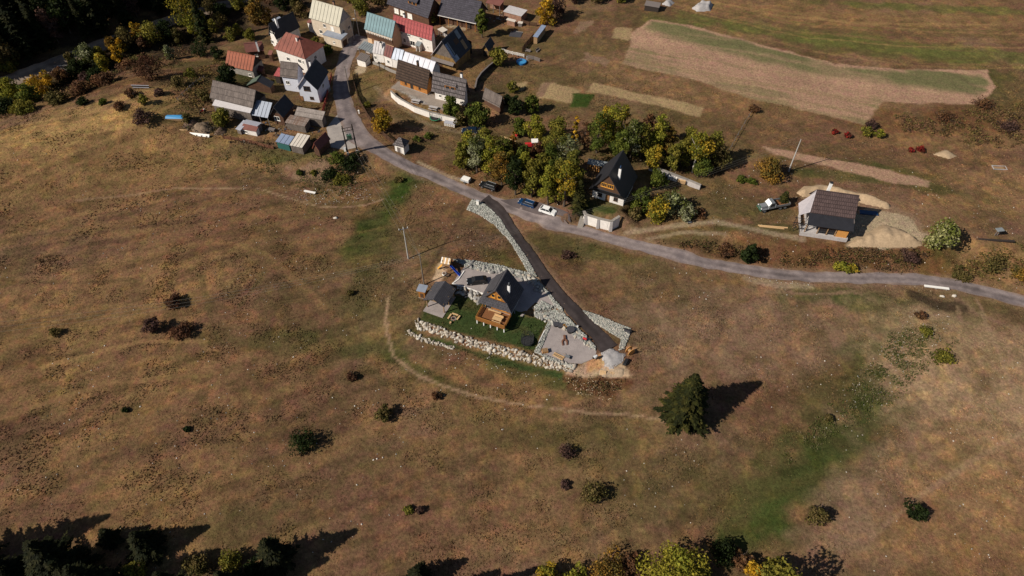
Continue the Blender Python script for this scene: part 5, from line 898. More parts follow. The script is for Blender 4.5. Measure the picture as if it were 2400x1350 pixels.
def wheel(root, x, y, r, w_, rim='rim'):
    o = MB().tube((x, y - w_ / 2, r), (x, y + w_ / 2, r), r, n=14).build('wheel', 'tyre', root); s = 1 if y > 0 else -1
    MB().tube((x, y + s * (w_ / 2 + .002), r), (x, y + s * (w_ / 2 + .02), r), r * .62, n=10).build('rim', rim, o)
def car(label, u, v, heading, body, kind='estate', l=4.5, w_=1.8, h=1.5, trim=None, group=None):
    g = G(u, v) if not isinstance(u, Vector) else u; r = thing('car', label, 'car', g, heading, group); a = l / 2
    prof = {'estate': [(-a, .45), (-a, .85), (-a * .93, .98), (-a * .86, h - .06), (-a * .6, h), (.15 * a, h), (.52 * a, .98), (a * .9, .82), (a, .6), (a, .35)],
            'hatch': [(-a, .45), (-a, .8), (-a * .96, .95), (-a * .72, h - .08), (-a * .4, h), (.12 * a, h), (.5 * a, .98), (a * .9, .84), (a, .62), (a, .35)]}[kind]
    # lower body and cabin lofted across the width
    S = []
    low = [(-a, .30), (-a, .85), (-a * .9, .98), (.5 * a, .98), (a * .92, .82), (a, .6), (a, .32)]
    secs = [(-w_ / 2, .92, .96), (-w_ / 2 + .02, 1.0, 1.0), (-w_ / 2 + .14, 1.0, 1.0), (w_ / 2 - .14, 1.0, 1.0), (w_ / 2 - .02, 1.0, 1.0), (w_ / 2, .92, .96)]
    mb = MB(); k = len(low)
    V = [(x * (1 if 0 < i < 5 else .975), y, .3 + (z - .3) * (1 if 1 < i < 4 else .93)) for i, (y, sx, sz) in enumerate(secs) for x, z in low]
    F = [tuple(range(k)), tuple(range(5 * k, 6 * k))] + [(i * k + j, i * k + (j + 1) % k, (i + 1) * k + (j + 1) % k, (i + 1) * k + j) for i in range(5) for j in range(k)]
    bo = mb.add(V, F).build('body', body, r)
    top = [p for p in prof if p[1] > .9]; xb0, xf0 = top[0][0], top[-1][0]; xr0, xr1 = top[-3][0] if kind == 'hatch' else -a * .6, .15 * a
    cw, tw = w_ / 2 - .06, w_ / 2 - .26; xb1 = -a * .84 if kind == 'estate' else -a * .62
    cabin = MB().add([(-a * .93, -cw, .975), (xf0, -cw, .975), (xf0, cw, .975), (-a * .93, cw, .975), (xb1, -tw, h - .05), (xr1, -tw, h - .05), (xr1, tw, h - .05), (xb1, tw, h - .05)], [(0, 1, 5, 4), (1, 2, 6, 5), (2, 3, 7, 6), (3, 0, 4, 7), (4, 5, 6, 7)]).build('windows', 'glass', r)
    MB().slab([(xb1 - .03, -tw - .02, h - .03), (xr1 + .03, -tw - .02, h - .03), (xr1 + .03, tw + .02, h - .03), (xb1 - .03, tw + .02, h - .03)], .05).build('roof', body, r)
    for s in (-1, 1):
        MB().bar((xr1, s * tw, h - .06), (xf0, s * cw, .99), .07, .05).build('pillar', body, r); MB().bar((xb1, s * tw, h - .06), (-a * .93, s * cw, .99), .1, .08).build('pillar', body, r); MB().bar((-.15 * a, s * (tw + .015), h - .06), (-.1 * a, s * (cw + .015), .98), .08, .05).build('pillar', body, r)
        MB().bar((-a * .9, s * (cw + .03), 1.0), (xf0, s * (cw + .02), 1.0), .02, .03).build('trim', trim or body, r)  # silver trim also paints in pale reflections along the windows
        if kind == 'estate': MB().bar((xb1 + .1, s * (tw - .06), h + .02), (xr1, s * (tw - .06), h + .02), .05, .05).build('roof_rail', trim or body, r)
        MB().box(a * .82, a * .99, s * (w_ / 2 - .42) - .16, s * (w_ / 2 - .42) + .16, .62, .76).build('headlight', 'headlight', r)
        MB().box(-a - .01, -a * .96, s * (w_ / 2 - .3) - .12, s * (w_ / 2 - .3) + .12, .65, .85).build('tail_light', 'paint_red', r)
        MB().box(.38 * a, .38 * a + .12, s * (w_ / 2 + .1) - .09, s * (w_ / 2 + .1) + .09, .95, 1.08).build('mirror', body, r)
        wheel(r, a * .62, s * (w_ / 2 - .12), .33, .22); wheel(r, -a * .6, s * (w_ / 2 - .12), .33, .22)
    return r
hd = face_dir(1200, 488, 1120, 460)                                      # along the road towards the village
car('blue estate car parked in the lay-by ahead of the white car', 1235, 480, hd, 'paint_blue', trim='paint_silver', l=4.5)
car('white hatchback parked at the end of the lay-by', 1284, 498, hd + math.pi, 'paint_white', 'hatch', l=4.3, h=1.55)
car('dark grey estate car with silver trim parked on the verge by the grove', 1145, 440, hd, 'paint_black', trim='paint_silver', l=4.8, w_=1.85, h=1.65)
car('black car parked on the gravel beside the timber chalet', 1118, 662, face_dir(1145, 655, 1095, 660), 'paint_black', 'hatch', l=4.6, h=1.5)
car('dark navy car under the garden trees, left of its neighbour', 1101, 310, face_dir(1120, 306, 1082, 307), 'paint_navy', l=4.5, h=1.5)
car('black car under the garden trees, right of the navy car', 1129, 311, face_dir(1150, 311, 1115, 304), 'paint_black', 'hatch', l=4.2, h=1.45)
def trailer():
    r = thing('trailer', 'small white and grey box trailer on the road verge behind the estate car', 'trailer', G(1092, 426), hd)
    MB().box(-1.2, 1.2, -.7, .7, .45, 1.05).build('box', 'paint_silver', r); MB().box(-1.15, .9, -.65, .65, 1.053, 1.35).build('load', 'trim_white', r); MB().bar((1.2, 0, .5), (2.3, 0, .45), .08, .08).build('drawbar', 'steel', r)
    for s in (-1, 1): wheel(r, 0, s * .78, .3, .18)
trailer()
def truck():
    r = thing('truck', 'old grey tipper truck with a white windscreen cover and empty wooden bed', 'truck', G(1808, 488), face_dir(1845, 480, 1775, 493))
    MB().box(-3.6, 3.2, -.45, .45, .75, 1.0).build('chassis', 'black_metal', r)
    MB().add([(1.7, -.75, .9), (3.5, -.62, .9), (3.5, .62, .9), (1.7, .75, .9), (1.7, -.72, 1.85), (3.4, -.55, 1.6), (3.4, .55, 1.6), (1.7, .72, 1.85)], [(3, 2, 1, 0), (4, 5, 6, 7), (0, 1, 5, 4), (1, 2, 6, 5), (2, 3, 7, 6), (3, 0, 4, 7)]).build('bonnet', 'paint_grey', r)
    for s in (-1, 1): MB().box(2.0, 3.3, s * .98 - .24, s * .98 + .24, 1.02, 1.14).build('mudguard', 'paint_grey', r); MB().box(3.42, 3.55, s * .85 - .13, s * .85 + .13, 1.15, 1.42).build('headlight', 'headlight', r)
    MB().box(3.52, 3.7, -1.1, 1.1, .65, .9).build('bumper', 'paint_green', r); MB().box(3.41, 3.47, -.45, .45, 1.0, 1.55).build('grille', 'paint_green', r)
    c = MB().add([(.1, -1.1, .95), (1.75, -1.1, .95), (1.75, 1.1, .95), (.1, 1.1, .95), (.2, -.95, 2.65), (1.1, -.9, 2.65), (1.1, .9, 2.65), (.2, .95, 2.65)], [(3, 2, 1, 0), (4, 5, 6, 7), (0, 1, 5, 4), (1, 2, 6, 5), (2, 3, 7, 6), (3, 0, 4, 7)]).build('cab', 'paint_grey', r)
    MB().slab([(1.8, -.98, 1.8), (1.8, .98, 1.8), (1.16, .9, 2.72), (1.16, -.9, 2.72)], .05).build('windscreen_cover', 'paint_white', r)
    for s in (-1, 1): MB().slab([(.35, s * 1.07, 1.75), (1.45, s * 1.07, 1.75), (1.05, s * .97, 2.5), (.35, s * .99, 2.5)], .04, up=1).build('side_window', 'glass', r)
    MB().box(-4.0, -.1, -1.2, 1.2, 1.1, 1.25).build('bed_floor', 'rust', r)
    for k in range(6): MB().box(-3.95, -.15, -1.15 + k * .384, -1.15 + k * .384 + .35, 1.253, 1.29).build('bed_plank', 'deck_wood', r)
    for s in (-1, 1): MB().box(-4.0, -.1, s * 1.2 - .05, s * 1.2 + .05, 1.25, 1.85).build('side_board', 'paint_grey', r)
    MB().box(-4.1, -4.0, -1.25, 1.25, 1.2, 1.85).build('tailgate', 'grey_wood', r); MB().box(-.1, .02, -1.25, 1.25, 1.2, 2.2).build('headboard', 'paint_grey', r)
    for x in (2.6, -1.7, -2.95):
        for s in (-1, 1): wheel(r, x, s * 1.02, .52, .34, 'paint_grey')
truck()
def tractor():
    r = thing('tractor', 'red tractor with a white cab roof in the grove clearing', 'tractor', G(1247, 347), face_dir(1262, 345, 1230, 345))
    MB().taper(.1, 2.0, -.42, .42, .8, 1.65, .96).build('bonnet', 'paint_red', r); MB().box(1.9, 2.05, -.4, .4, .7, 1.5).build('grille', 'black_metal', r); MB().box(-1.4, .3, -.4, .4, .6, 1.0).build('gearbox', 'black_metal', r)
    MB().taper(-1.5, .1, -.75, .75, 1.0, 2.35, .92).build('cab', 'glass', r); MB().box(-1.6, .25, -.85, .85, 2.36, 2.52).build('roof', 'trim_white', r)
    for s in (-1, 1):
        wheel(r, -1.0, s * .85, .8, .45, 'paint_red'); wheel(r, 1.45, s * .72, .5, .3, 'paint_red'); MB().box(-1.75, -.2, s * .85 - .25, s * .85 + .25, 1.62, 1.72).build('mudguard', 'paint_red', r)
        for x, z in ((-1.4, 2.3), (0, 2.3)): MB().bar((x, s * .7, 1.0), (x, s * .68, z), .08, .08).build('pillar', 'paint_red', r)
    MB().bar((2.0, -.5, .5), (3.0, -.5, .4), .12, .12).bar((2.0, .5, .5), (3.0, .5, .4), .12, .12).build('loader_arm', 'rust', r); MB().box(2.9, 3.3, -.9, .9, .15, .75).build('bucket', 'rust', r)
tractor()
r = thing('log_splitter', 'red-headed saw bench beside long pale timber in the clearing', 'saw bench', G(1206, 322), R_(-30))
MB().box(-1.2, 1.2, -.35, .35, .7, .8).build('bench', 'rust', r); MB().box(.2, .9, -.3, .3, .803, 1.3).build('motor_cover', 'paint_red', r)
for x in (-1.0, 1.0):
    for y in (-.28, .28): MB().box(x - .05, x + .05, y - .05, y + .05, 0, .698).build('leg', 'rust', r)
for lab, u0, v0, u1, v1, w_, mt in (('long pale timber beam lying by the saw bench', 1173, 319, 1210, 333, .3, 'pale_wood'), ('pair of orange planks lying on the grass left of the unfinished house', 1776, 529, 1846, 535, .35, 'pale_wood'), ('thin grey lath leaning on the grass by the unfinished house corner', 1857, 534, 1873, 527, .14, 'tan_wood'), ('fallen pale plank in front of the hay heap', 421, 305, 440, 306, .3, 'pale_wood')):
    a = G(u0, v0); b = G(u1, v1); c = (a + b) / 2; o = MB().bar(a - c + Vector((0, 0, .16)), b - c + Vector((0, 0, .16)), w_, .14).bar(a - c + Vector((.3, -w_ * .9, .1)), b - c + Vector((-.9, -w_ * .9, .1)), w_ * .7, .12).build('timber', mt); o.location = c; tag(o, lab, 'timber')
# ------------------------------------------------------------------ walls, fences, poles
def wall_line(name, label, cat, px, h, th, mat, cap='stone_grey', piers=(), closed=False, drop=.8, z_up=None):
    P = [G(*p) for p in px]; c = sum(P, Vector()) / len(P); r = thing(name, label, cat, c)
    for i in range(len(P) - 1):
        a, b = P[i] - c, P[i + 1] - c; zt = (z_up if z_up is not None else 0); d = Vector((b.x - a.x, b.y - a.y, 0)).normalized(); n = Vector((-d.y, d.x, 0)) * th / 2
        for nm, z0a, z0b, ex, mt in (('wall_section', (a.z - drop, b.z - drop), (a.z + h, b.z + h), 0, mat), ('coping', (a.z + h + .003, b.z + h + .003), (a.z + h + .14, b.z + h + .14), .08, cap)):
            if nm == 'coping' and cap is None: continue
            m2 = n * (1 + 2 * ex / th); V = [(a.x - m2.x, a.y - m2.y, z0a[0]), (b.x - m2.x, b.y - m2.y, z0a[1]), (b.x + m2.x, b.y + m2.y, z0a[1]), (a.x + m2.x, a.y + m2.y, z0a[0]), (a.x - m2.x, a.y - m2.y, z0b[0]), (b.x - m2.x, b.y - m2.y, z0b[1]), (b.x + m2.x, b.y + m2.y, z0b[1]), (a.x + m2.x, a.y + m2.y, z0b[0])]
            MB().add(V, [(3, 2, 1, 0), (4, 5, 6, 7), (0, 1, 5, 4), (1, 2, 6, 5), (2, 3, 7, 6), (3, 0, 4, 7)]).build(nm, mt, r)
    for k in piers:
        q = P[k] - c; MB().taper(q.x - .4, q.x + .4, q.y - .75, q.y + .35, q.z - drop, q.z + h, .75, .5).build('buttress', 'concrete_wall', r)
    return r
wall_line('retaining_wall', 'curved white retaining wall below the log house garden', 'retaining wall', [(918, 226), (930, 238), (944, 247), (973, 263), (1011, 276), (1060, 288), (1078, 294)], 1.9, .35, 'white_wall')
wall_line('retaining_wall', 'tall white buttressed retaining wall below the black-roofed house', 'retaining wall', [(1366, 514), (1371, 523), (1400, 532), (1430, 539), (1449, 527)], 2.9, .5, 'white_wall', piers=(1, 2, 3), cap='stone_grey')
wall_line('retaining_wall', 'long grey concrete wall behind the black-roofed house', 'retaining wall', [(1520, 398), (1560, 412), (1612, 432), (1640, 444)], 1.4, .5, 'concrete_wall', cap='stone_grey')
wall_line('garden_wall', 'low grey stone wall below the long white row', 'garden wall', [(875, 150), (892, 156), (915, 168), (936, 176)], .9, .35, 'stone_grey', cap=None)
wall_line('kerb_wall', 'low white edging between gravel parking and play lawn', 'edging', [(1088, 636), (1075, 655), (1060, 666), (1090, 674), (1118, 684), (1142, 692)], .25, .2, 'trim_white', cap=None)
wall_line('kerb_wall', 'short white timber edging beside the trampoline', 'edging', [(1276, 776), (1262, 805)], .3, .18, 'trim_white', cap=None)
wall_line('retaining_wall', 'dark garden wall curving up the slope beside the hut', 'retaining wall', [(1114, 214), (1118, 195), (1128, 180), (1146, 163), (1160, 152)], 1.3, .3, 'dark_wood', cap='grey_wood')
def fence(label, px, h=1.2, step=1.8, mat='grey_wood', rails=2, boards=False, name='fence'):
    P = np.array([[G(*p).x, G(*p).y] for p in px]); S = [];
    for i in range(len(P) - 1):
        d = np.hypot(*(P[i + 1] - P[i])); n_ = max(1, int(round(d / step)))
        for k in range(n_): S.append(P[i] + (P[i + 1] - P[i]) * k / n_)
    S.append(P[-1]); S = np.array(S); Z = hz(S[:, 0], S[:, 1]); c = Vector((S[:, 0].mean(), S[:, 1].mean(), Z.mean())); r = thing(name, label, 'fence', c); o0 = None
    for (x, y), z in zip(S, Z):
        if o0 is None: o0 = o = MB().box(-.07, .07, -.07, .07, -.4, h + .08).build('post', mat, r)
        else: o = o0.copy(); COL.objects.link(o); o.parent = r
        o.location = (x - c.x, y - c.y, z - c.z)
    for j in range(rails):
        mb = MB(); q = h * (.35 + .55 * j / max(1, rails - 1)) if rails > 1 else h * .8
        for i in range(len(S) - 1): mb.bar((S[i, 0] - c.x, S[i, 1] - c.y, Z[i] - c.z + q), (S[i + 1, 0] - c.x, S[i + 1, 1] - c.y, Z[i + 1] - c.z + q), .06, .12)
        mb.build('rail', mat, r)
    if boards:
        mb = MB()
        for i in range(len(S) - 1):
            d = S[i + 1] - S[i]; n_ = max(1, int(np.hypot(*d) / .2))
            for k in range(n_):
                t_ = (k + .5) / n_; x, y = S[i] + d * t_; z = Z[i] + (Z[i + 1] - Z[i]) * t_; a = math.atan2(d[1], d[0]); ca, sa = math.cos(a) * .08, math.sin(a) * .08; hh = h * random.uniform(.93, 1.03)
                mb.add([(x - c.x - ca - sa * .3, y - c.y - sa + ca * .3, z - c.z), (x - c.x + ca - sa * .3, y - c.y + sa + ca * .3, z - c.z), (x - c.x + ca - sa * .3, y - c.y + sa + ca * .3, z - c.z + hh), (x - c.x - ca - sa * .3, y - c.y - sa + ca * .3, z - c.z + hh)] + [(x - c.x - ca - sa * .6, y - c.y - sa + ca * .6, z - c.z), (x - c.x + ca - sa * .6, y - c.y + sa + ca * .6, z - c.z), (x - c.x + ca - sa * .6, y - c.y + sa + ca * .6, z - c.z + hh), (x - c.x - ca - sa * .6, y - c.y - sa + ca * .6, z - c.z + hh)], [(0, 1, 2, 3), (7, 6, 5, 4), (0, 4, 5, 1), (1, 5, 6, 2), (2, 6, 7, 3), (3, 7, 4, 0)])
        mb.build('boarding', mat, r)['kind'] = 'stuff'
    return r
fence('dark board fence along the inside of the road bend', [(826, 175), (832, 205), (842, 240), (862, 275), (880, 300)], 1.5, 2.2, 'brown_wood', 2, True)
fence('rust-brown board fence below the yellow tree', [(898, 318), (915, 332), (932, 345)], 1.4, 2, 'brown_wood', 2, True)
fence('low double-rail fence running right of the roadside hut', [(968, 337), (985, 331), (995, 330), (1018, 340), (1058, 354)], .9, 2.4, 'brown_wood', 2)
fence('dark board fence climbing from the play yard to the narrow shed', [(1224, 122), (1236, 106), (1250, 90)], 1.7, 2, 'brown_wood', 2, True)
fence('white rail fence at the top of the garden slope', [(1172, 121), (1190, 126), (1212, 131), (1228, 135)], 1.2, 1.6, 'trim_white', 3)
fence('dark plank gate fence right of the blue pool', [(1236, 137), (1250, 140), (1265, 145)], 1.3, 1.8, 'grey_wood', 3, True)
fence('maroon picket fence beside the blue-white house', [(755, 275), (765, 240), (772, 205), (778, 180)], 1.4, 2, 'trim_red', 2, True)
fence('dark paling fence above the shed with the grey-green roof', [(598, 176), (622, 181), (650, 186)], 1.1, 1.8, 'brown_wood', 2, True)
fence('grey pole fence along the overgrown slope behind the barn', [(418, 236), (440, 215), (462, 195), (480, 185)], 1.0, 2.2, 'grey_wood', 1)
fence('brown board fence of the shaded yard beside the brick shed', [(1180, 38), (1215, 52), (1240, 60), (1258, 62)], 1.4, 2, 'brown_wood', 2, True)
fence('rusty patched fence along the meadow edge below the sheds', [(525, 326), (560, 330), (590, 336), (620, 345), (642, 350)], 1.1, 1.8, 'rust', 2, True)
fence('wire stock fence with thin posts across the upper garden meadow', [(1700, 372), (1722, 330), (1745, 290), (1765, 258)], 1.1, 3, 'grey_wood', 1)
fence('short timber fence behind the unfinished house by the truck', [(1867, 477), (1892, 484)], 1.9, 1.5, 'brown_wood', 2, True)
plain('pole_concrete', (.40, .385, .36), .9, .12, 3); plain('pole_wood', (.20, .165, .13), .9, .2, 3); plain('ceramic', (.70, .70, .68), .3, .05)
def pole(label, u, v, h, mat='pole_concrete', kind='arm', rz=0., r0=.19, r1=.11, name='power_pole'):
    g = G(u, v); r = thing(name, label, 'power pole', g, rz); MB().tube((0, 0, -.6), (0, 0, h), r0, r1, 8).build('shaft', mat, r); tips = []
    if kind == 'arm':
        MB().box(-1.1, 1.1, -.07, .07, h - .35, h - .2).build('cross_arm', 'steel', r)
        for x in (-1.0, 0, 1.0):
            zz = h - .197 if x else h; MB().tube((x, 0, zz), (x, 0, zz + .35), .11, .07, 6).build('insulator', 'ceramic', r); tips.append(g + Matrix.Rotation(rz, 3, 'Z') @ Vector((x, 0, zz + .33)))
    elif kind == 'top':
        for k in range(3): MB().tube((0, 0, h - .3 - k * .45), (.28 * (-1) ** k, 0, h - .3 - k * .45), .05, n=5).build('bracket', 'steel', r); tips.append(g + Vector((0, 0, h - .3 - k * .45)))
    elif kind == 'lamp':
        MB().bar((0, 0, h - .1), (.9, 0, h + .15), .07, .07).build('lamp_arm', 'steel', r); MB().box(.8, 1.4, -.12, .12, h + .1, h + .22).build('lamp_head', 'trim_white', r); tips.append(g + Vector((0, 0, h)))
    elif kind == 'tri':
        MB().bar((-.9, 0, h - .2), (.9, 0, h - .2), .1, .12).bar((-.9, 0, h - .2), (0, 0, h - 1.2), .07, .07).bar((.9, 0, h - .2), (0, 0, h - 1.2), .07, .07).build('cross_arm', 'rust', r)
        for x in (-.85, 0, .85): MB().tube((x, 0, h - .13 if x else h), (x, 0, h + .2 if x else h + .33), .1, .07, 6).build('insulator', 'rust', r); tips.append(g + Matrix.Rotation(rz, 3, 'Z') @ Vector((x, 0, h + .2)))
    return r, tips
_, pA = pole('grey concrete power pole with three white insulators standing in the meadow', 957, 606, 10.0, 'pole_concrete', 'arm', R_(20))
_, pB = pole('tall weathered wooden pole beside the orange smokehouse', 994, 668, 10.5, 'pole_wood', 'top', 0, .17, .1)
_, pC = pole('leaning pale pole with a triangular rusty crosshead right of the orange-brown tree', 1848, 402, 10.5, 'pole_concrete', 'tri', R_(-35))
_, pD = pole('slim wooden pole at the right edge of the village road', 821, 222, 9.5, 'pole_wood', 'top', 0, .14, .1); _, pE = pole('tall grey pole beside the garage by the village square', 842, 84, 9.0, 'pole_concrete', 'top', 0, .14, .1); _, pF = pole('street lamp pole left of the grey pole by the garage', 830, 92, 7.0, 'pole_concrete', 'lamp', 0, .12, .09, 'lamp_pole')
# transformer on two poles
ga, gb = G(816, 362), G(838, 358); c = (ga + gb) / 2; r = thing('transformer', 'dark transformer hung between two poles at the road bend', 'transformer', c, math.atan2(gb.y - ga.y, gb.x - ga.x)); hw = (gb - ga).length / 2
for s in (-1, 1): MB().tube((s * hw, 0, -.8), (s * hw, 0, 9.2), .2, .15, 8).build('pole', 'dark_wood', r); MB().box(s * hw - .3, s * hw + .3, -.3, .3, -.8, .9).build('footing', 'concrete_wall', r)
for z in (4.6, 4.95, 7.6, 8.5): MB().box(-hw - .25, hw + .25, -.28, -.18, z, z + .14).build('cross_beam', 'dark_wood', r)
for x in (-.9, 0, .9): MB().box(x - .05, x + .05, -.3, -.2, 7.74, 8.5).build('fuse_holder', 'dark_wood', r)
MB().box(-.65, .65, -.6, .35, 5.1, 6.3).build('tank', 'paint_green', r)
for x in (-.4, 0, .4): MB().tube((x, -.1, 6.3), (x, -.1, 6.7), .07, n=6).build('bushing', 'ceramic', r)
tT = [c + Matrix.Rotation(r.rotation_euler.z, 3, 'Z') @ Vector((x, -.2, 8.6)) for x in (-.9, 0, .9)]
r = thing('distribution_box', 'pale metal distribution box on the left transformer pole', 'electric box', ga + Vector((-.5, -.1, 0)), 0); MB().box(-.3, .3, -.25, .25, 1.2, 2.3).build('cabinet', 'paint_silver', r); MB().box(-.26, .26, -.27, -.252, 1.3, 2.2).build('door', 'trim_white', r)
plain('cable', (.16, .15, .13), .6, .1, bump=0)
def cable(label, a, b, sag=.6, r_=.016):
    a = Vector(a); b = Vector(b); c = (a + b) / 2; mb = MB(); pr = a - c
    for k in range(1, 11):
        t_ = k / 10; q = a.lerp(b, t_) - c; q.z -= sag * 4 * t_ * (1 - t_); mb.tube(pr, q, r_, n=4, cap=False); pr = q
    o = mb.build('power_cable', 'cable'); o.location = c; return tag(o, label, 'cable', 'overhead cables')
for k in range(3):
    w3 = ('left', 'middle', 'right')[k]; h3 = ('top', 'middle', 'lowest')[k]
    cable('%s of three overhead cables from the transformer to the meadow pole' % w3, tT[k], pA[k], 1.2); cable('%s of three short cables from the meadow pole to the smokehouse pole' % w3, pA[k], pB[k], .3)
    far = at(-60, 760 + 12 * k, 9); cable('%s of three cables from the smokehouse pole across the left meadow' % h3, pB[k], far, 2.5); cable('%s of three cables from the smokehouse pole to the pole by the field strip' % h3, pB[k], pC[k], 2.6)
cable('upper of two wires above the village road', pD[0], pE[0], .8); cable('lower of two wires above the village road', pD[1], pE[1], .8)
# ------------------------------------------------------------------ things on the central plot
def logbench(u0, v0, u1, v1, lab):
    a, b = G(u0, v0), G(u1, v1); c = (a + b) / 2; r = thing('log_bench', lab, 'bench', c, math.atan2(b.y - a.y, b.x - a.x)); l = (b - a).length / 2
    MB().box(-l, l, -.17, .17, .32, .42).build('seat', 'pale_wood', r)
    for x in (-l + .3, l - .3): MB().tube((x, -.15, .16), (x, .15, .16), .16, n=8).build('log_foot', 'tan_wood', r)
logbench(1050, 749, 1058, 738, 'half-log bench left of the fire pit'); logbench(1060, 736.5, 1074, 741, 'half-log bench behind the fire pit'); logbench(1071, 751.5, 1078, 742, 'half-log bench right of the fire pit')
r = thing('fire_pit', 'round stone fire pit between three log benches', 'fire pit', G(1063, 747))
for k in range(9): a = k * 2 * math.pi / 9; MB().taper(.5 * math.cos(a) - .17, .5 * math.cos(a) + .17, .5 * math.sin(a) - .17, .5 * math.sin(a) + .17, -.05, .24, .7).build('ring_stone', 'brick_wall' if k % 2 else 'stone_grey', r)
MB().tube((0, 0, .0), (0, 0, .05), .36, n=10).build('ash_bed', 'black_metal', r)
r = thing('stump', 'small chopping stump in front of the fire pit', 'stump', G(1056, 758)); MB().tube((0, 0, -.1), (0, 0, .45), .26, .23, 9).build('trunk', 'tan_wood', r); MB().tube((0, 0, .452), (0, 0, .47), .21, n=9).build('cut_face', 'pale_wood', r)
# play tower
r = thing('play_tower', 'wooden play tower with a plank roof and a blue slide', 'play tower', G(1049, 627), R_(-14))
for x in (-.8, .8):
    for y in (-.8, .8): MB().box(x - .07, x + .07, y - .07, y + .07, -.3, 3.0).build('post', 'tan_wood', r)
MB().box(-.9, .9, -.9, .9, 1.35, 1.45).build('platform', 'deck_wood', r)
for k in range(8): MB().slab([(-1.1 + k * .275, -1.2, 2.5), (-1.1 + k * .275 + .24, -1.2, 2.5), (-1.1 + k * .275 + .24, 0, 3.3), (-1.1 + k * .275, 0, 3.3)], .05).build('roof_plank', 'pale_wood' if k % 3 else 'trim_white', r)
MB().slab([(-1.1, 1.2, 2.5), (1.1, 1.2, 2.5), (1.1, .003, 3.3), (-1.1, .003, 3.3)], .05).build('roof_slope', 'tan_wood', r)
for y in (-.85, .85): MB().box(-.8, .8, y - .03, y + .03, 1.5, 2.1).build('side_board', 'tan_wood', r)
sl = MB().slab([(.9, -.35, 1.45), (.9, -.75, 1.45), (3.6, -2.2, .25), (3.6, -1.8, .25)], .06).build('slide', 'plastic_blue', r); MB().bar((.9, -.33, 1.6), (3.6, -1.78, .4), .05, .3).bar((.9, -.77, 1.6), (3.6, -2.22, .4), .05, .3).build('side_rail', 'plastic_blue', sl)
MB().bar((-.9, -.5, 1.4), (-2.1, -.9, 0), .5, .06).build('ramp', 'trim_yellow', r)
for lab, u, v, cc in (('dark round planter ring beside the white-rimmed one', 1049, 646, 'dark_wood'), ('white-rimmed round planter on the play lawn', 1041, 643, 'trim_white')):
    r = thing('planter', lab, 'planter', G(u, v)); MB().tube((0, 0, -.05), (0, 0, .35), .48, n=12).build('tub', cc, r); MB().tube((0, 0, .351), (0, 0, .37), .4, n=12).build('soil', 'compost', r)
def trampoline(label, u, v, R, mat, ring, net=True, nh=1.9, z=.7):
    r = thing('trampoline', label, 'trampoline', G(u, v)); V = []; n_ = 20
    mb = MB()
    for k in range(n_):
        a, b = 2 * math.pi * k / n_, 2 * math.pi * (k + 1) / n_
        mb.slab([(R * math.cos(a), R * math.sin(a), z), (R * math.cos(b), R * math.sin(b), z), (R * .82 * math.cos(b), R * .82 * math.sin(b), z), (R * .82 * math.cos(a), R * .82 * math.sin(a), z)], .06)
    mb.build('rim_pad', ring, r); MB().tube((0, 0, z - .05), (0, 0, z - .02), R * .815, n=20).build('mat', mat, r)
    for k in range(5): a = 2 * math.pi * k / 5 + .3; MB().tube((R * .9 * math.cos(a), R * .9 * math.sin(a), -.1), (R * .93 * math.cos(a), R * .93 * math.sin(a), z - .06), .05, n=5).build('leg', 'steel', r)
    if net:
        for k in range(6): a = 2 * math.pi * k / 6; MB().tube((R * .95 * math.cos(a), R * .95 * math.sin(a), z), (R * .92 * math.cos(a), R * .92 * math.sin(a), z + nh), .035, n=5).build('net_pole', 'black_metal', r)
        mb = MB()
        for zz in np.linspace(z + .15, z + nh - .05, 7):
            for k in range(n_): a, b = 2 * math.pi * k / n_, 2 * math.pi * (k + 1) / n_; mb.tube((R * .9 * math.cos(a), R * .9 * math.sin(a), zz), (R * .9 * math.cos(b), R * .9 * math.sin(b), zz), .012, n=3, cap=False)
        for k in range(40): a = 2 * math.pi * k / 40; mb.tube((R * .9 * math.cos(a), R * .9 * math.sin(a), z), (R * .9 * math.cos(a), R * .9 * math.sin(a), z + nh), .012, n=3, cap=False)
        mb.build('net', 'net', r)
trampoline('black netted trampoline at the corner of the lawn', 1236, 803, 1.4, 'net', 'black_metal')
trampoline('green-rimmed netted trampoline below the white retaining wall', 1020, 280, 1.6, 'net', 'plastic_green')
r = thing('paddling_pool', 'round blue paddling pool by the white rail fence', 'pool', G(1222, 147)); MB().tube((0, 0, -.05), (0, 0, .55), 1.55, 1.6, 20).build('pool_wall', 'pool_blue', r); MB().tube((0, 0, .552), (0, 0, .57), 1.42, n=20).build('cover', 'tarp_blue', r); MB().bar((1.5, .5, .0), (1.6, .8, 1.9), .08, .08).bar((2.1, .5, 0), (2.0, .8, 1.9), .08, .08).bar((1.55, .65, .9), (2.05, .65, .9), .07, .07).bar((1.58, .75, 1.6), (2.02, .75, 1.6), .07, .07).build('ladder', 'paint_silver', r)
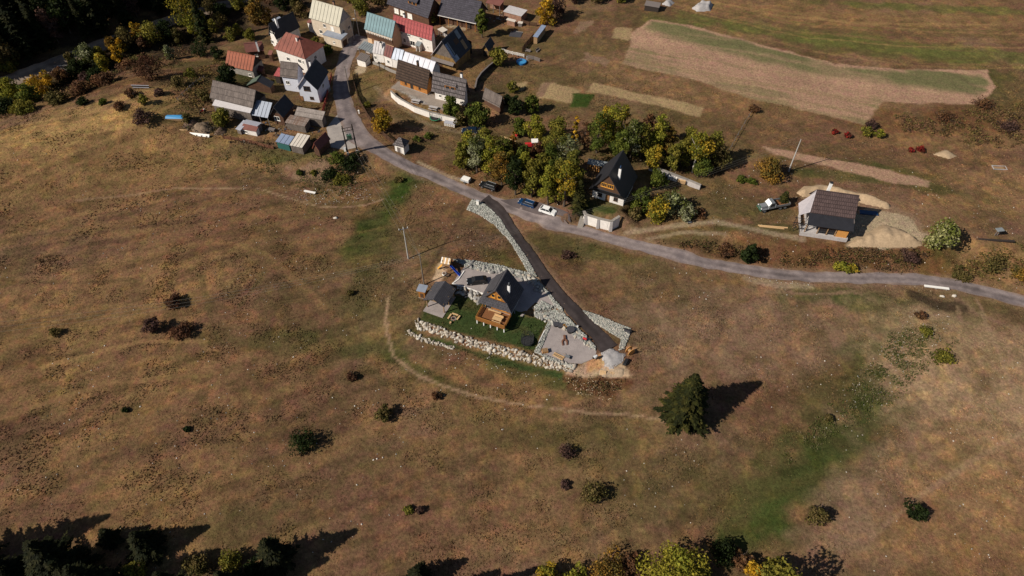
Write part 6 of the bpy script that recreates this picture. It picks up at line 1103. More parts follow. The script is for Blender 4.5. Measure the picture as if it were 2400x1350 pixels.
# gravel yard
r = thing('log_sculpture', 'forked brown log lying on the gravel yard', 'log', G(1323, 797), R_(0)); MB().bar((0, 1.1, .2), (.05, .1, .25), .42, .36).build('trunk', 'rust', r); MB().bar((0, .2, .2), (-.55, -.5, .2), .3, .28).bar((-.55, -.45, .2), (-.4, -1.5, .16), .26, .24).build('limb', 'rust', r); MB().bar((.05, .2, .2), (.5, -.5, .2), .3, .28).bar((.5, -.45, .2), (.45, -1.35, .16), .26, .24).build('limb', 'rust', r)
def pallet(root, z, rz=0.0, l=1.2, w_=.9, mat='pale_wood', x=0., y=0.):
    for k in range(5): MB().box(x - l / 2, x + l / 2, y - w_ / 2 + k * w_ / 4.6, y - w_ / 2 + k * w_ / 4.6 + .13, z + .11, z + .14).build('deck_board', mat, root)
    for k in range(3): MB().box(x - l / 2 + k * (l - .1) / 2, x - l / 2 + k * (l - .1) / 2 + .1, y - w_ / 2, y + w_ / 2, z, z + .105).build('bearer', mat, root)
r = thing('pallet_stack', 'stack of orange pallets at the left of the gravel yard', 'pallet stack', G(1277, 825), R_(12))
for k in range(5): pallet(r, k * .16, mat='osb' if k % 2 else 'tan_wood')
r = thing('slatted_frame', 'long slatted wooden frame lying at the front of the gravel yard', 'wooden frame', G(1309, 836), face_dir(1298, 830, 1318, 840)); MB().box(-1.2, 1.2, -.42, -.32, .1, .3).box(-1.2, 1.2, .32, .42, .1, .3).build('side_rail', 'pale_wood', r)
for k in range(9): MB().box(-1.15 + k * .27, -1.02 + k * .27, -.316, .316, .2, .26).build('slat', 'pale_wood', r)
r = thing('wheelbarrow', 'grey wheelbarrow beside the slatted frame', 'wheelbarrow', G(1330, 839), R_(-25)); MB().taper(-.45, .45, -.32, .32, .62, .35, .6).build('tray', 'paint_grey', r); MB().bar((-.4, .22, .4), (-1.2, .28, .6), .05, .05).bar((-.4, -.22, .4), (-1.2, -.28, .6), .05, .05).build('handle', 'tan_wood', r); wheel(r, .6, 0.01, .19, .1)
for lab, u, v, s in (('black plastic tub nearest the lawn corner of the gravel yard', 1303, 763, .62), ('black plastic tub right of the first at the boulder bank', 1313, 766, .6), ('larger dark grey covered tub under the boulder bank', 1337, 777, .85)):
    r = thing('tub', lab, 'tub', G(u, v), R_(-20)); MB().tube((0, 0, -.02), (0, 0, s * 1.0), s * .85, s, 12).build('body', 'black_metal', r); MB().tube((0, 0, s * 1.002), (0, 0, s * 1.05), s * 1.04, n=12).build('lid', 'anthracite', r)
r = thing('chair', 'yellow wooden chair between the tubs on the gravel yard', 'chair', G(1324, 769), R_(30)); MB().box(-.3, .3, -.3, .3, .4, .46).build('seat', 'trim_yellow', r); MB().box(-.3, .3, .3, .36, .46, 1.0).build('backrest', 'trim_yellow', r)
for x in (-.25, .25):
    for y in (-.25, .25): MB().box(x - .04, x + .04, y - .04, y + .04, 0, .398).build('leg', 'trim_yellow', r)
r = thing('grill', 'dark grill cart under the right boulder bank', 'grill', G(1370, 800), R_(-30)); MB().box(-.4, .4, -.25, .25, .7, .95).build('firebox', 'black_metal', r); MB().tube((-.4, 0, .95), (.4, 0, .95), .24, n=8).build('lid', 'paint_red', r)
for x in (-.33, .33):
    for y in (-.2, .2): MB().box(x - .03, x + .03, y - .03, y + .03, 0, .698).build('leg', 'steel', r)
r = thing('cement_mixer', 'small grey cement mixer at the end of the drive', 'cement mixer', G(1395, 842), R_(20)); MB().tube((-.25, 0, .8), (.1, 0, 1.1), .42, .3, 10).tube((.1, 0, 1.1), (.35, 0, 1.3), .3, .18, 10).build('drum', 'paint_silver', r); MB().bar((-.5, -.4, 0), (-.1, 0, .8), .06, .06).bar((-.5, .4, 0), (-.1, 0, .8), .06, .06).bar((.5, 0, 0), (0, 0, .8), .06, .06).build('stand', 'black_metal', r); MB().box(-.6, -.35, -.2, .2, .5, .85).build('motor', 'black_metal', r)
r = thing('pallet', 'pale pallet leaning against the sand heap', 'pallet', G(1413, 874), R_(-10)); pallet(r, .25); r.rotation_euler.x = .5
r = thing('lumber_pile', 'jumble of short pale boards beside the leaning pallet', 'lumber pile', G(1434, 874), R_(15))
for k in range(7): MB().bar((-.9 + k * .3, -.6 + .1 * (k % 3), .1 + .05 * k), (-.7 + k * .3, .7, .15 + .03 * k), .14, .05).build('board', 'pale_wood', r)
r = thing('cable_drum', 'big orange wooden cable drum beside the stone bank', 'cable drum', G(1476, 828), R_(30))
for s in (-.45, .45): MB().tube((0, s - .05, .85), (0, s + .05, .85), .85, n=18).build('flange', 'osb', r)
MB().tube((0, -.39, .85), (0, .39, .85), .4, n=12).build('core', 'tan_wood', r)
r = thing('tarp_bundle', 'dark tarpaulin bundle at the corner of the right stone bank', 'tarp', G(1470, 777), R_(-25)); MB().taper(-.9, .9, -.5, .5, -.05, .5, .7).build('cover', 'anthracite', r); MB().bar((-.95, 0, .3), (.95, 0, .3), .03, 1.02).build('strap', 'black_metal', r)
r = thing('tarp_bundle', 'dark sheet-covered pallet beside the gravel heap', 'tarp', G(1466, 850), R_(60)); MB().taper(-.9, .9, -.45, .45, -.05, .6, .75).build('cover', 'black_metal', r); MB().box(-.95, .95, -.5, .5, -.05, .08).build('pallet_base', 'tan_wood', r)
for lab, u, v in (('white meter pillar at the top of the drive', 1120, 480), ('small white marker post beside the lower drive', 1353, 768)):
    r = thing('meter_pillar', lab, 'pillar', G(u, v), R_(-20)); s = 1 if u < 1200 else .5; MB().box(-.35 * s, .35 * s, -.2 * s, .2 * s, -.2, 1.4 * s).build('cabinet', 'trim_white', r); MB().box(-.4 * s, .4 * s, -.25 * s, .25 * s, 1.402 * s, 1.48 * s).build('lid', 'paint_silver', r)
for lab, u0, v0, u1, v1, mt, hgt in (('long white pipe trough beside the road above the wet patch', 2165, 672, 2222, 680, 'trim_white', .5), ('white plank bench on the stony bank left of the road', 714, 450, 740, 455, 'trim_white', .5)):
    a, b = G(u0, v0), G(u1, v1); c = (a + b) / 2; l = (b - a).length / 2; r = thing('trough' if hgt == .5 and 'pipe' in lab else 'bench', lab, 'trough' if 'pipe' in lab else 'bench', c, math.atan2(b.y - a.y, b.x - a.x))
    MB().box(-l, l, -.28, .28, .32, .52).build('top', mt, r)
    for x in (-l + .4, 0, l - .4): MB().box(x - .12, x + .12, -.2, .2, -.2, .318).build('support', 'stone_grey', r)
# village odds and ends
r = thing('tarp_pile', 'long timber pile under a bright blue tarpaulin', 'tarp pile', (G(390, 276) + G(442, 281)) / 2, face_dir(390, 274, 442, 282)); l = (G(442, 281) - G(390, 276)).length / 2
for k in range(6): MB().box(-l, l - .3 * (k % 2), -.8 + k * .27, -.8 + k * .27 + .25, -.1, .6).build('timber', 'tan_wood', r)
MB().add([(-l - .1, -.85, .62), (l + .1, -.85, .62), (l + .1, .9, .66), (-l - .1, .9, .66), (-l, -.3, 1.05), (l * .4, -.1, .95), (l, .1, .9), (-l * .3, .2, 1.1)], [(0, 1, 6, 5, 4), (2, 3, 7), (3, 0, 4, 7), (1, 2, 6), (4, 5, 7), (5, 6, 2, 7)]).build('tarpaulin', 'tarp_blue', r)
r = thing('plank_barrier', 'white planks with dark ties along the front of the hay heap', 'planks', (G(444, 312) + G(492, 322)) / 2, face_dir(444, 312, 492, 322)); l = (G(492, 322) - G(444, 312)).length / 2; MB().slab([(-l, -.4, .0), (l, -.4, .0), (l, .25, .45), (-l, .25, .45)], .08).build('plank', 'trim_white', r)
for k in range(4): MB().box(-l + (k + .5) * l / 2 - .05, -l + (k + .5) * l / 2 + .05, -.46, -.3, 0, .4).build('tie', 'black_metal', r)
r = thing('motorcycle', 'red, white and black motorbike lying by the hay slope', 'motorbike', G(476, 264), R_(40)); wheel(r, .65, .01, .33, .12); wheel(r, -.65, .01, .33, .12); MB().taper(-.5, .45, -.16, .16, .45, .85, .7).build('body', 'paint_red', r); MB().box(-.75, -.1, -.15, .15, .86, .95).build('saddle', 'black_metal', r); MB().bar((.5, -.4, 1.05), (.5, .4, 1.05), .05, .05).build('handlebar', 'steel', r); MB().box(.4, .7, -.14, .14, .75, 1.0).build('fairing', 'trim_white', r)
r = thing('junk_cart', 'grey metal cart among junk in front of the dark cottage', 'cart', G(637, 307), R_(-15)); MB().box(-1.1, 1.1, -.5, .5, .35, .8).build('tray', 'grey_wood', r)
for s in (-1, 1): wheel(r, 0, s * .6, .32, .12)
for lab, u, v, rz in (('pale picnic bench at the left of the paved terrace', 975, 240, -18), ('second pale picnic bench right of the first on the terrace wall', 1016, 256, -18)):
    g = G(u, v); r = thing('picnic_bench', lab, 'picnic bench', g, R_(rz)); MB().box(-1.3, 1.3, -.38, .38, .7, .76).build('table_top', 'concrete_wall', r)
    for s in (-1, 1): MB().box(-1.3, 1.3, s * .75 - .15, s * .75 + .15, .42, .47).build('seat', 'concrete_wall', r)
    for x in (-.95, .95): MB().box(x - .06, x + .06, -.85, .85, .3, .4).box(x - .06, x + .06, -.3, .3, 0, .698).build('trestle', 'grey_wood', r)
r = mono('rabbit_hutch', 'low white-fronted hutch with a grey lid beside the green trampoline', (1040, 288), (1066, 293), (1044, 281), 1.1, 1.2, 'tan_wood', 'pale_tin', oh=.1, cat='hutch')
for k in range(5): opening(r, 'n', -1.3 + k * .65, .25, .5, .6, r.dimensions.x / 2 if False else 1.0, 0.62, 'trim_white', 'window', False)
bench(G(985, 213), R_(-18), 'long grey bench along the log house wall', 3.2, .4, 'concrete_wall')
for lab, u, v in (('white water tank cube at the left behind the bushes', 1570, 420), ('white water tank cube right of the first', 1581, 423)):
    r = thing('water_tank', lab, 'water tank', G(u, v), R_(-20)); MB().box(-.55, .55, -.5, .5, .15, 1.15).build('tank', 'trim_white', r); MB().tube((0, 0, 1.15), (0, 0, 1.22), .12, n=8).build('cap', 'black_metal', r)
    for z in (.3, .65, 1.0): MB().box(-.58, .58, -.53, -.505, z, z + .05).build('cage_bar', 'steel', r)
    MB().box(-.58, .58, -.53, .53, 0, .148).build('pallet_base', 'tan_wood', r)
r = thing('wood_stack', 'stacked pale boards right of the white water tanks', 'wood stack', G(1597, 428), R_(-20))
for k in range(6): MB().box(-1.0, 1.0, -.55, .55, .05 + k * .17, .19 + k * .17).build('board_layer', 'pale_wood' if k % 2 else 'tan_wood', r)
r = mono('firewood_shed', 'open firewood shelter full of orange split logs behind the grove', (1376, 384), (1421, 392), (1378, 371), 2.0, 2.5, 'grey_wood', 'grey_tin', open_front=True, cat='firewood shed'); 
for k in range(5):
    for j in range(8): MB().tube((-2.2 + j * .58, -.9, .2 + k * .36), (-2.2 + j * .58, .6, .2 + k * .36), .19, n=6).build('log', 'osb' if (j + k) % 3 else 'tan_wood', r)
r = thing('stone_steps', 'rough stone steps climbing left of the buttressed wall', 'steps', G(1364, 522), R_(70))
for k in range(8): MB().box(-2.0 + k * .5, -1.45 + k * .5, -.7, .7, -.3, .12 + k * .28).build('step', 'stone_grey', r)
r = thing('ground_slab', 'dark grey slab with stones along its edge in the upper yard', 'slab', G(1209, 81), R_(-14)); MB().box(-2.0, 2.0, -1.6, 1.6, -.2, .14).build('deck', 'anthracite', r)
for k in range(8): MB().taper(-1.2 + k * .42, -.9 + k * .42, 1.62, 1.95, -.1, .2, .7).build('edge_stone', 'grey_heap', r)
for lab, u, v, rz in (('small grey garden bench left of its twin by the plank gate', 1237, 122, -20), ('taller grey garden bench right of its twin by the plank gate', 1261, 120, 55)): bench(G(u, v), R_(rz), lab, 1.8, .6, 'grey_wood', True)
r = thing('wayside_cross', 'dark roofed wayside post in front of the white row', 'post', G(891, 166)); MB().box(-.1, .1, -.1, .1, -.3, 2.6).build('shaft', 'dark_wood', r); MB().taper(-.45, .45, -.35, .35, 2.61, 3.2, .1).build('roof', 'dark_wood', r)
r = thing('gate_post', 'white gatepost beside the road fence', 'post', G(842, 266)); MB().box(-.18, .18, -.18, .18, -.2, 1.0).build('shaft', 'trim_white', r); MB().taper(-.24, .24, -.24, .24, 1.002, 1.15, .5).build('cap', 'trim_white', r)
r = thing('bird_hide', 'small wooden shelter on legs at the right edge near the pale willow', 'shelter', G(2331, 552), R_(10)); MB().box(-.08, .08, -.08, .08, -.2, 1.8).box(.62, .78, -.08, .08, -.2, 1.8).build('legs', 'grey_wood', r); MB().box(-.5, 1.2, -.6, .6, 1.82, 2.0).build('roof', 'grey_tin', r)
a, b = G(2285, 560), G(2362, 566); o = MB().bar((-5.2, .3, .15), (5.2, -.5, .15), .5, .35).build('log', 'dark_wood'); o.location = (a + b) / 2; tag(o, 'dark felled log lying in the long shadow by the shelter', 'log')
r = thing('ground_frame', 'pale wooden frame lying on the right-hand meadow', 'frame', G(2342, 394), R_(-5)); MB().box(-1.8, 1.8, -.8, -.65, .05, .25).box(-1.8, 1.8, .65, .8, .05, .25).box(-1.8, -1.65, -.648, .648, .05, .25).box(1.65, 1.8, -.648, .648, .05, .25).build('frame', 'grey_heap', r); MB().box(-1.64, 1.64, -.3, .3, .0, .12).build('board', 'tan_wood', r)
r = thing('guard_rail', 'silver-topped dark rail on the slope below the russet tree', 'rail', G(331, 207), R_(-3)); MB().box(-2.6, 2.6, -.06, .06, .9, 1.05).box(-2.4, 2.4, -.06, .06, .2, .32).build('rail', 'pale_tin', r); MB().box(-2.5, 2.5, .065, .1, .1, .95).build('panel', 'dark_wood', r)
for x in (-2.3, 0, 2.3): MB().box(x - .06, x + .06, .105, .2, -.3, 1.0).build('post', 'steel', r)
r = thing('brush_pile', 'grey heap of cut branches with white logs by the dirt road', 'brush pile', G(150, 165), R_(20))
for k in range(60):
    a = random.uniform(0, 6.28); q = Vector((random.uniform(-3, 3), random.uniform(-2, 2), random.uniform(.1, 1.6))); d_ = Vector((math.cos(a), math.sin(a), random.uniform(-.2, .4))) * random.uniform(.8, 2.0); MB().tube(q - d_, q + d_, .06, .03, 4).build('branch', 'grey_wood' if k % 6 else 'trim_white', r)
r = thing('blue_sheet_pile', 'dark blue sheeting in the shadow of the unfinished house', 'tarp', G(2035, 500), R_(-8)); MB().taper(-2.4, 2.4, -.7, .7, -.05, .35, .9).build('sheet', 'paint_blue', r); MB().box(-2.5, 2.5, -.8, .8, -.1, .03).build('base_board', 'tan_wood', r)
for lab, u, v in (('flat white rock in the wet patch, left of its twin', 2208, 695), ('flat white rock in the wet patch, right of its twin', 2238, 694), ('flat white stone on the track bank below the silver bush', 1615, 521), ('white boulder in the meadow below the upper path', 786, 511), ('pale boulder against the transformer footing', 838, 372)):
    V, F = ROCKS[len(lab) % 8]; o = npmesh('boulder', V * np.array([.8, .55, .4]), F, 'stone', np.tile(np.array((.55, .5, .43)), (len(V), 1))); o.location = G(u, v) + Vector((0, 0, .12)); tag(o, lab, 'boulder')
# ------------------------------------------------------------------ trees and shrubs
plain('bark', (.085, .065, .05), .95, .3, 4); plain('birch_bark', (.42, .38, .33), .9, .25, 4); plain('twigs', (.11, .08, .07), .95, .3, 4)
PAL = dict(green=[(.09, .11, .018), (.12, .135, .022), (.06, .08, .014)], olive=[(.16, .15, .025), (.115, .115, .02), (.20, .17, .028)], ygreen=[(.21, .205, .026), (.16, .165, .02), (.28, .24, .03)], yellow=[(0.44, 0.24, 0.015), (0.36, 0.2, 0.018), (0.22, 0.16, 0.018), (0.5, 0.3, 0.03)], orange=[(0.4, 0.15, 0.015), (0.28, 0.13, 0.015), (0.16, 0.1, 0.015)],
           russet=[(0.1375, 0.0625, 0.03), (0.1063, 0.0562, 0.0312), (0.1625, 0.0875, 0.0375)], dark=[(0.0207, 0.0322, 0.008), (0.0299, 0.0414, 0.0103), (0.0149, 0.023, 0.0069)], silver=[(0.195, 0.208, 0.0975), (0.0975, 0.1105, 0.026), (0.286, 0.286, 0.169), (0.0715, 0.0845, 0.0182)], redbrown=[(.095, .042, .024), (.07, .036, .02), (.12, .055, .03)], purple=[(0.09, 0.048, 0.0408), (0.066, 0.0384, 0.0312), (0.12, 0.066, 0.048)],
           spruce=[(.024, .026, .007), (.034, .035, .009), (.050, .046, .011), (.017, .02, .006)], shaded_spruce=[(.010, .013, .005), (.016, .018, .006), (.024, .024, .008)], red=[(.22, .02, .018), (.12, .02, .016), (.08, .03, .018), (.30, .03, .02)], bronze=[(0.189, 0.1148, 0.027), (0.135, 0.1013, 0.0243), (0.27, 0.1485, 0.027)], olivebrown=[(0.1105, 0.0884, 0.026), (0.0806, 0.0715, 0.0208), (0.143, 0.104, 0.039)], goldgreen=[(0.25, 0.2063, 0.025), (0.15, 0.15, 0.02), (0.375, 0.25, 0.025)], willow=[(0.3, 0.288, 0.12), (0.18, 0.192, 0.048), (0.12, 0.144, 0.024), (0.384, 0.36, 0.204)])  # the darker spruce set has the wood's shade and corner vignette in its colour
def leaf_mesh(rr, n, R, H, z0, pal, size, lobes=14, shape=1.0, hollow=.0, wind=0.0, rag=0):
    """a crown of leaf clumps: quads spread through lobes that fill an uneven volume"""
    pal = np.array(PAL[pal]); L = []; LR = []; LC = []
    for k in range(lobes):
        t = (k + .5) / lobes; zz = z0 + (H - z0) * (.08 + .84 * t)
        prof = (math.sin(math.pi * min(1, .18 + .80 * t)) ** .7) if shape >= 1 else (math.sin(math.pi * (.12 + .86 * t)) ** .9)
        a = k * 2.4 + rr.uniform(-.6, .6); rad = R * prof * (rr.uniform(.25, .8) if not rag else rr.uniform(.15, .85))
        L.append((rad * math.cos(a) + wind * (zz - z0), rad * math.sin(a) + wind * .3 * (zz - z0), zz)); LR.append(R * (rr.uniform(.26, .52) if not rag else rr.uniform(.2, .45)) * (.6 + .5 * prof)); LC.append(pal[rr.integers(len(pal))] * rr.uniform(.8, 1.2))
    L = np.array(L); LR = np.array(LR); LC = np.array(LC); w_ = LR ** 2; w_ /= w_.sum(); ix = rr.choice(lobes, n, p=w_)
    d = rr.normal(size=(n, 3)); d /= np.linalg.norm(d, axis=1)[:, None]; rad = LR[ix] * (.35 + .75 * rr.random(n) ** .6); P = L[ix] + d * rad[:, None] * np.array([1, 1, .82]); P[:, 2] = np.maximum(P[:, 2], .08)
    nn = d + rr.normal(size=(n, 3)) * .7; nn /= np.linalg.norm(nn, axis=1)[:, None]; t1 = np.cross(nn, rr.normal(size=(n, 3))); t1 /= np.linalg.norm(t1, axis=1)[:, None] + 1e-9; t2 = np.cross(nn, t1)
    s = size * rr.uniform(.55, 1.3, n)[:, None]; s2 = s * rr.uniform(.45, .9, n)[:, None]
    V = np.stack([P - t1 * s, P - t2 * s2 + nn * s * .15, P + t1 * s, P + t2 * s2 + nn * s * .15], 1).reshape(-1, 3)
    c = LC[ix] * rr.uniform(.65, 1.4, n)[:, None]; mix = rr.random(n) < .25; c[mix] = pal[rr.integers(len(pal), size=mix.sum())]
    return V, np.arange(n * 4).reshape(-1, 4), np.repeat(c, 4, 0)
def broadleaf(rr, R, H, pal, n=1300, size=.34, trunk=True, bark='bark', low=.12, shape=1.0, hollow=0., wind=0., lobes=14):
    root = bpy.data.objects.new('tree', None); COL.objects.link(root)
    V, F, c = leaf_mesh(rr, n, R, H, H * low, pal, size, lobes, shape, hollow, wind); npmesh('crown', V, F, 'leaves', c, root)
    tb = max(.07, H * .022); mb = MB().tube((0, 0, -.4), (wind * .3 * H, 0, H * .45), tb, tb * .7, 7, False).tube((wind * .3 * H, 0, H * .45), (wind * .7 * H, 0, H * .85), tb * .7, tb * .2, 6, False); mb.build('trunk', bark, root)
    lm = MB()
    for k in range(6):
        a = k * 2.1 + rr.uniform(0, 1); z = H * rr.uniform(.2, .6); q = R * rr.uniform(.5, .85); lm.tube((0, 0, z), (q * math.cos(a), q * math.sin(a), z + H * rr.uniform(.08, .25)), tb * .45, tb * .12, 5, False)
    lm.build('limbs', bark, root)['kind'] = 'stuff'
    return root
def bush(rr, R, H, pal, n=700, size=.24, twig=0.0, hollow=0.):
    root = bpy.data.objects.new('shrub', None); COL.objects.link(root)
    R *= 1.08; H *= 1.15; n = int(n * 1.4); V, F, c = leaf_mesh(rr, n, R, H, H * .02, pal, size, 18, .9, hollow, 0., 1); npmesh('foliage', V, F, 'leaves', c, root); mb = MB()
    for k in range(int(14 + 50 * twig)):
        a = rr.uniform(0, 6.28); q = R * rr.uniform(.3, 1.0); mb.tube((q * .15 * math.cos(a), q * .15 * math.sin(a), -.1), (q * math.cos(a), q * math.sin(a), H * rr.uniform(.4, 1.05)), .035, .012, 3, False)
    mb.build('stems', 'twigs', root)['kind'] = 'stuff'
    return root
def conifer(rr, R, H, pal='spruce', nb=260, size=.42):
    size *= 1.0; ph = rr.uniform(0, 6.28, 3)
    """whorls of drooping boughs, each bough a row of needle sprays"""
    root = bpy.data.objects.new('spruce', None); COL.objects.link(root); pal = np.array(PAL[pal]); Vs = []; Cs = []
    for k in range(nb):
        t = (k + rr.random()) / nb; t = t ** .8; z = H * (.04 + .95 * t); a = k * 2.39996 + rr.uniform(-.3, .3); l = R * (1 - t) ** .78 * rr.uniform(.6, 1.15) * (1 + .14 * math.sin(3 * a + ph[0] + 5 * t) + .1 * math.sin(5 * a + ph[1])) + .15; ca, sa = math.cos(a), math.sin(a); dr = rr.uniform(.15, .5); m_ = max(2, int(l / (size * .62))); cc = pal[rr.integers(len(pal))] * rr.uniform(.75, 1.3)
        for j in range(m_):
            for side in ((0,) if j == m_ - 1 else (-1, 0, 1)):
                f = (j + .6) / m_; lat = side * size * (.9 - .5 * f) * rr.uniform(.5, 1.2); yaw = a + side * .65 + rr.uniform(-.35, .35); cy, sy_ = math.cos(yaw), math.sin(yaw); rad = l * f * rr.uniform(.92, 1.05); zz = z - dr * rad + .12 * rad * rad / max(l, .5) - abs(lat) * .25 + rr.uniform(-.08, .08)
                wd = size * (.62 - .25 * f) * rr.uniform(.7, 1.2); ln = size * rr.uniform(.6, 1.0); tl = rr.uniform(-.5, .5); p = np.array([rad * ca - lat * sa, rad * sa + lat * ca, zz]); o_ = np.array([cy * ln, sy_ * ln, -dr * ln]); s_ = np.array([-sy_ * wd, cy * wd, tl * wd - .1]); s2 = np.array([sy_ * wd, -cy * wd, -tl * wd - .1])
                Vs.append([p - o_ * .6, p + s_, p + o_, p + s2]); Cs.append(cc * rr.uniform(.6, 1.35) * (.9 + .3 * f))
    V = np.array(Vs).reshape(-1, 3); npmesh('crown', V, np.arange(len(V)).reshape(-1, 4), 'leaves', np.repeat(np.array(Cs), 4, 0), root)
    MB().tube((0, 0, -.4), (0, 0, H * .97), H * .018 + .06, .03, 7, False).build('trunk', 'bark', root); return root
TREEN = [0]
def plant(kind, u, v, R, H, pal, label, cat=None, name=None, group=None, **kw):
    TREEN[0] += 1; rr = np.random.default_rng(100 + TREEN[0] * 7)
    o = {'tree': broadleaf, 'bush': bush, 'spruce': conifer}[kind](rr, R, H, **({'pal': pal} if pal else {}), **kw)
    o.name = name or {'tree': 'tree', 'bush': 'shrub', 'spruce': 'spruce'}[kind]; o.location = G(u, v); o.rotation_euler = (0, 0, rr.uniform(0, 6.28) if not kw.get('wind') else 0)
    return tag(o, label, cat or {'tree': 'tree', 'bush': 'shrub', 'spruce': 'spruce'}[kind], group)
T = lambda *a, **k: plant('tree', *a, **k)
B = lambda *a, **k: plant('bush', *a, **k)
S = lambda *a, **k: plant('spruce', *a, **k)
# grove between the road and the gardens
for u, v, R, H, pal, lab in [
    (1083, 397, 2.4, 7.5, 'olive', 'olive tree at the left end of the roadside grove'), (1118, 404, 3.3, 10.5, 'silver', 'tall tree with pale glinting leaves at the left of the grove'), (1150, 410, 3.2, 10.5, 'ygreen', 'yellow-green tree right of the pale glinting one in the grove'), (1140, 372, 3.0, 8.5, 'olive', 'olive tree behind the left end of the grove near the dark cars'), (1176, 436, 3.0, 9.0, 'bronze', 'bronze-tinged tree above the grey estate car'),
    (1204, 388, 1.5, 9.5, 'orange', 'slender orange tree in the middle of the grove'), (1226, 410, 2.4, 8.5, 'green', 'green tree just below the red tractor'), (1258, 398, 2.5, 8.0, 'russet', 'russet tree right below the red tractor'), (1208, 456, 3.0, 10.5, 'dark', 'dark green tree at the front of the grove above the blue car'), (1246, 462, 2.8, 10.5, 'olive', 'olive tree behind the lay-by right of the dark green one'),
    (1286, 430, 3.1, 11, 'green', 'green tree in the heart of the grove right of the russet one'), (1325, 420, 3.7, 12, 'silver', 'large tree with silvery leaf tips left of the firewood shelter'), (1284, 480, 2.9, 10.5, 'ygreen', 'yellow-green tree directly behind the white hatchback'), (1322, 484, 3.5, 12, 'goldgreen', 'golden-green tree right of the lay-by beside the dark spruce'), (1340, 440, 3.0, 10.5, 'olive', 'olive tree between the silvery tree and the black-roofed house')]:
    T(u, v, R, H * 1.22, pal, lab, n=2300 if R > 2 else 900, size=.25)
S(1356, 492, 2.5, 9.5, 'spruce', 'dark spruce at the left of the buttressed white wall', nb=220)
for u, v, R, H, pal, lab in [(1218, 320, 2.3, 5.0, 'green', 'round green tree behind the saw bench'), (1254, 325, 3.0, 6.6, 'ygreen', 'yellow-green round tree directly behind the red tractor'), (1306, 332, 3.3, 6.6, 'olive', 'spreading olive tree right of the red tractor'), (1346, 345, 1.0, 9.0, 'yellow', 'slender yellow tree standing behind the grove'), (1368, 352, 2.0, 8.0, 'russet', 'thin russet tree right of the slender yellow one'),
    (1398, 358, 3.2, 11, 'green', 'tall green tree behind the firewood shelter'), (1432, 348, 3.2, 12, 'ygreen', 'tallest yellow-green tree left of the black roof peak'), (1458, 330, 2.0, 10, 'goldgreen', 'narrow golden-green tree behind the black roof peak'), (1476, 372, 3.4, 10.5, 'silver', 'tree with silver-tipped crown right beside the black roof peak'), (1512, 335, 2.2, 8, 'russet', 'sparse russet tree at the back of the right grove'), (1536, 362, 2.8, 11, 'ygreen', 'upright yellow-green tree in the middle of the right grove'), (1560, 366, 2.2, 8.5, 'bronze', 'bronze tree right of the upright yellow-green one'), (1530, 396, 2.8, 6.5, 'goldgreen', 'low golden-olive tree behind the long concrete wall'), (1592, 390, 2.7, 7.5, 'olive', 'olive tree above the middle of the concrete wall'), (1660, 385, 3.2, 9, 'olive', 'olive tree at the right end of the right grove'), (1640, 412, 2.4, 5.5, 'green', 'low green tree at the end of the concrete wall')]:
    T(u, v, R, H * 1.22, pal, lab, n=2200 if R > 2 else 800, size=.25)
T(1622, 405, 3.5, 13, 'goldgreen', 'tall pale-trunked tree with a golden-green crown at the right of the grove', n=1600, bark='birch_bark', low=.35, size=.3)
for u, v, R, H, pal, lab in [(1498, 492, 2.9, 7.0, 'green', 'green bushy tree right of the white-based house wall'), (1540, 510, 3.9, 6.5, 'goldgreen', 'wide golden bush with silvery tips right of the buttressed wall'), (1572, 492, 2.8, 6.0, 'silver', 'silvery bush behind the wide golden bush'), (1486, 512, 2.0, 3.2, 'olivebrown', 'low brownish bush at the end of the buttressed wall'), (1540, 435, 2.6, 4.5, 'green', 'green bush in the shadow behind the black roof')]:
    T(u, v, R, H, pal, lab, n=1300, size=.28, low=.03)
B(1608, 512, 2.3, 4.0, 'silver', 'spiky silver-green bush right of the wide golden bush', n=900)
for u, v, R, H, pal, lab in [(1100, 378, 2.8, 9, 'ygreen', 'yellow-green tree just below the two dark cars'), (1178, 398, 2.8, 9.5, 'green', 'green tree left of the slender orange tree'), (1268, 440, 2.6, 10, 'olive', 'olive tree in the grove below the russet tree'), (1300, 380, 3.0, 10, 'olive', 'olive tree right of the red tractor and before the yellow sapling'), (1230, 434, 2.6, 9.5, 'ygreen', 'yellow-green tree in the middle of the grove above the lay-by'), (1306, 462, 2.8, 11, 'olive', 'olive tree between the two yellow-green ones behind the lay-by'), (1195, 425, 2.4, 8.5, 'olive', 'olive tree below the slender orange tree'), (1415, 330, 2.8, 9.5, 'goldgreen', 'golden-green tree at the back of the right grove'), (1500, 372, 2.8, 9.5, 'olive', 'olive tree right of the silver-tipped crown'), (1572, 400, 2.4, 7.5, 'olive', 'olive tree directly above the white water tanks'), (1610, 372, 2.8, 9, 'olive', 'olive tree left behind the tall pale-trunked one'), (1450, 380, 2.8, 9, 'green', 'green tree just left of the black roof slope'), (1680, 398, 2.6, 6.5, 'olivebrown', 'brown-olive tree at the far right end of the right grove')]:
    T(u, v, R, H * 1.2, pal, lab, n=2000, size=.25)
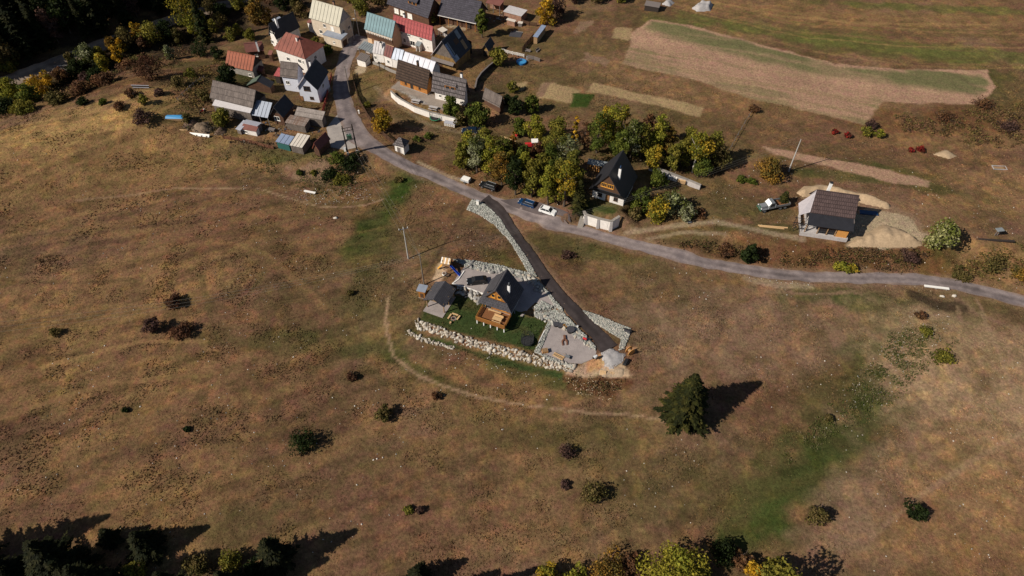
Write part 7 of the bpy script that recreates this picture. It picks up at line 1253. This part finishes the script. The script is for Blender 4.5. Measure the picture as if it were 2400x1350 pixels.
# gardens and village
T(900, 306, 3.0, 7.4, 'yellow', 'bright golden yellow tree beside the road bend', n=1700, size=.30, low=.04); T(1058, 270, 2.7, 6.2, 'green', 'round green tree covering the end of the white retaining wall', n=1400, low=.05); T(1120, 295, 3.5, 8, 'green', 'large green tree above the two dark cars', n=1700, low=.05); T(1080, 292, 1.8, 4, 'olivebrown', 'small tan-leaved tree left of the large green one', n=600, low=.05)
T(1207, 268, 2.2, 6.5, 'dark', 'dark narrow tree right of the small shingled hut', n=900, low=.05); T(1245, 262, 2.6, 5.6, 'green', 'green fruit tree in the garden meadow right of the dark narrow one', n=1000, low=.1); T(1168, 152, 3.0, 5.4, 'olive', 'dull green tree beside the A-roofed shed', n=1200, low=.05); T(1130, 88, 2.5, 10.5, 'green', 'slender green tree in front of the big slate-roofed barn', n=1500, low=.12, shape=.9)
T(1278, 58, 3.4, 9.5, 'yellow', 'yellow tree at the top beside the fields', n=1800, size=.32, low=.03); T(1305, 40, 3.5, 7, 'purple', 'bare brown tree right of the yellow tree at the top', n=800, low=.05); T(1012, 55, 2.2, 4.6, 'olive', 'small olive tree between the twin houses and the slate-roofed barn', n=900, low=.05)
T(540, 200, 3.4, 7, 'dark', 'dark bushy tree below the orange-red barn', n=1600, low=.03); T(527, 292, 2.8, 5.2, 'olive', 'olive tree in front of the long grey barn', n=1300, low=.05); T(610, 55, 4.2, 10, 'bronze', 'large copper-brown tree behind the black-roofed house', n=2000, low=.04, size=.36); T(668, 25, 3.6, 10, 'dark', 'dark green tree behind the black roof at the top', n=1600, low=.05); T(705, 38, 3.4, 9, 'olivebrown', 'brown-green tree left of the tall cream house', n=1500, low=.05); T(640, 5, 4, 10, 'russet', 'russet tree cut by the top edge behind the village', n=1500, low=.05)
T(485, 100, 2.5, 14, 'dark', 'small dark broad tree under the tall spruce', n=900, low=.05); S(485, 98, 2.8, 17, 'spruce', 'tall slim spruce at the top left of the village', nb=330); T(770, 128, 1.6, 3.4, 'green', 'small green garden tree at the road beside the red porch', n=500, low=.05); T(850, 30, 3.2, 6, 'olive', 'olive tree behind the teal-roofed house', n=1100, low=.03); T(885, 12, 3.5, 7, 'olivebrown', 'brownish tree at the top left of the slate-roofed timber house', n=1100, low=.03); T(1160, -8, 3.2, 6, 'dark', 'dark tree at the top edge above the yard', n=900, low=.03); T(1400, 2, 3.2, 5.5, 'olivebrown', 'brown-green scrub tree at the top edge left of the pen', n=900, low=.03); T(1340, 5, 3.0, 6, 'purple', 'bare purple-brown tree at the top edge', n=900, low=.03); T(1455, 5, 2.4, 4.5, 'olive', 'olive scrub tree near the pen at the top edge', n=700, low=.03); T(830, 5, 3.5, 6, 'olive', 'olive garden tree at the top edge behind the square', n=900, low=.03)
for u, v, R, H, pal, lab in [(500, 75, 2.4, 4, 'olive', 'olive bush under the tall slim spruce'), (545, 95, 2.6, 4.4, 'olive', 'olive bush above the orange-red barn'), (520, 60, 2.8, 4.5, 'olivebrown', 'brown-green bush on the slope left of the copper tree'), (560, 80, 2.0, 3.4, 'ygreen', 'yellow-green bush left of the black-roofed house'), (510, 140, 2.2, 4, 'dark', 'dark bush left of the orange-red barn'), (470, 130, 2.8, 4.2, 'dark', 'dark spreading bush on the slope above the russet tree'), (400, 140, 1.8, 4.5, 'silver', 'small grey-green tree right of the russet tree'), (440, 285, 1.6, 2, 'olivebrown', 'brown weeds left of the long barn'), (480, 232, 2.2, 2.4, 'olivebrown', 'overgrown brown bush at the left end of the long barn'), (195, 244, 1.7, 1.7, 'dark', 'low dark juniper on the golden slope'), (245, 243, 1.2, 1.4, 'green', 'low green bush right of the juniper on the golden slope'), (335, 285, 2.8, 2.8, 'purple', 'dark twiggy bush at the end of the golden slope'), (340, 245, 1.4, 3, 'olive', 'small bare fruit tree on the golden slope'), (280, 255, 1.6, 1.8, 'russet', 'russet twiggy bush on the golden slope'), (310, 225, 1.8, 1.8, 'russet', 'russet bush below the silver-topped rail'), (420, 200, 2.2, 2.8, 'olivebrown', 'brown-olive bush along the pole fence'), (450, 180, 2.0, 2.6, 'olive', 'olive bush at the top of the pole fence'), (375, 222, 1.6, 1.6, 'purple', 'purple-brown bush below the russet tree'),
    (790, 375, 2.6, 2.0, 'green', 'green bush at the foot of the transformer'), (815, 395, 3.0, 1.8, 'dark', 'dark juniper bush on the stony bank below the transformer'), (775, 415, 2.8, 1.5, 'dark', 'spreading dark juniper left on the stony bank'), (800, 425, 2.6, 1.3, 'olive', 'olive juniper low on the stony bank'), (830, 380, 2.2, 2.2, 'dark', 'dark bush right of the transformer footing'), (703, 408, .9, 1.1, 'green', 'small green bush on the bare bank'), (735, 408, .9, .9, 'olive', 'small olive bush on the bare bank'), (935, 425, 1.1, 1.2, 'olivebrown', 'brown weed clump in the lush strip'),
    (860, 250, 1.2, 1.2, 'olive', 'olive weeds inside the road fence'), (975, 330, 1.0, 1.1, 'green', 'green bush left of the rail fence'), (1004, 322, 1.3, 1.4, 'green', 'green bush beyond the rail fence'), (1200, 215, 2.0, 3, 'olive', 'olive bush in the upper garden'), (1190, 245, 2.0, 3.0, 'dark', 'dark shrub right of the shingled hut')]:
    B(u, v, R, H, pal, lab, n=650 if R > 1.5 else 350, twig=.5 if pal in ('russet', 'purple') else 0)
T(358, 185, 3.9, 7.6, 'redbrown', 'big russet-red tree on the slope left of the village', n=2200, size=.24, low=.04)
# right-hand side
T(1797, 418, 3.5, 6.2, 'bronze', 'round orange-brown tree left of the leaning pole', n=1900, size=.28, low=.03); S(1833, 480, 1.9, 4.4, 'spruce', 'small spruce behind the tipper truck', nb=150); T(2198, 573, 3.9, 7.0, 'willow', 'pale wind-blown willow right of the sand heap', n=2300, size=.28, low=.02); T(1752, 612, 2.1, 5.6, 'dark', 'dark green upright bush on the scrub bank above the road', n=1200, low=.02, shape=.9)
for u, v, R, H, pal, lab in [(1735, 424, 1.6, 1.0, 'green', 'low green juniper left of the orange-brown tree'), (1762, 428, 1.3, .9, 'green', 'low green juniper right of its neighbour by the orange-brown tree'), (1970, 632, 1.7, 1.8, 'ygreen', 'yellow-green bush on the bank directly above the road'), (1995, 634, 1.5, 1.5, 'goldgreen', 'golden bush beside the yellow-green one above the road'), (1954, 313, .9, 1.3, 'red', 'bright red bush left of its twin below the big field'), (1984, 321, 1.0, 1.4, 'red', 'bright red bush right of its twin below the big field'), (2133, 355, 1.0, 1.0, 'red', 'small crimson bush left of the spoil heap'), (2157, 354, 1.2, 1.3, 'red', 'larger crimson bush nearest the spoil heap'), (2028, 318, 1.6, 2.6, 'olive', 'olive bush at the corner of the big field'), (2058, 322, 1.5, 2.4, 'ygreen', 'yellow-green bush right of the olive one at the field corner'), (2040, 300, 1.5, 2.2, 'purple', 'dark twiggy bush above the field corner'), (1765, 262, 1.6, 1.6, 'russet', 'russet bush at the top of the wire fence'), (2155, 742, 1.2, 1.3, 'russet', 'rusty weed clump in the green hollow right of the meadow'), (2210, 840, 2.6, 1.2, 'olive', 'low olive thicket at the right edge of the green hollow'), (2170, 780, 1.5, .9, 'olive', 'low olive tuft below the wet patch'), (1940, 982, .8, .9, 'olivebrown', 'small brown tuft at the bottom of the green hollow'), (2330, 625, 3.2, 1.8, 'olivebrown', 'tawny thicket at the right edge above the road'), (2250, 650, 2.4, 1.2, 'olivebrown', 'low tawny scrub beside the road at right'), (2390, 650, 2.6, 1.6, 'bronze', 'rusty scrub at the far right edge above the road'), (1700, 590, 2.2, 1.4, 'russet', 'russet scrub at the left of the bank above the road'), (2130, 605, 2.2, 1.2, 'purple', 'dark scrub at the right end of the bank'), (2210, 280, 3.0, 1.6, 'russet', 'rusty bramble patch on the right slope, lower'), (2300, 250, 3.2, 1.8, 'russet', 'rusty bramble patch on the right slope, upper'), (2360, 300, 3.0, 1.6, 'purple', 'dark bramble patch at the right edge'), (1640, 505, 1.8, 1.2, 'russet', 'rusty scrub beside the track bank')]:
    B(u, v, R, H, pal, lab, n=700 if R > 1.5 else 380, size=.2 if pal == 'red' else .22, twig=.5 if pal in ('russet', 'purple') else 0)
# the near meadow
S(1597, 978, 5.2, 15, 'spruce', 'lone spruce on the meadow with a long shadow', nb=720, size=.5)
for u, v, R, H, pal, lab in [(712, 1046, 2.9, 3.0, 'dark', 'ring-shaped dark green juniper in the lower meadow'), (903, 975, 1.9, 2.4, 'olivebrown', 'brown-olive bush right above the juniper'), (1388, 1168, 2.3, 2.6, 'olivebrown', 'olive-brown bush in the lower middle meadow'), (1328, 1066, 1.7, 2.0, 'purple', 'purple-brown bush above the olive-brown one'), (1915, 1215, 2.4, 2.6, 'olivebrown', 'round brown bush at the lower right'), (2148, 1205, 2.2, 1.8, 'dark', 'low dark juniper at the lower right edge'), (410, 715, 2.0, 2.0, 'redbrown', 'reddish bush highest of the left meadow group'), (362, 775, 1.9, 3.4, 'purple', 'tall purple-brown bush leftmost of the meadow group'), (432, 782, 2.2, 2.2, 'redbrown', 'reddish bush rightmost of the left meadow group'), (825, 888, 1.1, 1.3, 'redbrown', 'small reddish bush near the curved path'), (1022, 932, 1.0, 1.2, 'russet', 'small russet bush just below the curved path'), (132, 783, 1.4, 1.3, 'olivebrown', 'flat brown bush at the far left'), (958, 1196, 1.0, .8, 'olive', 'small olive tuft in the lower middle'), (986, 1196, .8, .8, 'purple', 'small purple tuft right of the olive one'), (1325, 1138, .9, .8, 'purple', 'tiny purple tuft left of the olive-brown bush'), (820, 690, 1.0, .9, 'olivebrown', 'small brown bush left of the curved path'), (295, 963, .6, .6, 'dark', 'tiny dark bush on the left meadow'), (440, 1008, .7, .6, 'dark', 'tiny dark tuft left of the juniper'), (1330, 600, 1.8, .7, 'purple', 'flat twiggy patch right of the drive')]:
    B(u, v, R, H, pal, lab, n=900 if R > 1.8 else 420, size=.2, twig=.6 if pal in ('purple', 'redbrown', 'russet') else .1)
# bottom edge
for u, v, R, H, lab in [(165, 1345, 4.2, 11, 'broad dark conifer at the bottom left corner'), (70, 1372, 3.4, 9, 'dark conifer leaning out of the bottom left corner'), (265, 1268, 1.5, 3.6, 'small dark conifer above the bottom left cluster'), (352, 1290, 2.4, 6.0, 'dark conifer right of the small one at the bottom left'), (655, 1320, 2.6, 8.0, 'dark spruce at the bottom left of centre'), (985, 1362, 2.0, 5.0, 'small dark spruce at the bottom edge left of centre'), (250, 1400, 3.4, 11, 'dark conifer cut by the bottom edge near the left'), (1070, 1425, 2.2, 9.0, 'spruce below the bottom edge whose tip shadow shows'), (1130, 1440, 2.2, 9.5, 'spruce farther right below the bottom edge'), (1000, 1420, 2.2, 8.0, 'spruce farther left below the bottom edge'), (-60, 1330, 4, 13, 'dark spruce outside the lower left corner'), (450, 1420, 3, 12, 'tall dark spruce rising from the bottom edge'), (560, 1400, 2.6, 9, 'dark spruce at the bottom edge between the bushes')]:
    S(u, v, R * 1.4, H * 1.3, 'shaded_spruce', lab, nb=330 if R > 2.2 else 200, size=.46)
for u, v, R, H, pal, lab in [(318, 1352, 2.2, 3, 'olive', 'olive bush at the bottom edge by the dark conifers'), (470, 1330, 2.2, 2.6, 'olivebrown', 'brown bush between the two dark bottom spruces'), (545, 1325, 2.4, 3, 'olive', 'olive bush left of the bottom spruce'), (110, 1345, 2.0, 2, 'purple', 'grey-purple bush in the bottom left corner'), (600, 1340, 2.0, 2.4, 'dark', 'dark bush at the foot of the bottom spruce'), (1285, 1356, 2.0, 3, 'goldgreen', 'golden bush at the bottom edge'), (1420, 1340, 3.2, 3.2, 'bronze', 'brown and green bush left of the big bottom tree'), (1350, 1360, 2.2, 2.6, 'ygreen', 'yellow-green bush at the bottom edge'), (1475, 1330, 2.2, 2.4, 'russet', 'russet bush touching the big bottom tree'), (1695, 1300, 2.4, 3.2, 'dark', 'dark bush right of the big bottom tree'), (1760, 1345, 1.9, 3.4, 'yellow', 'bright yellow bush at the bottom edge'), (1812, 1340, 2.2, 3.6, 'olive', 'grey-green bush right of the bright yellow one'), (1735, 1320, 1.8, 2.4, 'russet', 'rusty bush between the dark and yellow ones'), (1640, 1360, 2.2, 3, 'olive', 'olive bush under the big bottom tree')]:
    B(u, v, R, H, pal, lab, n=1200, size=.2, twig=.3 if pal in ('russet', 'purple', 'bronze') else 0)
T(1568, 1352, 5.4, 8.8, 'ygreen', 'big golden-green tree at the bottom edge', n=4200, size=.24, low=.03); T(1800, 1400, 4.4, 12, 'olive', 'tree below the bottom edge throwing a long shadow to the right', n=1200, low=.08)
# the valley: scrub along the dirt road, the dark wood behind
for u, v, R, H, pal, lab in [(35, 232, 2.6, 6.5, 'ygreen', 'leaning yellow-green tree at the left end of the dirt road'), (95, 232, 3.6, 6.5, 'yellow', 'golden bush tree below the dirt road'), (120, 205, 1.6, 5.5, 'yellow', 'slim golden tree behind the golden bush tree'), (75, 240, 2.6, 5, 'green', 'green tree left under the golden bush tree'), (250, 165, 2.2, 5.4, 'goldgreen', 'golden-green sapling clump above the slope'), (280, 145, 1.5, 5.5, 'yellow', 'slim yellow tree right of the golden-green saplings'), (290, 125, 1.2, 5.0, 'yellow', 'slim yellow tree nearest the dirt road'), (325, 95, 1.7, 6, 'yellow', 'yellow-topped tree beside the dirt road'), (185, 175, 3.0, 4.4, 'dark', 'dark bush right of the brush pile'), (215, 150, 3.0, 6, 'silver', 'grey-green tree at the bend of the dirt road'), (300, 110, 3.2, 5.4, 'olivebrown', 'brown-olive tree along the dirt road'), (360, 100, 3.4, 6, 'olive', 'olive tree right of the yellow-topped one'), (395, 90, 3.2, 5.6, 'dark', 'dark tree along the upper dirt road'), (440, 60, 4.2, 12, 'goldgreen', 'tall gold-green tree in front of the dark wood'), (455, 85, 1.8, 7, 'ygreen', 'yellow-green tree left of the slim spruce'), (230, 190, 2.8, 3, 'dark', 'dark hollow bush on the shaded bank'), (300, 165, 2.8, 2.4, 'russet', 'russet bush on the rim of the slope'), (250, 195, 2.8, 2.4, 'russet', 'russet scrub on the rim left of the russet tree'), (195, 215, 2.6, 2.4, 'russet', 'russet scrub low on the rim'), (20, 262, 3, 3.2, 'dark', 'dark bush at the left end of the rim'), (60, 262, 2.6, 3, 'olive', 'olive bush at the left end of the rim'), (140, 240, 2.6, 2.8, 'olivebrown', 'brown bush at the rim below the golden bush tree'), (330, 150, 2.4, 2.4, 'olivebrown', 'brown bush above the big russet tree'), (25, 160, 2.6, 2.4, 'olive', 'rounded pale bush beyond the dirt road'), (520, 35, 3, 3.4, 'dark', 'dark bush under the upper dirt road'), (470, 50, 2.6, 3.4, 'olive', 'olive bush at the upper dirt road')]:
    T(u, v, R * 1.25, H * 1.2, pal, lab, n=1900 if R > 2 else 900, size=.27, low=.02)
for u, v, R, H, pal, lab in [(150, 190, 2.4, 5, 'russet', 'russet tree right of the brush pile'), (175, 158, 2.0, 5.5, 'olivebrown', 'brown tree behind the brush pile at the dirt road'), (240, 140, 2.2, 5, 'olive', 'olive tree half hiding the dirt road'), (268, 120, 2.2, 5.5, 'bronze', 'bronze tree between the slim yellow trees'), (340, 115, 2.4, 5, 'russet', 'russet tree below the yellow-topped one'), (420, 100, 2.6, 5.5, 'olivebrown', 'brown-olive tree left of the tall gold-green one'), (10, 215, 2.6, 5.5, 'olivebrown', 'brown-olive tree at the very left of the dirt road'), (205, 195, 2.2, 4, 'purple', 'bare purple tree on the shaded bank'), (500, 30, 3, 6, 'olivebrown', 'brown tree right of the slim spruce top'), (560, 22, 3, 6, 'olive', 'olive tree at the end of the upper dirt road'), (590, 92, 2.0, 3.6, 'olive', 'olive bush above the low brownish cottage'), (740, 108, 1.6, 3, 'olive', 'olive bush between the porch and the garage')]:
    T(u, v, R, H, pal, lab, n=1500, size=.26, low=.02)
proto = []
for k in range(4):
    TREEN[0] += 1; rr = np.random.default_rng(900 + k); o = conifer(rr, 3.4, 17 + k, 'shaded_spruce', 200, .8); proto.append(o)
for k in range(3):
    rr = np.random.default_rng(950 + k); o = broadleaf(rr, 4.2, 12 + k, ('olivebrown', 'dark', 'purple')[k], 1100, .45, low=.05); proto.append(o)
rr = np.random.default_rng(5); used = set(); W_ = []
for k in range(4000):
    u, v = rr.uniform(-230, 640), rr.uniform(-150, 190)
    d_ = v - (190 - .36 * u)
    if d_ > -24 or len(W_) > 190: continue
    p = G(u, v)
    if any((p.x - q.x) ** 2 + (p.y - q.y) ** 2 < 3.5 ** 2 for q in W_): continue
    W_.append(p); q = int(rr.choice(7, p=[.2, .2, .2, .16, .09, .1, .05])); con = q < 4
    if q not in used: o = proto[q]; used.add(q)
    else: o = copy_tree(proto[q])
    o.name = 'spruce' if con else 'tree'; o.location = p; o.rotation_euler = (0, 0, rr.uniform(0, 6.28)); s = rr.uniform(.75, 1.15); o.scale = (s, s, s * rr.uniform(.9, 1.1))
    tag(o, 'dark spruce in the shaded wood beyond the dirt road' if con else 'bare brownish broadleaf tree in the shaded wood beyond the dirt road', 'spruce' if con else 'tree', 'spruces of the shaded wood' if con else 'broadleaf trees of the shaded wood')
for k, o in enumerate(proto):
    if k not in used:
        for c_ in list(o.children): bpy.data.objects.remove(c_)
        bpy.data.objects.remove(o)
